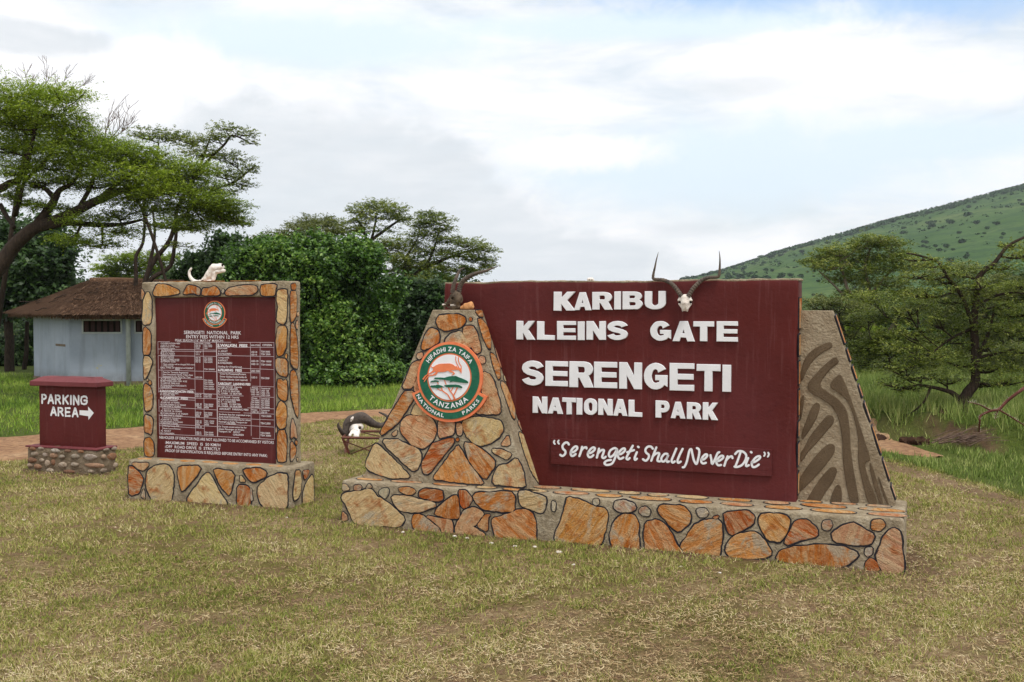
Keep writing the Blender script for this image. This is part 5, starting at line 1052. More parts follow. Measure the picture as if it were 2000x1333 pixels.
g = G(); C = [Q(*zx(x, y), d) for x, y, d in [(600, 450, .02), (500, 470, 0), (425, 560, -.02), (400, 680, -.05), (370, 760, -.1), (300, 700, -.18), (235, 590, -.22), (232, 515, -.24)]]; g.add(*tube(catmull(C, 6), [R[min(7, int(i / 6))] + (R[min(7, int(i / 6) + 1)] - R[min(7, int(i / 6))]) * ((i % 6) / 6) for i in range(43)], 12)); g.build('horn', [M_BUFF], bs, smooth=True)
g = G(); C = [Q(*zx(x, y), d) for x, y, d in [(600, 450, .02), (730, 400, .02), (850, 450, .04), (980, 530, .06), (1120, 570, .1), (1260, 520, .16), (1290, 380, .2), (1110, 282, .25)]]; g.add(*tube(catmull(C, 6), [R[min(7, int(i / 6))] * (1.05 if i < 20 else 1) + (R[min(7, int(i / 6) + 1)] - R[min(7, int(i / 6))]) * ((i % 6) / 6) for i in range(43)], 12)); g.build('horn', [M_BUFF], bs, smooth=True)
g = G(); g.add(*tube([Q(*zx(500, 480), -.10), Q(*zx(525, 425), -.13), Q(*zx(555, 385), -.10)], [.012, .022, .01], 6)); g.build('bare_bone_patch', [M_BONE], bs)
# ------------------------------------------------------------ terrain
def sstep(t): t = np.clip(t, 0, 1); return t * t * (3 - 2 * t)
def und(x, y):
    return (np.sin(x * .9 + 1.3) * np.cos(y * .7) + .5 * np.sin(x * 2.3 + y * 1.7) + .35 * np.sin(x * 4.1 - y * 3.3 + 2)) 
def gz(x, y):
    x = np.asarray(x, float); y = np.asarray(y, float)
    yb = 18.3 - (x - 6.2) * 1.1 + .25 * np.sin(x * 3) + .15 * np.sin(x * 7.3)
    bank = .42 * sstep((y - yb) / 1.1) * sstep((x - 5.2) / 1.2)
    lump = .12 * sstep(bank / .2) * (np.sin(x * 5.1 + y * 2) * np.sin(y * 4.3 + 1) * .5)
    return .008 * und(x, y) + bank + lump * (y < 24) + .25 * sstep((y - 40) / 60)
def grid_axis(lo, hi, dense, step):
    a = list(np.arange(dense[0], dense[1] + 1e-6, step)); s = step
    p = dense[1]
    while p < hi: s *= 1.25; p += s; a.append(min(p, hi))
    p = dense[0]; s = step
    while p > lo: s *= 1.25; p -= s; a.insert(0, max(p, lo))
    return np.array(a)
def world_lush(x, y):
    "0 mown dry lawn .. 1 green verge"
    road_y = np.interp(x, [-12, -8.2, -6.9, -5.4, -4.3, -3.3, -2.4, 0, 3, 6, 9], [16.6, 17.3, 18.7, 20.6, 22.2, 22.8, 23.3, 24, 23, 19.5, 16.6])
    l = sstep((y - road_y) / 1.2)
    r = np.where(y < 17, sstep((x - 5.6 - (15.5 - y) * .16) / .4), sstep((x - 4.4) / 1.2)) * sstep((y - 11) / 1.5)
    return np.clip(np.maximum(l, r), 0, 1)
def fdist(fr, x, y, L, D):
    dx, dy = x - fr.O.x, y - fr.O.y; a = dx * fr.u.x + dy * fr.u.y; b = dx * fr.v.x + dy * fr.v.y
    return np.hypot(np.maximum(np.maximum(-a, a - L), 0), np.maximum(np.maximum(-b, b - D), 0))
def wear(x, y):
    d = np.minimum(np.minimum(fdist(F1, x, y, L1, 1.), fdist(F2, x, y, L2, .6)), fdist(F3, x, y, L3, .4))
    return np.clip(1.1 - d / (.22 + .14 * np.sin(x * 3.1 + y) + .08 * np.sin(x * 9)), 0, .9)
xs = grid_axis(-1500, 1500, (-12, 14), .16); ys = grid_axis(-60, 1600, (5, 24), .16)
X, Y = np.meshgrid(xs, ys, indexing='ij'); Z = gz(X, Y)
nx, ny = X.shape
V = np.stack([X, Y, Z], -1).reshape(-1, 3); ii = np.arange(nx * ny).reshape(nx, ny)
Fq = np.stack([ii[:-1, :-1], ii[1:, :-1], ii[1:, 1:], ii[:-1, 1:]], -1).reshape(-1)
me = bpy.data.meshes.new('ground'); me.vertices.add(len(V)); me.vertices.foreach_set('co', V.astype(np.float32).ravel())
me.loops.add(len(Fq)); me.loops.foreach_set('vertex_index', Fq.astype(np.int32)); me.polygons.add(len(Fq) // 4); me.polygons.foreach_set('loop_start', np.arange(0, len(Fq), 4, dtype=np.int32)); me.update(calc_edges=True)
def bare_f(x, y):
    yb = 18.3 - (x - 6.2) * 1.1 + .25 * np.sin(x * 3) + .15 * np.sin(x * 7.3)
    t = (y - yb) / 1.1
    tr = np.clip(1 - np.abs(x - 5.42 - (15.5 - y) * .16) / .28, 0, 1) * (y > 10.5) * (y < 17) * .6
    return np.maximum(((t > .1) & (t < .8) & (x > 5.6)) * np.clip(.75 * np.sin(x * 2.7 + 1) + .5 * np.sin(x * 6.1) + .1, 0, 1) * .9, tr)
for nm, val in (('lush', world_lush(X, Y)), ('bare', np.maximum(bare_f(X, Y), wear(X, Y)))):
    at_ = me.attributes.new(nm, 'FLOAT', 'POINT'); at_.data.foreach_set('value', val.astype(np.float32).ravel())
tag(finish(me, 'ground', [M_GROUND], None, Vector((0, 0, 0)), True), kind='structure')
# ------------------------------------------------------------ dirt road and track
def road(name, pts, lift=.006):
    "pts: (px, py, half width in m) centre line on the ground"
    C = [gnd(x, y) for x, y, _ in pts]; C = catmull(C, 14); hw = np.interp(np.linspace(0, 1, len(C)), np.linspace(0, 1, len(pts)), [p[2] for p in pts])
    g = G(); n = 14; V = []
    for i, c in enumerate(C):
        t = (C[min(i + 1, len(C) - 1)] - C[max(i - 1, 0)]).normalized(); s = Vector((-t.y, t.x, 0))
        for j in range(n + 1):
            u_ = j / n * 2 - 1; w = hw[i] * (1 + .16 * noise.noise(Vector((i * .35, np.sign(u_) * 5, 1))) + .1 * noise.noise(Vector((i * 1.3, np.sign(u_) * 5, 7))))
            p = c + s * (u_ * w); rut = -.012 * math.exp(-((abs(u_) - .5) / .14) ** 2) + .01 * noise.noise(p * 2.5)
            p.z = float(gz(p.x, p.y)) + lift + .016 * (1 - abs(u_) ** 6) + rut * (1 - u_ ** 2) - (.02 if abs(u_) > .99 else 0)
            V.append(p)
    g.add(V, [[i * (n + 1) + j, (i + 1) * (n + 1) + j, (i + 1) * (n + 1) + j + 1, i * (n + 1) + j + 1] for i in range(len(C) - 1) for j in range(n)])
    return tag(g.build(name, [M_ROAD], None, (C[0].x, C[0].y, 0), smooth=True), kind='structure')
road('dirt_road', [(-160, 884, 1.9), (0, 876, 1.75), (120, 866, 1.65), (230, 856, 1.6), (450, 832, 1.1), (600, 815.5, .85), (700, 810, .75), (780, 806, .7), (900, 802, .7), (1100, 801, .7), (1320, 812, .65), (1520, 832, .6), (1650, 855, .6), (1715, 870, .55), (1775, 883, .34), (1815, 890, .2), (1835, 894, .08)])
# ------------------------------------------------------------ grass
def in_fr(fr, x, y, L, D, m=0.0):
    dx, dy = x - fr.O.x, y - fr.O.y; a = dx * fr.u.x + dy * fr.u.y; b = dx * fr.v.x + dy * fr.v.y
    return (a > -m) & (a < L + m) & (b > -m) & (b < D + m)
RC = [gnd(x, y) for x, y in [(-160, 884), (0, 876), (120, 866), (230, 856), (450, 832), (600, 815.5), (700, 810), (780, 806), (900, 802), (1100, 801), (1320, 812), (1520, 832), (1650, 855), (1725, 872), (1800, 886), (1850, 894)]]
RH = [1.9, 1.75, 1.65, 1.6, 1.1, .85, .75, .7, .7, .7, .65, .6, .6, .62, .5, .3]
def road_d(x, y):
    best = np.full(x.shape, 9.)
    for i in range(len(RC) - 1):
        a, b = RC[i], RC[i + 1]; ax, ay = a.x, a.y; bx, by = b.x - ax, b.y - ay
        t = np.clip(((x - ax) * bx + (y - ay) * by) / (bx * bx + by * by), 0, 1)
        d = np.hypot(x - ax - t * bx, y - ay - t * by) - (RH[i] + (RH[i + 1] - RH[i]) * t); best = np.minimum(best, d)
    return best
def lown(x, y, f, s):
    return (np.sin(x * f + s) * np.cos(y * f * 1.3 + s * 2) + np.sin(x * f * 2.1 - y * f * 1.7 + s) * .6 + np.sin(x * f * 4.3 + y * f * 3.9 + s * 3) * .4) / 2
def free(x, y, m=.0):
    return ~(in_fr(F1, x, y, L1, 1., m) | in_fr(F2, x, y, L2, .6, m) | in_fr(F3, x, y, L3, .4, m)) & (road_d(x, y) > rng.normal(-.03, .07, x.shape))
def scatter(n, y0, y1, x0=None, x1=None, power=1.):
    t = rng.random(n); y = y0 * (y1 / y0) ** t if power == 1 else (y0 + (y1 - y0) * t)
    if x0 is None: x = (rng.random(n) * 2 - 1) * (.5 * y + .4)
    else: x = x0 + (x1 - x0) * rng.random(n)
    return x, y
def blades(x, y, h, w, lean=.5, flat=False):
    n = len(x); z = gz(x, y); az = rng.random(n) * 2 * np.pi; la = rng.random(n) * 2 * np.pi
    dx, dy = np.cos(az) * w / 2, np.sin(az) * w / 2
    if flat:
        zz = z + rng.random(n) * .018 + .004; L = h
        tip = np.stack([x + np.cos(la) * L, y + np.sin(la) * L, zz + rng.normal(0, .012, n)], -1)
        b0 = np.stack([x - np.sin(la) * w / 2, y + np.cos(la) * w / 2, zz + .0], -1); b1 = np.stack([x + np.sin(la) * w / 2, y - np.cos(la) * w / 2, zz + .002], -1)
    else:
        l = lean * rng.random(n) * h
        tip = np.stack([x + np.cos(la) * l, y + np.sin(la) * l, z + h], -1)
        b0 = np.stack([x - dx, y - dy, z - .004], -1); b1 = np.stack([x + dx, y + dy, z - .004], -1)
    return np.stack([b0, b1, tip], 1).reshape(-1, 3)
def clump(x, y, k, r):
    n = len(x); xx = np.repeat(x, k) + rng.normal(0, 1, n * k) * np.repeat(r, k); yy = np.repeat(y, k) + rng.normal(0, 1, n * k) * np.repeat(r, k); return xx, yy
# mown lawn: green tufts
x, y = scatter(44000, 6.1, 24); x, y = clump(x, y, 11, .008 + .0024 * y)
den = .6 * lown(x, y, .8, 1.) + .6 * lown(x, y, 3., 2.) + .5 * lown(x, y, 9., 3.) + .15 * (x < 0) + .35 * sstep((y - 8) / 3)
k = free(x, y) & (rng.random(len(x)) < np.clip(.42 + 1.1 * den, .05, 1) * (1 - .8 * (bare_f(x, y) > .2)) * (1 - .75 * wear(x, y))) & (world_lush(x, y) < .7)
x, y = x[k], y[k]; n = len(x)
tag(mesh_np('lawn_grass', blades(x, y, (.014 + .030 * rng.random(n) ** 1.6) * (1 + .02 * y), .0035 + .0005 * y, 1.6), 3, [M_GBLADE]), 'short patchy green and yellowing grass of the mown lawn', 'grass', kind='stuff')
# cut dry straw lying on the lawn
x, y = scatter(330000, 6.1, 22); den = .5 * lown(x, y, .9, 4.) + .6 * lown(x, y, 3.3, 5.) + .6 * lown(x, y, 9., 1.) + .12 - .10 * (x < -1) - .75 * sstep((y - 8.) / 3.)
k = free(x, y) & (rng.random(len(x)) < np.clip(.45 + .9 * den, .10, 1)) & (world_lush(x, y) < .5); x, y = x[k], y[k]; n = len(x)
tag(mesh_np('dry_straw', blades(x, y, .02 + .06 * rng.random(n) ** 2.2, .0016 + .0004 * y, flat=True), 3, [M_STRAW]), 'pale dry cut grass stalks littering the lawn', 'dry grass', kind='stuff')
# green verge beyond the road on the left and middle
x, y = scatter(30000, 16.6, 36, -20, 5.5, 0); x, y = clump(x, y, 6, .02 + 0 * x)
lu = world_lush(x, y); hutm = ~((x > -15.6) & (x < -9.2) & (y > 31.2 + np.maximum(0, -(x + 12.9)) * 1.1) & (y < 36.5))
k = (lu > .25 + .3 * rng.random(len(x))) & free(x, y) & hutm & (rng.random(len(x)) < np.clip(.75 + .8 * lown(x, y, .9, 3), .25, 1)); x, y = x[k], y[k]; n = len(x)
tag(mesh_np('verge_grass', blades(x, y, (.05 + .10 * rng.random(n)) * (1 + .5 * lown(x, y, .7, 6)), .012 + .006 * rng.random(n), .8), 3, [M_LUSH]), 'lush bright green grass of the verge beyond the dirt road', 'grass', kind='stuff')
# tall grass on the right bank
x, y = scatter(34000, 11.5, 34, 4.6, 17, 0); x, y = clump(x, y, 7, .035 + 0 * x)
yb = 18.3 - (x - 6.2) * 1.1 + .25 * np.sin(x * 3) + .15 * np.sin(x * 7.3)
k = (world_lush(x, y) > .5) & free(x, y) & (rng.random(len(x)) < (1 - .93 * bare_f(x, y)) * np.clip(.8 + .6 * lown(x, y, 1.1, 3), .2, 1)); x, y, yb = x[k], y[k], yb[k]; n = len(x)
hh = np.where(y > yb + .6, .14 + .28 * rng.random(n), .03 + .08 * rng.random(n))
tag(mesh_np('tall_grass', blades(x, y, hh * (1 + .3 * lown(x, y, .8, 1)), .012 + .008 * rng.random(n), .7), 3, [M_TALL]), 'tall lush green grass on the bank under the thorn trees', 'grass', kind='stuff')
# pebbles by the plinth
pm = None; spots = [(787, 1040), (888, 1049), (912, 1052), (1045, 1070), (1092, 1080), (46, 1017), (1120, 1104), (960, 1062), (1330, 1108), (1405, 1120), (560, 1012), (1006, 1068)]
for i, (px, py) in enumerate(spots):
    p = gnd(px, py)
    if i == 0:
        g = G(); V, F = rbox((-.03, -.022, -.012), (.03, .022, .02), r=.012, cell=.02, amp=.008, seed=3, freq=30); g.add(V, F); pm = g.build('pebble', [M_BONE], None, (0, 0, 0), smooth=True); pm.location = p; o = pm
    else:
        o = pm.copy(); COL.objects.link(o)
    o.location = p; o.rotation_euler = (0, 0, i * 1.7); s = random.uniform(.45, 1.0); o.scale = (s, s, s * .9)
    tag(o, 'small pale pebble lying in the grass near a stone plinth', 'pebble', 'pale pebbles in the lawn')
# ------------------------------------------------------------ hut
P = [Vector(p) for p in ((-12.89, 31.0, 0), (-15.1, 33.6, 0), (-15.1, 36.2, 0), (-9.4, 36.2, 0), (-9.4, 31.2, 0))]
hut = thing('thatched_hut', (-12.4, 33.4, 0), 'small pale blue building with a grey-brown thatched roof behind the parking sign', 'hut')
g = G(); WH = 2.06
n = len(P)
for i in range(n):
    a, b = P[i], P[(i + 1) % n]; m = 8
    V = [a.lerp(b, j / m) + ZU * h for h in (.12, WH) for j in range(m + 1)]
    g.add(V, [[j + 1, j, m + 1 + j, m + 2 + j] for j in range(m)])
walls = g.build('wall', [M_HUT], hut)
g = G(); c = sum(P, Vector()) / n
V = [c + (p - c) * 1.012 + ZU * h for h in (-.2, .13) for p in P]; g.add(V, [[(i + 1) % n, i, n + i, n + (i + 1) % n] for i in range(n)] + [list(range(n, 2 * n))]); g.build('foundation', [M_MUD], hut)
mw = (P[4] - P[0]).normalized(); mn = Vector((mw.y, -mw.x, 0)); FH = Fr(P[0], -math.atan2(mw.y, mw.x))
def hutwin(x0, y0, x1, y1, par):
    (a0_, zt_), (a1_, zb_) = FH.pix(x0, y0, 0), FH.pix(x1, y1, 0)
    g = G(); t = .045
    for lo, hi in (((a0_ - t, -.03, zb_ - t), (a1_ + t, .02, zb_)), ((a0_ - t, -.03, zt_), (a1_ + t, .02, zt_ + t)), ((a0_ - t, -.029, zb_), (a0_, .02, zt_)), ((a1_, -.029, zb_), (a1_ + t, .02, zt_))): g.add(*fbox(FH, lo, hi, r=.004, cell=2, amp=0))
    w = g.build('window', [M_PIPE], par)
    g = G(); g.add(*fbox(FH, (a0_, -.008, zb_), (a1_, .02, zt_), r=.002, cell=2, amp=0)); g.build('window_opening', [M_SHADE], w)  # near-black slab, the opening's shade put into its colour
    g = G(); k = int((a1_ - a0_) / .16)
    for i in range(k):
        x = a0_ + (a1_ - a0_) * (i + .5) / k; g.add(*fbox(FH, (x - .055, -.018, zb_ + .01), (x + .055, -.01, zt_ - .01), r=.002, cell=2, amp=0))
    g.build('window_slats', [M_DARKW], w)
hutwin(163, 627, 236, 649, walls); hutwin(265, 627, 300, 649, walls)
g = G(); a, zt_ = FH.pix(251, 627, -.08)
g.add(*tube([FH.w(a, -.12, -.02), FH.w(a, -.12, 1.86), FH.w(a, -.16, 1.96), FH.w(a + .15, -.22, 2.04), FH.w(a + .22, -.3, 2.1)], .07, 10)); g.add(*tube([FH.w(a + .2, -.34, 2.02), FH.w(a + .2, -.34, 2.2)], .09, 10)); g.build('downpipe', [M_PIPE], hut, smooth=True)
g = G(); g.add(*tube([FH.w(-.1, -.3, 2.0), FH.w(2.2, -.32, 1.985), FH.w(3.6, -.34, 2.0)], .045, 6)); g.build('gutter', [M_BARK], hut)
lw_ = (P[0] - P[1]).normalized(); FLW = Fr(P[1], -math.atan2(lw_.y, lw_.x)); g = G()
(a0_, z0_), (a1_, z1_) = FLW.pix(108.5, 671.5, -.006), FLW.pix(127.5, 678.5, -.006)
g.add(*fbox(FLW, (a0_, -.008, z0_ - .07), (a1_, .01, z0_), r=.003, cell=2, amp=0))
g.build('wall_plaque', [M_BARKL], walls)
# roof
E = [Vector(p) for p in ((-12.86, 30.35, 2.12), (-15.95, 33.7, 2.16), (-15.9, 36.9, 2.14), (-8.9, 36.9, 2.14), (-8.9, 30.55, 2.1))]
RA, RB = Vector((-13.25, 33.5, 3.14)), Vector((-10.3, 33.5, 3.06))
Mid = [E[0].lerp(RA, .62) + ZU * .02, E[1].lerp(RA, .62) - ZU * .02, E[2].lerp(RA, .6), E[3].lerp(RB, .6), E[4].lerp(RB, .62) + ZU * .03]
Top = [RA, RA, RA, RB, RB]
g = G()
pan = []
for i in range(5):
    j = (i + 1) % 5
    if i == 0: pan.append((E[0], E[1], Mid[0], Mid[1])); pan.append((Mid[0], Mid[1], Top[0], Top[1]))
    else: pan.append((E[i], E[j], Mid[i], Mid[j])); pan.append((Mid[i], Mid[j], Top[i], Top[j]))
for a, b, c2, d in pan:
    m = 10; V = []
    for r_ in range(m + 1):
        for s_ in range(m + 1):
            p = a.lerp(b, s_ / m).lerp(c2.lerp(d, s_ / m), r_ / m); V.append(p + ZU * .03 * noise.noise(p * 2.5))
    g.add(V, [[r_ * (m + 1) + s_, r_ * (m + 1) + s_ + 1, (r_ + 1) * (m + 1) + s_ + 1, (r_ + 1) * (m + 1) + s_] for r_ in range(m) for s_ in range(m)])
for i in range(5):
    j = (i + 1) % 5; c2 = Vector((-12.3, 33.6, 2.05)); g.add([E[i], E[j], E[j].lerp(c2, .03) - ZU * .1, E[i].lerp(c2, .03) - ZU * .1, ], [[0, 1, 2, 3]]); g.add([E[i].lerp(c2, .03) - ZU * .1, E[j].lerp(c2, .03) - ZU * .1, c2], [[0, 1, 2]])
roof = g.build('thatched_roof', [M_THATCH], hut)
VV = []
def strand(a, b, c2, d, n, L, w, lift=.02):
    s = rng.random(n)[:, None]; t = rng.random(n)[:, None]
    A_, B_, C_, D_ = [np.array(v) for v in (a, b, c2, d)]
    lo = A_ + (B_ - A_) * s; hi = C_ + (D_ - C_) * s; p = lo + (hi - lo) * t; dn = lo - hi; dn /= np.linalg.norm(dn, axis=1)[:, None] + 1e-9
    side = (B_ - A_) / (np.linalg.norm(B_ - A_) + 1e-9); ang = rng.normal(0, .09, n)[:, None]
    l = L * (.6 + .8 * rng.random(n))[:, None]; dirn = dn + side * ang; up = np.array([0, 0, 1.]); nrm = np.cross(side, dn); nrm *= np.sign(nrm[:, 2:3])
    b0 = p + side * w / 2 + nrm * .0; b1 = p - side * w / 2; tip = p + dirn * l + nrm * (lift * (.3 + rng.random(n))[:, None])
    VV.append(np.stack([b0, b1, tip], 1).reshape(-1, 3))
for a, b, c2, d in pan: strand(a, b, c2, d, 4200, .28, .03, .05)
for i in range(5):
    j = (i + 1) % 5; strand(E[i] - ZU * .0, E[j], E[i].lerp(Mid[i], .1), E[j].lerp(Mid[j], .1), 1500, .16, .03, .01)
    strand(E[i] - ZU * .1, E[j] - ZU * .1, E[i] + ZU * .01, E[j] + ZU * .01, 900, .1, .03, .02)
mesh_np('thatch_straw', np.concatenate(VV), 3, [M_THATCH], roof)
g = G(); g.add(*tube(catmull([RA + ZU * .01, RA.lerp(RB, .33) + ZU * .04, RA.lerp(RB, .66) + ZU * .02, RB + ZU * .02], 8), .07, 8)); 
VV = []; strand(RA + Vector((0, -.12, -.03)), RB + Vector((0, -.12, -.03)), RA + ZU * .08, RB + ZU * .08, 1500, .16, .03, .04); g.build('ridge_roll', [M_THATCH], roof, smooth=True); mesh_np('ridge_straw', np.concatenate(VV), 3, [M_THATCH], roof)
g = G()
for k in range(18):
    a, b, c2, d = pan[random.choice([0, 0, 8, 8, 1, 9])]; s, t = random.random(), random.uniform(.1, .9); p = a.lerp(b, s).lerp(c2.lerp(d, s), t) + ZU * .05; pts = [p]
    dr = Vector((random.choice([-1, 1]) * random.uniform(.4, 1), -random.uniform(-.1, .5), random.uniform(-.25, .1)))
    for q_ in range(4): pts.append(pts[-1] + dr * .12 + Vector((random.uniform(-.05, .05), random.uniform(-.03, .03), random.uniform(-.03, .03))))
    g = G(); g.add(*tube(pts, .014, 4)); g.build('vine_stem', [M_BARK], roof)
# ------------------------------------------------------------ trees
def leaf_quads(C, s, flat=.5, asp=.55, nrm=None):
    "diamond leaves centred at C"
    n = len(C); s = np.broadcast_to(s, (n,))[:, None]
    N = rng.normal(0, 1, (n, 3)); N /= np.linalg.norm(N, axis=1)[:, None]; N[:, 2] = np.abs(N[:, 2])
    if nrm is not None: N = N * (1 - flat) + nrm * flat
    else: N = N * (1 - flat) + np.array([0, 0, 1.]) * flat
    N /= np.linalg.norm(N, axis=1)[:, None] + 1e-9
    T = np.cross(N, rng.normal(0, 1, (n, 3))); T /= np.linalg.norm(T, axis=1)[:, None] + 1e-9; B = np.cross(N, T)
    return np.stack([C - T * s / 2, C + B * s * asp / 2 + T * s * .05, C + T * s / 2, C - B * s * asp / 2 + T * s * .05], 1).reshape(-1, 3)
def limbs_mesh(g, limbs, D, k=8):
    nodes = []
    for pts, r0, r1 in limbs:
        P = [at(p[0], p[1], D + (p[2] if len(p) > 2 else 0)) for p in pts]; C = catmull(P, 5)
        C = [c + Vector((noise.noise(c * 1.5), noise.noise(c * 1.5 + Vector((9, 0, 0))), 0)) * min(r0 * .5, .05) for c in C]
        n = len(C); R = [r0 + (r1 - r0) * i / (n - 1) for i in range(n)]; g.add(*tube(C, R, k)); nodes += [(c, r) for c, r in zip(C, R)]
    return nodes
def acacia(name, label, D, limbs, pads, mat, leaf=.06, cover=1.5, bark=None, group=None, droop=0., cat='tree', twigs=True, tube_k=7, spray=.9, depth=.8, puff=1.25):
    m = D / 2080.; b = limbs[0][0][0]; B0 = at(b[0], b[1], D); zb = float(gz(B0.x, B0.y)); root = thing(name, (B0.x, B0.y, zb), label, cat, group)
    g = G(); nodes = limbs_mesh(g, limbs, D, tube_k); C = []; NP = np.array([tuple(c) for c, _ in nodes])
    for pd in pads:
        px, py, rx, ry = pd[:4]; dd = pd[4] if len(pd) > 4 else random.uniform(-1, 1) * rx * m * .6; cv = pd[5] if len(pd) > 5 else 1.
        c = np.array(at(px, py, D + dd)); R = np.array([rx * m, max(rx * m * depth, .3), ry * m * puff])
        nl = int(9.5 * cover * cv * puff * math.pi * rx * ry * m * m / (leaf * leaf * .5)) + 10; ns = max(6, nl // 14)
        u = rng.normal(0, 1, (ns, 3)); u /= np.linalg.norm(u, axis=1)[:, None]; u *= (rng.random(ns) ** .4)[:, None]
        P0 = c + u * R * .85; dirs = u.copy(); dirs[:, 2] *= .25; dirs += rng.normal(0, .45, (ns, 3)) * np.array([1, 1, .3]); dirs /= np.linalg.norm(dirs, axis=1)[:, None]
        Ls = (spray * (.35 + .65 * rng.random(ns)) * min(.85, rx * m * .6))[:, None]; kk = 14
        t = rng.random((ns, kk, 1)); Q = P0[:, None, :] + dirs[:, None, :] * Ls[:, None, :] * t; Q[..., 2] += .10 * np.sin(t[..., 0] * 3) * Ls - droop * t[..., 0] ** 2 * Ls
        Q += rng.normal(0, 1, Q.shape) * np.array([.03, .03, .014]) * (D / 30) ; C.append(Q.reshape(-1, 3))
        if twigs:
            i0 = int(np.argmin(np.linalg.norm(NP - c, axis=1) + .6 * np.maximum(0, NP[:, 2] - c[2]))); s = Vector(NP[i0]); e = Vector(c); r = min(nodes[i0][1] * .6, .045 * D / 28)
            mid = s.lerp(e, .55) + Vector((0, 0, -.12 * (e - s).length)); cc = catmull([s, mid, e], 6); g.add(*tube(cc, [r + (.012 - r) * i / 12 for i in range(13)], 5))
            for q in range(7 if rx > 30 else 5):
                j = random.randint(5, 12); a = 2 * math.pi * random.random(); tip = e + Vector((math.cos(a) * R[0] * random.uniform(.5, .95), math.sin(a) * R[1] * .8, random.uniform(-.1, .7) * R[2]))
                mm = cc[j].lerp(tip, .5) + Vector((0, 0, -.08 * R[0])); g.add(*tube(catmull([cc[j], mm, tip], 3), [.016, .014, .012, .01, .008, .007, .005], 4))
    bark = bark or M_BARK
    g.build('trunk', [bark], root, smooth=True)
    C = np.concatenate(C); mesh_np('crown', leaf_quads(C, leaf * (.6 + .8 * rng.random(len(C))), .45, .38), 4, [mat], root)
    return root
def bush(name, label, D, lumps, mat, leaf=.12, cover=2.2, cat='bush', group=None, trunks=(), fl=.45, core=.86, base=None, rough=.16, sub=8, shoots=4):
    m = D / 2080.; bx = base or (lumps[0][0], 745); B0 = at(bx[0], bx[1], D); zb = float(gz(B0.x, B0.y)); root = thing(name, (B0.x, B0.y, zb), label, cat, group)
    C = []; Nn = []; gc = G(); full = []
    for lp in lumps:
        px, py, rx, ry = lp[:4]; dd = lp[4] if len(lp) > 4 else 0; full.append((px, py, rx * .88, ry * .88, dd))
        if min(rx, ry) > 14 and sub:
            for q in range(sub):
                th = random.uniform(-.35, math.pi + .35) if q % 3 else random.uniform(0, 2 * math.pi); k = random.uniform(.45, .85); kr = random.uniform(.26, .45)
                full.append((px + math.cos(th) * rx * k, py - math.sin(th) * ry * k, rx * kr * random.uniform(.8, 1.2), ry * kr, dd - rx * m * .75 * math.sqrt(max(0, 1 - k * k)) * random.uniform(.5, 1.)))
    for i, lp in enumerate(full):
        px, py, rx, ry = lp[:4]; dd = lp[4] if len(lp) > 4 else 0
        c = at(px, py, D + dd); R = np.array([rx * m, min(rx, ry * 1.6) * m, ry * m]); n = int(cover * 2 * math.pi * R[0] * R[2] / (leaf * leaf * .5))
        u = rng.normal(0, 1, (n, 3)); u /= np.linalg.norm(u, axis=1)[:, None]; u[:, 1] = np.where(u[:, 1] > .35, -u[:, 1], u[:, 1])
        bumps = rough * (np.sin(u[:, 0] * 7 + i) * np.sin(u[:, 2] * 6 + i * 2) + .7 * np.sin(u[:, 0] * 15 + i * 3) * np.sin(u[:, 2] * 13 + u[:, 1] * 9))
        rad = 1 + bumps - .14 * rng.random(n) ** 2 + .07 * rng.random(n) ** 4; Q = np.array(c) + u * R * rad[:, None]
        # fingers of leaves reaching past the outline
        C.append(Q); Nn.append(u + np.array([0, -.2, .5]))
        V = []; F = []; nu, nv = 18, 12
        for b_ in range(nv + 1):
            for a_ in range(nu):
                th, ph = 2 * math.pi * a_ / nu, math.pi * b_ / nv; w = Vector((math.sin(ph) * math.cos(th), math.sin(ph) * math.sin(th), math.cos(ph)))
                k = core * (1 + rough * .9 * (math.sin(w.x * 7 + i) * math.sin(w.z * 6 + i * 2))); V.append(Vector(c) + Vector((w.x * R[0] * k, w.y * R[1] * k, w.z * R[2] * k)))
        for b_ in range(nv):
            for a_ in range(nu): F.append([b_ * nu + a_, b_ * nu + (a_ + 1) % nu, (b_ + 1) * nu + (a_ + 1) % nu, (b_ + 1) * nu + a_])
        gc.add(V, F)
    ns = int(len(full) * shoots)
    for q in range(ns):
        lp = full[random.randrange(len(full))]; c = np.array(at(lp[0], lp[1], D + lp[4])); u = np.array([random.uniform(-1, 1), random.uniform(-1, .1), random.uniform(-.1, 1)]); u /= np.linalg.norm(u)
        p0 = c + u * np.array([lp[2] * m, lp[2] * m, lp[3] * m]) * .95; dr = u + np.array([0, 0, .5]); dr /= np.linalg.norm(dr); L = random.uniform(2.5, 6) * leaf; t = rng.random((16, 1))
        Q = p0 + dr * L * t + np.array([0, 0, -.25]) * L * t ** 2 + rng.normal(0, .35 * leaf, (16, 3)); C.append(Q); Nn.append(np.tile(u + np.array([0, 0, .5]), (16, 1)))
    C = np.concatenate(C); Nn = np.concatenate(Nn); Nn /= np.linalg.norm(Nn, axis=1)[:, None]
    keep = C[:, 2] > gz(C[:, 0], C[:, 1]) + .02; C, Nn = C[keep], Nn[keep]
    cr = mesh_np('foliage', leaf_quads(C, leaf * (.6 + .8 * rng.random(len(C))), fl, .62, Nn), 4, [mat], root)
    if core > 0: gc.build('shade_core', [M_CORE], root, smooth=True)  # opaque dark core added so the leaves are not see-through
    if trunks:
        g = G(); limbs_mesh(g, trunks, D); g.build('trunk', [M_BARK], root, smooth=True)
    return root
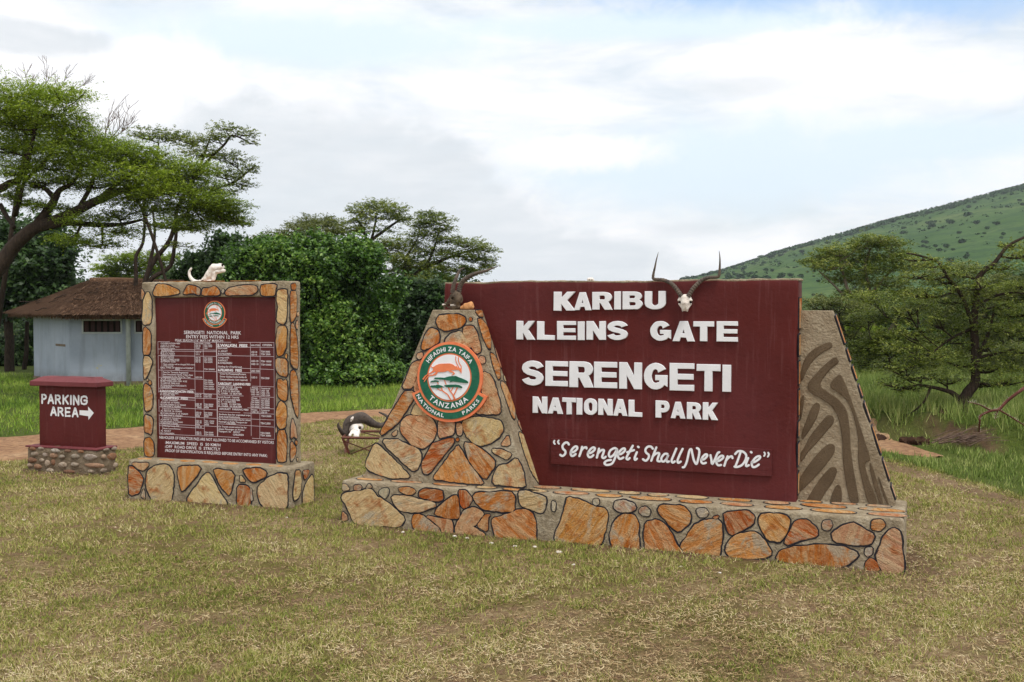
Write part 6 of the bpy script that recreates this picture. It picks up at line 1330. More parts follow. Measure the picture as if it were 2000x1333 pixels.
# big umbrella thorn, upper left
acacia('umbrella_thorn_tree', 'large spreading umbrella thorn tree leaning in from the left edge over the hut', 25, [
 ([(-120, 745), (-70, 620), (0, 517), (32, 475), (68, 446), (110, 430), (155, 410.6), (193.5, 391), (245, 372), (306, 369), (370, 372)], .215, .05),
 ([(68, 446), (92, 410), (106, 388), (116, 372), (139, 359), (160, 330)], .12, .03), ([(104, 386), (90, 370), (74, 362), (58, 357)], .07, .03), ([(-60, 390), (0, 369), (20, 358), (39, 349), (52, 310), (64, 272), (75, 230)], .11, .03),
 ([(29, 420, .5), (38, 390), (48, 356), (60, 300)], .07, .02), ([(77, 446), (105, 440), (135, 436), (200, 440), (240, 438), (274, 430)], .10, .03), ([(0, 400, 1), (15, 425, .8), (28, 445, .4)], .06, .05), ([(193, 391), (240, 350), (290, 320), (330, 300)], .07, .02), ([(150, 412, .3), (180, 360), (190, 310), (210, 280)], .06, .02), ([(48, 356), (100, 300), (130, 240)], .05, .02)],
 [(45, 188, 95, 15, 0, 1.3), (120, 186, 60, 12), (10, 215, 60, 18), (90, 222, 80, 18), (40, 250, 85, 22, 1), (130, 250, 60, 18), (150, 270, 55, 14), (20, 290, 60, 16), (70, 285, 80, 18, 1.5), (140, 300, 70, 20), (210, 290, 55, 18), (250, 300, 60, 18), (300, 318, 60, 20), (200, 325, 75, 20), (110, 330, 70, 16), (40, 325, 50, 12), (260, 345, 80, 18), (340, 345, 65, 20), (380, 330, 45, 14), (180, 360, 70, 14), (90, 352, 55, 9), (320, 378, 70, 16), (395, 370, 50, 18), (420, 398, 48, 14), (370, 405, 55, 12), (440, 420, 40, 9), (470, 437, 22, 6), (250, 392, 60, 12), (300, 408, 50, 10), (20, 382, 30, 9), (55, 398, 30, 8), (230, 422, 45, 9), (165, 432, 55, 10), (235, 455, 50, 9), (140, 470, 45, 9), (200, 480, 45, 7), (100, 405, 45, 8), (30, 340, 35, 8), (430, 405, 60, 14), (395, 432, 55, 11), (455, 430, 38, 9), (350, 440, 55, 9), (300, 365, 60, 14), (10, 240, 40, 14), (60, 365, 40, 8)], M_ACAB, .056, 1.6, spray=1.2)
# dry bare crown top
g = G(); root = thing('bare_twiggy_tree', (at(350, 745, 30).x, 30, 0), 'leafless twiggy grey tree top poking above the umbrella thorn crown', 'tree')
def fan(g, p, d, L, r, lev):
    pts = [p]; n = 4
    for i in range(n): d = (d + Vector((random.uniform(-.2, .2), random.uniform(-.15, .15), random.uniform(-.05, .15)))).normalized(); pts.append(pts[-1] + d * L / n)
    g.add(*tube(pts, [max(.005, r * (1 - .6 * i / n)) for i in range(n + 1)], 4))
    if lev:
        for q in range(5 if lev > 1 else 4):
            i = random.randint(1, n); dd = (d + Vector((random.uniform(-1, 1), random.uniform(-.6, .6), random.uniform(-.1, .7)))).normalized(); fan(g, pts[i], dd, L * random.uniform(.45, .75), r * .5, lev - 1)
g.add(*tube(catmull([at(350, 745, 30), at(336, 600, 30), at(282, 420, 30), at(205, 270, 30)], 5), [.06] * 6 + [.045] * 5 + [.03] * 5, 7)); g.build('trunk', [M_BARK], root, smooth=True); g = G()
for px, py, dx, dz, L in [(208, 278, .9, .8, .7), (205, 280, 1, .4, .7), (203, 275, .1, 1, .65), (200, 285, -.4, 1, .5)]: fan(g, at(px, py, 30), Vector((dx, 0, dz)).normalized(), L * 1.05, .02, 2)
g.build('twigs', [M_TWIG], root)
root = thing('dead_topped_tree', (at(-20, 745, 31).x, 31, 0), 'bare dry twigs of a dead tree top standing up at the far upper left', 'tree'); g = G()
g.add(*tube([at(-20, 745, 31), at(30, 400, 31), at(60, 225, 31)], [.09, .06, .035], 7)); g.build('trunk', [M_BARK], root, smooth=True); g = G()
for px, py, dx, dz in [(15, 182, -.6, .5), (60, 180, -.3, 1), (85, 180, .3, .9), (110, 182, .8, .6), (130, 188, .9, .4)]: fan(g, at(px, py, 31), Vector((dx, 0, dz)).normalized(), .55, .012, 2)
for px in (20, 50, 75, 100, 120): g.add(*tube([at(66, 260, 31), at(px, 192, 31)], [.04, .02], 5))
g.build('twigs', [M_TWIG], root)
# second acacia, behind
acacia('acacia_tree', 'slender acacia with dark forked trunks standing behind the fee board, branches reaching right', 33, [
 ([(275, 745), (266, 600), (264.5, 549), (268, 501), (281, 469), (282, 398), (285, 350)], .085, .025), ([(284, 745), (282, 600), (284, 549), (300, 511), (326, 478), (342, 436), (348, 404), (387, 336), (435, 285), (452, 265), (484, 278)], .105, .022),
 ([(298, 745), (290, 600), (293.5, 549), (332, 520), (342, 469), (352, 430), (413, 375), (458, 356), (500, 323)], .09, .022), ([(281, 400), (300, 330), (310, 280)], .05, .02), ([(387, 336), (400, 300), (410, 270)], .05, .02), ([(284, 549), (296, 500), (302, 460), (300, 410)], .07, .03)],
 [(285, 262, 42, 9, 0, .8), (330, 268, 42, 12), (372, 276, 36, 11), (440, 252, 40, 9, 0, .6), (474, 262, 30, 10, 0, .6), (425, 270, 30, 8), (488, 280, 20, 5, 0, .6), (395, 300, 45, 12), (455, 310, 38, 12, 0, .8), (485, 330, 25, 11, 0, .7), (440, 340, 40, 12), (470, 360, 34, 11, 0, .8), (430, 378, 35, 9), (340, 420, 45, 10, 0, .6), (300, 440, 40, 8, 0, .5), (380, 445, 45, 8, 0, .6), (350, 480, 35, 8, 0, .6), (280, 380, 30, 9), (420, 430, 30, 6, 0, .5)], M_ACA, .075, 1.1)
# bright acacia far behind the hut roof
acacia('pale_acacia_tree', 'bright yellow-green acacia far off between the thatched roof and the thicket', 52, [([(262, 700), (262, 600), (258, 560), (250, 530)], .15, .05), ([(258, 570), (285, 545), (305, 525)], .08, .03), ([(258, 575), (225, 550), (210, 530)], .08, .03)],
 [(235, 508, 38, 9), (280, 504, 45, 10), (205, 526, 28, 8), (245, 528, 42, 9), (300, 522, 42, 9), (215, 542, 34, 6), (260, 545, 45, 7), (320, 540, 30, 7), (325, 505, 30, 7)], M_ACAB, .11, 1.9)
# dark broadleaf trees behind the hut
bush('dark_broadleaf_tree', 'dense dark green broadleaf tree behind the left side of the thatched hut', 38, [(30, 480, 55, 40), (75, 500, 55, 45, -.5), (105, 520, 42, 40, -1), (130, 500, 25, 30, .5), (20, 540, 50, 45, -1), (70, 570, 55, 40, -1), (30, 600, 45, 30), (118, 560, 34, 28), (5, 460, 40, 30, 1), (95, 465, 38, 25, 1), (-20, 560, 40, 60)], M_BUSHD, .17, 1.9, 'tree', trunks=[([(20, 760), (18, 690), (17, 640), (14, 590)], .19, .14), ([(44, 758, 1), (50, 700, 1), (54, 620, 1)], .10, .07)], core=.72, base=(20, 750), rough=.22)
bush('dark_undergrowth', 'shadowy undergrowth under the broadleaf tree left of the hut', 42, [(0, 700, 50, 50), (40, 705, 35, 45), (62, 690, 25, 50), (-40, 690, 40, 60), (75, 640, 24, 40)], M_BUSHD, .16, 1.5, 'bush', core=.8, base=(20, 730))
# vine-covered thicket in the middle
bush('vine_thicket', 'tall dense thicket of glossy vine-covered bushes between the two big signs', 33, [(520, 570, 80, 80), (610, 550, 52, 60, -1.6), (675, 575, 50, 62, -.4), (645, 510, 46, 34, .2), (560, 512, 48, 34, -.6), (705, 530, 34, 38, -1.2), (730, 512, 22, 26), (590, 640, 60, 70, -.2), (650, 655, 44, 60, -1.7), (720, 640, 46, 66, -.5), (752, 610, 30, 44, .1), (500, 660, 70, 80), (670, 715, 50, 38, -1.5), (745, 690, 32, 44, .3), (480, 530, 44, 42, .3), (618, 490, 34, 20, -.6), (528, 492, 28, 18, .3), (765, 580, 20, 34), (690, 492, 24, 20, .2), (600, 715, 60, 40, -.6), (575, 585, 40, 40, -1.2), (640, 590, 60, 80, 1.)], M_BUSH, .10, 2.4, 'bush', base=(620, 745), rough=.24, sub=14, fl=.3, shoots=6)
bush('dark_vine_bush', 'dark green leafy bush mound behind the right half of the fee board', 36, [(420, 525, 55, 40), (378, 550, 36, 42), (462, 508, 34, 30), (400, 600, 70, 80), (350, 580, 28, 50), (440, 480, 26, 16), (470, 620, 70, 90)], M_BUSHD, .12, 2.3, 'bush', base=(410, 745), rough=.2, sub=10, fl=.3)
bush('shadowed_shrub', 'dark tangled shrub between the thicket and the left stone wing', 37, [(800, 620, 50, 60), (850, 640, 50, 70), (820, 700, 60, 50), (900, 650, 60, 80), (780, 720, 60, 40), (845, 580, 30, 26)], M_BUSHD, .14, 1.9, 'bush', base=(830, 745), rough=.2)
# ground cover in front of the thicket
bush('leafy_undergrowth', 'low bright green leafy undergrowth at the foot of the vine thicket', 31, [(620, 742, 55, 20), (690, 745, 50, 18, -.5), (740, 740, 40, 24), (780, 738, 35, 22, .3), (600, 730, 40, 24, .6), (660, 730, 50, 24, .6), (830, 742, 45, 22, .2)], M_BUSH, .10, 2., 'bush', base=(680, 754), rough=.25)
# middle acacias
acacia('flat_topped_acacia', 'flat-topped acacia rising behind the vine thicket', 47, [([(715, 700), (716, 560), (718, 500), (728, 465), (735, 430)], .13, .04), ([(722, 480), (704, 438), (690, 425)], .08, .03), ([(726, 470), (765, 440), (790, 425)], .08, .03)],
 [(735, 402, 45, 7), (705, 412, 32, 7), (770, 410, 35, 7), (740, 424, 55, 8, 0, .8), (700, 434, 38, 7, 0, .7), (785, 428, 28, 6), (735, 450, 50, 7, 0, .6), (690, 450, 22, 6)], M_ACA, .10, 1.5)
acacia('low_wide_acacia', 'low wide dull green acacia crown just left of the flat-topped acacia', 50, [([(620, 700), (622, 540), (620, 480), (618, 450)], .12, .04), ([(621, 480), (655, 455)], .07, .03), ([(621, 480), (585, 460)], .07, .03)],
 [(618, 432, 42, 8), (650, 438, 30, 8), (590, 442, 36, 7), (620, 450, 60, 10), (660, 455, 28, 8), (560, 458, 38, 8), (530, 466, 42, 7), (500, 472, 34, 6), (600, 468, 60, 8)], M_ACAD, .10, 1.6)
acacia('dark_limbed_acacia', 'acacia with a dark bent limb behind the left stone wing, layered crown reaching right', 41, [([(790, 745), (783, 660), (786, 600), (793, 574), (803, 547), (830, 523), (865, 508), (898, 496), (935, 485)], .15, .03), ([(793, 574), (790, 540), (796, 500), (815, 470)], .10, .03), ([(803, 547), (800, 520), (775, 490)], .08, .03), ([(830, 523), (850, 480), (860, 440)], .06, .02), ([(800, 745), (815, 650), (845, 560), (870, 525)], .10, .04)],
 [(840, 420, 30, 6), (850, 432, 40, 8), (822, 440, 28, 7), (868, 448, 26, 6), (830, 458, 40, 8), (875, 470, 38, 7), (915, 478, 45, 7), (950, 490, 30, 5), (780, 475, 48, 9), (745, 482, 34, 8), (830, 490, 60, 9), (895, 500, 50, 8), (940, 508, 38, 6), (770, 505, 45, 9), (830, 520, 60, 9), (890, 525, 45, 7), (955, 520, 22, 5), (780, 530, 35, 8), (925, 530, 38, 6), (840, 545, 50, 8), (735, 500, 28, 9)], M_ACA, .085, 1.6)
bush('tree_belt', 'distant mixed tree belt closing the view behind the hut and thicket', 75, [(x, 598 + 8 * math.sin(x), 60, 52 + 14 * math.sin(x * .7), 4 * math.sin(x * 1.3)) for x in range(-160, 960, 52)], M_BUSHD, .34, 1.6, 'trees', base=(400, 650), rough=.25, core=.8)
# right-hand trees
acacia('tall_umbrella_acacia', 'umbrella acacia behind the right zebra wing with a flat layered crown', 36, [([(1712, 780), (1703, 720), (1703, 686), (1690, 650), (1678, 617), (1655, 560), (1640, 520)], .12, .04), ([(1712, 700), (1713, 657), (1700, 620), (1698, 578), (1690, 520), (1700, 490)], .11, .03), ([(1698, 578), (1730, 540), (1760, 515)], .06, .02), ([(1678, 617), (1640, 570), (1600, 530)], .06, .02), ([(1706, 690), (1740, 640), (1770, 600)], .07, .03)],
 [(1712, 468, 42, 6), (1740, 478, 40, 7), (1690, 480, 40, 7), (1640, 490, 45, 7), (1612, 500, 36, 6), (1585, 512, 24, 5), (1670, 505, 55, 8), (1740, 502, 50, 9), (1620, 520, 45, 7), (1700, 525, 60, 9), (1780, 520, 40, 8), (1650, 545, 50, 8), (1720, 555, 60, 9), (1760, 575, 50, 9), (1670, 575, 45, 7), (1700, 600, 60, 9), (1760, 620, 50, 9), (1650, 625, 50, 9), (1700, 650, 50, 9), (1740, 670, 50, 9)], M_ACA, .08, 1.5, bark=M_BARKL, puff=1.6)
acacia('low_acacia', 'small low acacia half hidden directly behind the zebra wing', 31, [([(1640, 790), (1648, 720), (1655, 670), (1640, 630)], .08, .03), ([(1655, 670), (1690, 630)], .04, .02)],
 [(1600, 590, 45, 8), (1640, 592, 42, 8), (1680, 605, 32, 8), (1610, 612, 50, 10), (1660, 630, 42, 10), (1640, 655, 45, 10), (1690, 660, 38, 10), (1665, 690, 45, 12), (1700, 715, 40, 12), (1650, 720, 34, 12)], M_ACAD, .07, 1.5)
TB_ = []
near = acacia('thorn_acacia', 'near thorn acacia on the right bank with a dark forked trunk and pale limbs', 18.6, [
 ([(1878, 832), (1879, 810), (1881, 785), (1892, 765), (1906, 746), (1906, 706), (1903, 637), (1905, 590), (1911, 548), (1926, 528), (1945, 513), (1970, 480), (2003, 463)], .115, .02), ([(1881, 790), (1872, 778), (1860, 768), (1846, 763), (1817, 756), (1790, 752)], .06, .02), ([(1908, 706), (1925, 665), (1935.6, 637), (1942, 600)], .04, .015), ([(1903, 640), (1876, 577), (1850, 540), (1831.7, 513), (1797, 500), (1770, 495)], .04, .012), ([(1905, 600), (1940, 580), (1975, 572), (2010, 575)], .03, .012), ([(1904, 640), (1860, 660), (1820, 690)], .035, .012), ([(1906, 700), (1950, 690), (1990, 680)], .03, .012), ([(1817, 756), (1808, 780), (1790, 800), (1770, 812)], .025, .008)],
 [(1975, 482, 32, 6), (2000, 500, 40, 8), (1800, 508, 34, 5, 0, .7), (1835, 520, 40, 6), (1880, 535, 45, 7), (1940, 525, 45, 7), (1790, 540, 45, 7, 0, .8), (1850, 552, 55, 8), (1920, 560, 60, 8), (1985, 560, 45, 8), (1800, 575, 55, 8), (1870, 590, 60, 8), (1940, 600, 60, 9), (1990, 615, 40, 10), (1770, 605, 45, 7), (1830, 622, 60, 9), (1900, 635, 60, 9), (1960, 645, 55, 9), (1780, 648, 50, 8), (1850, 665, 65, 9), (1930, 680, 60, 9), (1990, 690, 40, 9), (1760, 680, 45, 8), (1810, 700, 60, 9), (1880, 712, 55, 9), (1950, 720, 50, 9), (1750, 718, 45, 8), (1800, 735, 55, 9), (1850, 742, 40, 7), (1770, 760, 35, 6), (1740, 750, 34, 6), (1970, 745, 45, 9), (1925, 752, 32, 6)], M_ACA, .045, 1.0, spray=1.3, tube_k=9, bark=M_BARK, puff=1.35)
acacia('young_acacia', 'smaller acacia just right of and behind the near thorn acacia', 26, [([(1945, 815), (1945, 790), (1943, 760), (1932, 742), (1925, 731)], .07, .03), ([(1943, 765), (1948, 740), (1952, 715)], .05, .02), ([(1943, 762), (1962, 745), (1985, 735)], .05, .02)],
 [(1930, 700, 40, 9), (1975, 690, 45, 12), (1990, 720, 35, 12), (1950, 725, 40, 8), (2010, 740, 30, 12), (1915, 722, 28, 7)], M_ACAD, .055, 1.5, puff=1.8)
for k, (lab, D, lumps) in enumerate([
 ('leafy green bushes filling the gap behind the near thorn acacia', 34, [(1800, 690, 70, 55), (1860, 670, 70, 60), (1930, 680, 70, 60), (1990, 680, 60, 70), (1760, 720, 55, 45), (1840, 740, 80, 30), (1960, 745, 80, 30)]),
 ('pale green bushes low behind the zebra wing near the dirt track', 40, [(1600, 720, 60, 45), (1660, 710, 55, 50), (1720, 715, 60, 45), (1690, 750, 60, 30), (1620, 760, 60, 20)]),
 ('tall hazy bushes at the far right edge below the hillside', 60, [(1960, 590, 60, 50), (2020, 580, 60, 60), (1880, 620, 70, 50), (1800, 620, 70, 40), (1720, 640, 70, 40), (1640, 640, 60, 40), (1570, 650, 50, 45), (1500, 640, 60, 40), (1400, 640, 60, 30)])]):
    bush('green_bush', lab, D, lumps, [M_BUSH, M_BUSH, M_BUSHD][k], [.12, .13, .22][k], 1.6, 'bush', base=(lumps[0][0], 770), rough=.24, core=.8)
def rpads(n, x0, x1, y0, y1, rx, ry, seed):
    r = random.Random(seed); out = []
    for i in range(n): x = r.uniform(x0, x1); out.append((x, r.uniform(y0 + 18 * abs(math.sin(x / 60)), y1), rx * r.uniform(.7, 1.2), ry * r.uniform(.7, 1.3)))
    return out
acacia('leafy_acacia', 'dense olive-green acacia filling in between the zebra wing and the near thorn acacia', 27, [([(1745, 800), (1748, 740), (1738, 690), (1750, 630)], .08, .03), ([(1740, 700), (1780, 650)], .05, .02), ([(1742, 700), (1700, 660)], .05, .02)], rpads(26, 1690, 1830, 575, 765, 44, 14, 1), M_ACA, .062, 1.1, puff=1.3)
acacia('leafy_acacia', 'dense olive-green acacia behind the near thorn acacia at the right edge', 29, [([(1985, 800), (1980, 740), (1972, 660), (1968, 560)], .1, .03), ([(1976, 700), (1930, 620)], .06, .02), ([(1976, 700), (2010, 620)], .06, .02)], rpads(34, 1840, 2015, 520, 760, 46, 14, 2), M_ACAD, .066, 1.1, puff=1.3)
acacia('leafy_acacia', 'yellow-green acacia low beside the slanted edge of the zebra wing', 33, [([(1655, 790), (1660, 740), (1655, 690)], .07, .03), ([(1658, 720), (1690, 690)], .05, .02)], rpads(16, 1610, 1720, 640, 770, 40, 14, 3), M_ACAB, .07, 1.1, puff=1.3)
# dead thorny branch and brush heap on the bank
Dq = 15.3; zz = lambda x, y, d=0.: at(1680 + x / 4.166, 700 + y / 4.166, Dq + d)
br = thing('thorny_branch', (zz(970, 600).x, Dq, float(gz(zz(970, 600).x, Dq))), 'red-brown dead thorny branch sticking up beside the track at the right edge', 'branch')
g = G(); limbs = [([(1480, 150, .5), (1333, 245), (1200, 345), (1130, 415), (1060, 430), (980, 470), (972, 520), (968, 600, .1)], .026, .012), ([(1060, 425), (990, 388), (940, 370), (885, 360)], .013, .005), ([(1130, 420), (1230, 480), (1333, 545), (1400, 580)], .014, .006), ([(1125, 420), (1108, 455), (1098, 500)], .01, .004)]
th = G()
for pts, r0, r1 in limbs:
    C = catmull([zz(*p) for p in pts], 6); n = len(C); g.add(*tube(C, [r0 + (r1 - r0) * i / (n - 1) for i in range(n)], 6))
    for i in range(1, n - 1):
        for q in range(2): d = Vector((random.uniform(-1, 1), random.uniform(-1, 1), random.uniform(.2, 1))).normalized(); th.add(*tube([C[i], C[i] + d * random.uniform(.03, .07)], [.003, .0008], 3))
g.build('stem', [M_REDTW], br, smooth=True); tag(th.build('thorns', [M_THORN], br), kind='stuff')
pb = gnd(1850, 868, .1); g = G()
for k in range(42):
    s = gnd(1848 + random.uniform(-30, 45), 872 - random.uniform(0, 8), .1) + Vector((0, 0, random.uniform(0, .1))); e = s + Vector((random.uniform(.2, .7), random.uniform(-.3, .3), random.uniform(.03, .2))); g.add(*tube([s, s.lerp(e, .5) + Vector((0, 0, random.uniform(-.03, .06))), e], [.008, .006, .003], 4))
tag(g.build('brush_heap', [M_TWIG], None, (pb.x, pb.y, float(gz(pb.x, pb.y)))), 'heap of dead brown twigs on the bank below the thorny branch', 'brush heap')
for i, (px, py, s) in enumerate([(1788, 840, .20), (1852, 828, .18), (1712, 832, .15)]):
    p = gnd(px, py, .25); g = G(); V, F = rbox((-s, -s * .6, -s * .5), (s, s * .6, s * .25), r=s * .2, cell=s * .12, amp=s * .5, seed=i, freq=14); g.add(V, F)
    o = g.build('earth_clod', [material('dark_earth_%d' % i, lambda T, tc: dict(col=T.ramp(T.noise(tc, 9, 5, .7), [(.3, srgb(52, 38, 32)), (.7, srgb(98, 74, 60))]), bump=T.noise(tc, 25, 5, .7), bs=1., bd=.04), 1., 0.) if i == 0 else bpy.data.materials['dark_earth_0']], None, (0, 0, 0), smooth=True); o.location = (p.x, p.y, float(gz(p.x, p.y)) + .02); o.rotation_euler = (0, 0, i)
    tag(o, 'lump of exposed dark earth in the grassy bank under the thorn trees', 'earth clod', 'lumps of dark earth in the bank')
# ------------------------------------------------------------ hill
SKY_ = ([1180, 1260, 1330, 1400, 1500, 1600, 1700, 1800, 1900, 2000, 2150, 2400], [592, 570, 549, 531, 499, 471, 441, 415, 388, 362, 330, 290])
def hillz(s, D):
    "s: x/y slope of direction, D forward distance"
    yy = np.interp(s * 2080 + 1000, *SKY_); Zr = CAMH + (600 - yy) / 2080 * 900.; t = np.clip((D - 220) / 680, 0, 1)
    z = Zr * t ** 1.12; z = np.where(D > 900, Zr * (1 - ((D - 900) / 300) ** 2 * .5) + 0, z)
    return z + .6 * np.sin(s * 60 + D * .02) * t * (D < 880) - .4
ss = np.linspace(180 / 2080, 1500 / 2080, 150); Ds = np.concatenate([np.linspace(215, 900, 90), np.linspace(920, 1150, 8)])
SS, DD = np.meshgrid(ss, Ds, indexing='ij'); HZ_ = hillz(SS, DD) + 1.2 * np.sin(SS * 90) * np.sin(DD * .03) * np.clip((DD - 300) / 300, 0, 1) * (DD < 870)
fade = np.clip((SS - 180 / 2080) / (150 / 2080), 0, 1); HZ_ = HZ_ * fade - (1 - fade) * 1
g = G(); V = [(s * d, d, z) for s, d, z in zip(SS.ravel(), DD.ravel(), HZ_.ravel())]; nD = len(Ds)
g.add(V, [[i * nD + j, (i + 1) * nD + j, (i + 1) * nD + j + 1, i * nD + j + 1] for i in range(len(ss) - 1) for j in range(nD - 1)])
tag(g.build('hill', [M_HILL], None, (300, 600, 0), smooth=True), kind='structure')
protos = []
for k in range(4):
    C = []; 
    for q in range(3 + k % 2):
        c = np.array([random.uniform(-.6, .6), random.uniform(-.4, .4), random.uniform(.5, .9)]); u = rng.normal(0, 1, (60, 3)); u /= np.linalg.norm(u, axis=1)[:, None]; C.append(c + u * np.array([.75, .6, .5]) * (.7 + .3 * rng.random((60, 1))))
    C = np.concatenate(C); o = mesh_np('hillside_shrub', leaf_quads(C, .42, .3, .8), 4, [M_SHRUB], None, (0, 0, 0)); protos.append(o)
cnt = 0; tries = 0
def shrub(s, D, sz):
    global cnt
    z = float(hillz(np.array(s), np.array(D))); o = protos[cnt] if cnt < 4 else protos[cnt % 4].copy()
    if cnt >= 4: COL.objects.link(o)
    o.location = (s * D, D, z - .1 * sz); o.scale = (sz, sz, sz * random.uniform(.7, 1.)); o.rotation_euler = (0, 0, random.random() * 6); cnt += 1
    tag(o, 'dark green shrub dotted on the grassy hillside at the right', 'shrub', 'shrubs dotted over the hillside')
for i in range(95):
    px = 1322 + (1 - random.random() ** 1.2) * 690; shrub((px - 1000) / 2080, random.uniform(840, 896), random.uniform(1.6, 3.2) * (.8 if px > 1750 else 1))
while cnt < 295:
    px = random.uniform(1350, 2010); yr = np.interp(px, *SKY_); py = random.uniform(yr + 4, 552 if px < 1560 else yr + 150)
    if py < yr + 3 or noise.noise(Vector((px / 70, py / 25, 0))) < -.12: continue
    lo_, hi_ = 230., 899.
    for _ in range(30):
        md = (lo_ + hi_) / 2; e_ = 600 - (float(hillz(np.array((px - 1000) / 2080), np.array(md))) - CAMH) / md * 2080
        if e_ > py: lo_ = md
        else: hi_ = md
    shrub((px - 1000) / 2080, lo_, random.uniform(.8, 1.6) * (1.8 if random.random() < .3 else 1) * lo_ / 560)
# ridge scrub as one mass
n = 520; px = 1340 + rng.random(n) * 680; D = 900 * (.45 + .54 * rng.random(n) ** .6); s = (px - 1000) / 2080
C = np.stack([s * D, D, hillz(s, D) + .3], -1); k = np.array([noise.noise(Vector((p / 50, d / 50, 3))) > -.15 for p, d in zip(px, D)]); C = C[k]; C = np.repeat(C, 14, 0); sz = np.repeat(.35 + .7 * rng.random(len(C) // 14), 14) * C[:, 1] / 700; C = C + rng.normal(0, 1, C.shape) * sz[:, None] * np.array([1, .8, .5]) * .9
tag(mesh_np('hillside_scrub', leaf_quads(C, 1.5 * sz, .3, .8), 4, [M_SHRUB], None, (300, 600, 0)), 'fine low scrub scattered over the grassy hillside', 'scrub', kind='stuff')
n = 5000; px = 1310 + rng.random(n) * 740; s = (px - 1000) / 2080; D = 893 - 40 * rng.random(n) ** 2 * (px > 1500) - 10 * rng.random(n); z = hillz(s, D)
C = np.stack([s * D, D, z + rng.random(n) * np.where(px < 1500, 1.2, 2.4)], -1)
tag(mesh_np('ridge_scrub', leaf_quads(C, 2.2 + 0 * px, .2, .8), 4, [M_SHRUB], None, (300, 880, 0)), 'band of dark scrub along the crest of the hill', 'scrub', kind='stuff')
# ------------------------------------------------------------ sky and sun
SUN_EL, SUN_AZ = math.radians(62), math.radians(150)     # azimuth clockwise from +Y
w = bpy.data.worlds.new('World'); S.world = w; w.use_nodes = True; T = NT(w.node_tree); bg = T.n['Background']
sky = T.new('ShaderNodeTexSky'); sky.sky_type = 'NISHITA'; sky.sun_disc = False; sky.sun_elevation = SUN_EL; sky.sun_rotation = SUN_AZ; sky.air_density = 1.2; sky.dust_density = 1.5; sky.ozone_density = 1.5
tc = T.new('ShaderNodeTexCoord').outputs['Generated']; sp_ = T.new('ShaderNodeSeparateXYZ'); T.l.new(tc, sp_.inputs[0])
az = T.math('ARCTAN2', sp_.outputs[0], sp_.outputs[1]); el = T.math('ARCSINE', sp_.outputs[2])
def A_px(px): return math.atan((px - 1000) / 2080)
def E_px(py): return math.atan((600 - py) / 2080)
cmb = T.new('ShaderNodeCombineXYZ'); T.l.new(az, cmb.inputs[0]); T.l.new(el, cmb.inputs[1]); P2 = cmb.outputs[0]
n1 = T.noise(T.mapping(P2, (3.2, 11, 1), (0, 0, -.06)), 1.4, 7, .58, .3); n2 = T.noise(T.mapping(P2, (8, 10, 1), loc=(3, 1, 0)), 2.4, 8, .62, .4); n3 = T.noise(T.mapping(P2, (5, 22, 1), loc=(1, 4, 0)), 2, 6, .6); n4 = T.noise(T.mapping(P2, (16, 18, 1), loc=(5, 1, 0)), 2.4, 8, .68, .3)
def blobm(lst, wob, soft):
    out = None
    for px, py, rx, ry in lst:
        dx = T.math('MULTIPLY', T.math('SUBTRACT', az, A_px(px)), 2080 / rx); dy = T.math('MULTIPLY', T.math('SUBTRACT', el, E_px(py)), 2080 / ry)
        d = T.math('SQRT', T.math('ADD', T.math('MULTIPLY', dx, dx), T.math('MULTIPLY', dy, dy)))
        v = T.math('SUBTRACT', 1., d); out = v if out is None else T.math('MAXIMUM', out, v)
    out = T.math('ADD', out, T.math('MULTIPLY', T.math('SUBTRACT', wob, .5), 1.1))
    nd = T.new('ShaderNodeMapRange'); nd.interpolation_type = 'SMOOTHSTEP'; T.l.new(out, nd.inputs[0]); nd.inputs[1].default_value = -soft; nd.inputs[2].default_value = soft
    return nd.outputs[0]
K = 11.0
wht = (.98 * K, .98 * K, .995 * K, 1); pale = (.75 * K, .87 * K, .96 * K, 1); gry = (.70 * K, .745 * K, .785 * K, 1); blue = (.40 * K, .60 * K, .90 * K, 1)
skyc = T.mix(.62, sky.outputs[0], pale)
cov = T.ramp(n1, [(.36, .35), (.56, 1.)])
col = T.mix(cov, skyc, wht)
# pale blue openings
col = T.mix(T.math('MULTIPLY', blobm([(1450, 330, 430, 80), (620, 90, 330, 50), (1800, 300, 330, 44), (1250, 60, 420, 26)], n2, .55), .95), col, pale)
col = T.mix(T.math('MULTIPLY', blobm([(1960, 10, 330, 75), (1600, -10, 420, 50)], n2, .5), .95), col, blue)
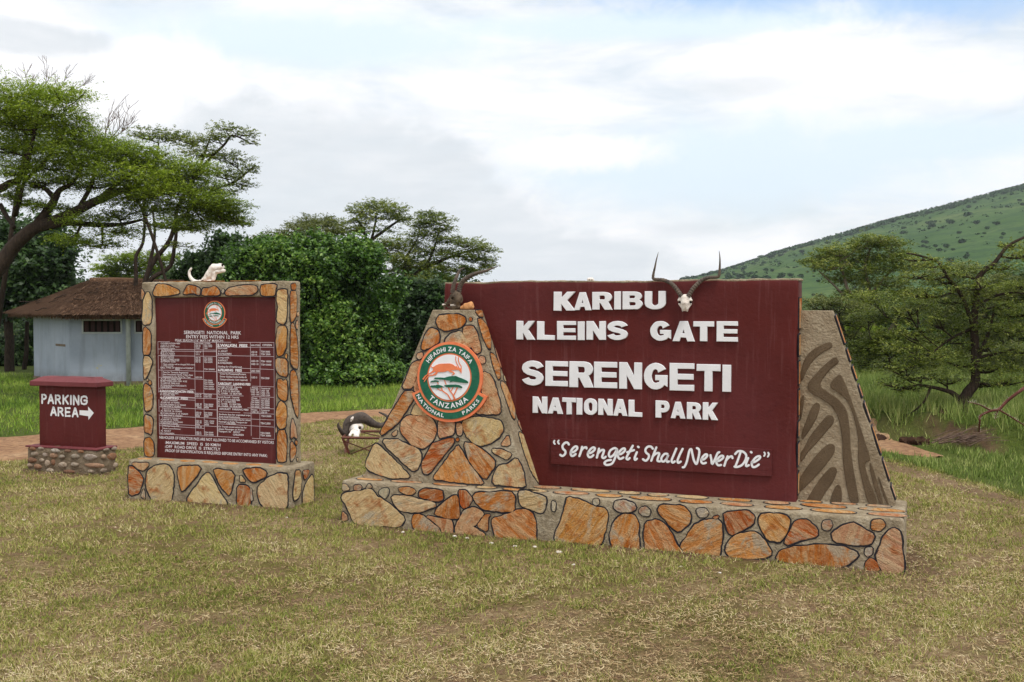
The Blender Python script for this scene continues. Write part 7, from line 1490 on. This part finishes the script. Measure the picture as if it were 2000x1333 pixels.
# grey cloud banks low at left and middle
col = T.mix(T.math('MULTIPLY', blobm([(420, 270, 200, 75), (620, 330, 280, 110), (800, 420, 260, 90), (950, 480, 160, 110), (300, 420, 300, 140), (1130, 520, 170, 60), (60, 125, 130, 30), (880, 330, 90, 60)], n2, .3), T.ramp(n3, [(.3, .98), (.7, .55)])), col, gry)
col = T.mix(T.math('MULTIPLY', blobm([(1450, 182, 95, 18), (1330, 452, 75, 12)], n4, .7), .5), col, gry)
# bright cumulus heads
col = T.mix(blobm([(300, 150, 60, 42), (370, 160, 60, 52), (420, 180, 45, 40), (250, 210, 120, 60), (1120, 300, 160, 34)], n4, .45), col, (.99 * K, .99 * K, 1.0 * K, 1))
T.l.new(col, bg.inputs[0]); bg.inputs[1].default_value = .1
sd = bpy.data.lights.new('sun', 'SUN'); sd.energy = 2.2; sd.angle = math.radians(14); sd.color = (1, .96, .9); so = bpy.data.objects.new('sun', sd); COL.objects.link(so)
dirv = Vector((math.sin(SUN_AZ) * math.cos(SUN_EL), math.cos(SUN_AZ) * math.cos(SUN_EL), math.sin(SUN_EL))); so.rotation_euler = dirv.to_track_quat('Z', 'Y').to_euler(); so.location = (20, -20, 30)
S.view_settings.view_transform = 'Standard'; S.view_settings.look = 'None'; S.view_settings.exposure = .06; S.view_settings.gamma = 1
S.cycles.max_bounces = 6; S.cycles.transparent_max_bounces = 4; S.cycles.volume_bounces = 0
g = G(); V = [(x, y, z) for z in (-3, 190) for x, y in ((-1650, -90), (1650, -90), (1650, 1700), (-1650, 1700))]; g.add(V, [[3, 2, 1, 0], [4, 5, 6, 7], [0, 1, 5, 4], [1, 2, 6, 5], [2, 3, 7, 6], [3, 0, 4, 7]])
mh = bpy.data.materials.new('thin_haze'); mh.use_nodes = True; Th = NT(mh.node_tree); Th.n.remove(Th.n['Principled BSDF']); vp = Th.new('ShaderNodeVolumePrincipled'); vp.inputs['Color'].default_value = (.86, .92, 1, 1); vp.inputs['Density'].default_value = .00016; vp.inputs['Anisotropy'].default_value = .1; Th.l.new(vp.outputs[0], Th.n['Material Output'].inputs['Volume'])
tag(g.build('haze', [mh]), kind='stuff')
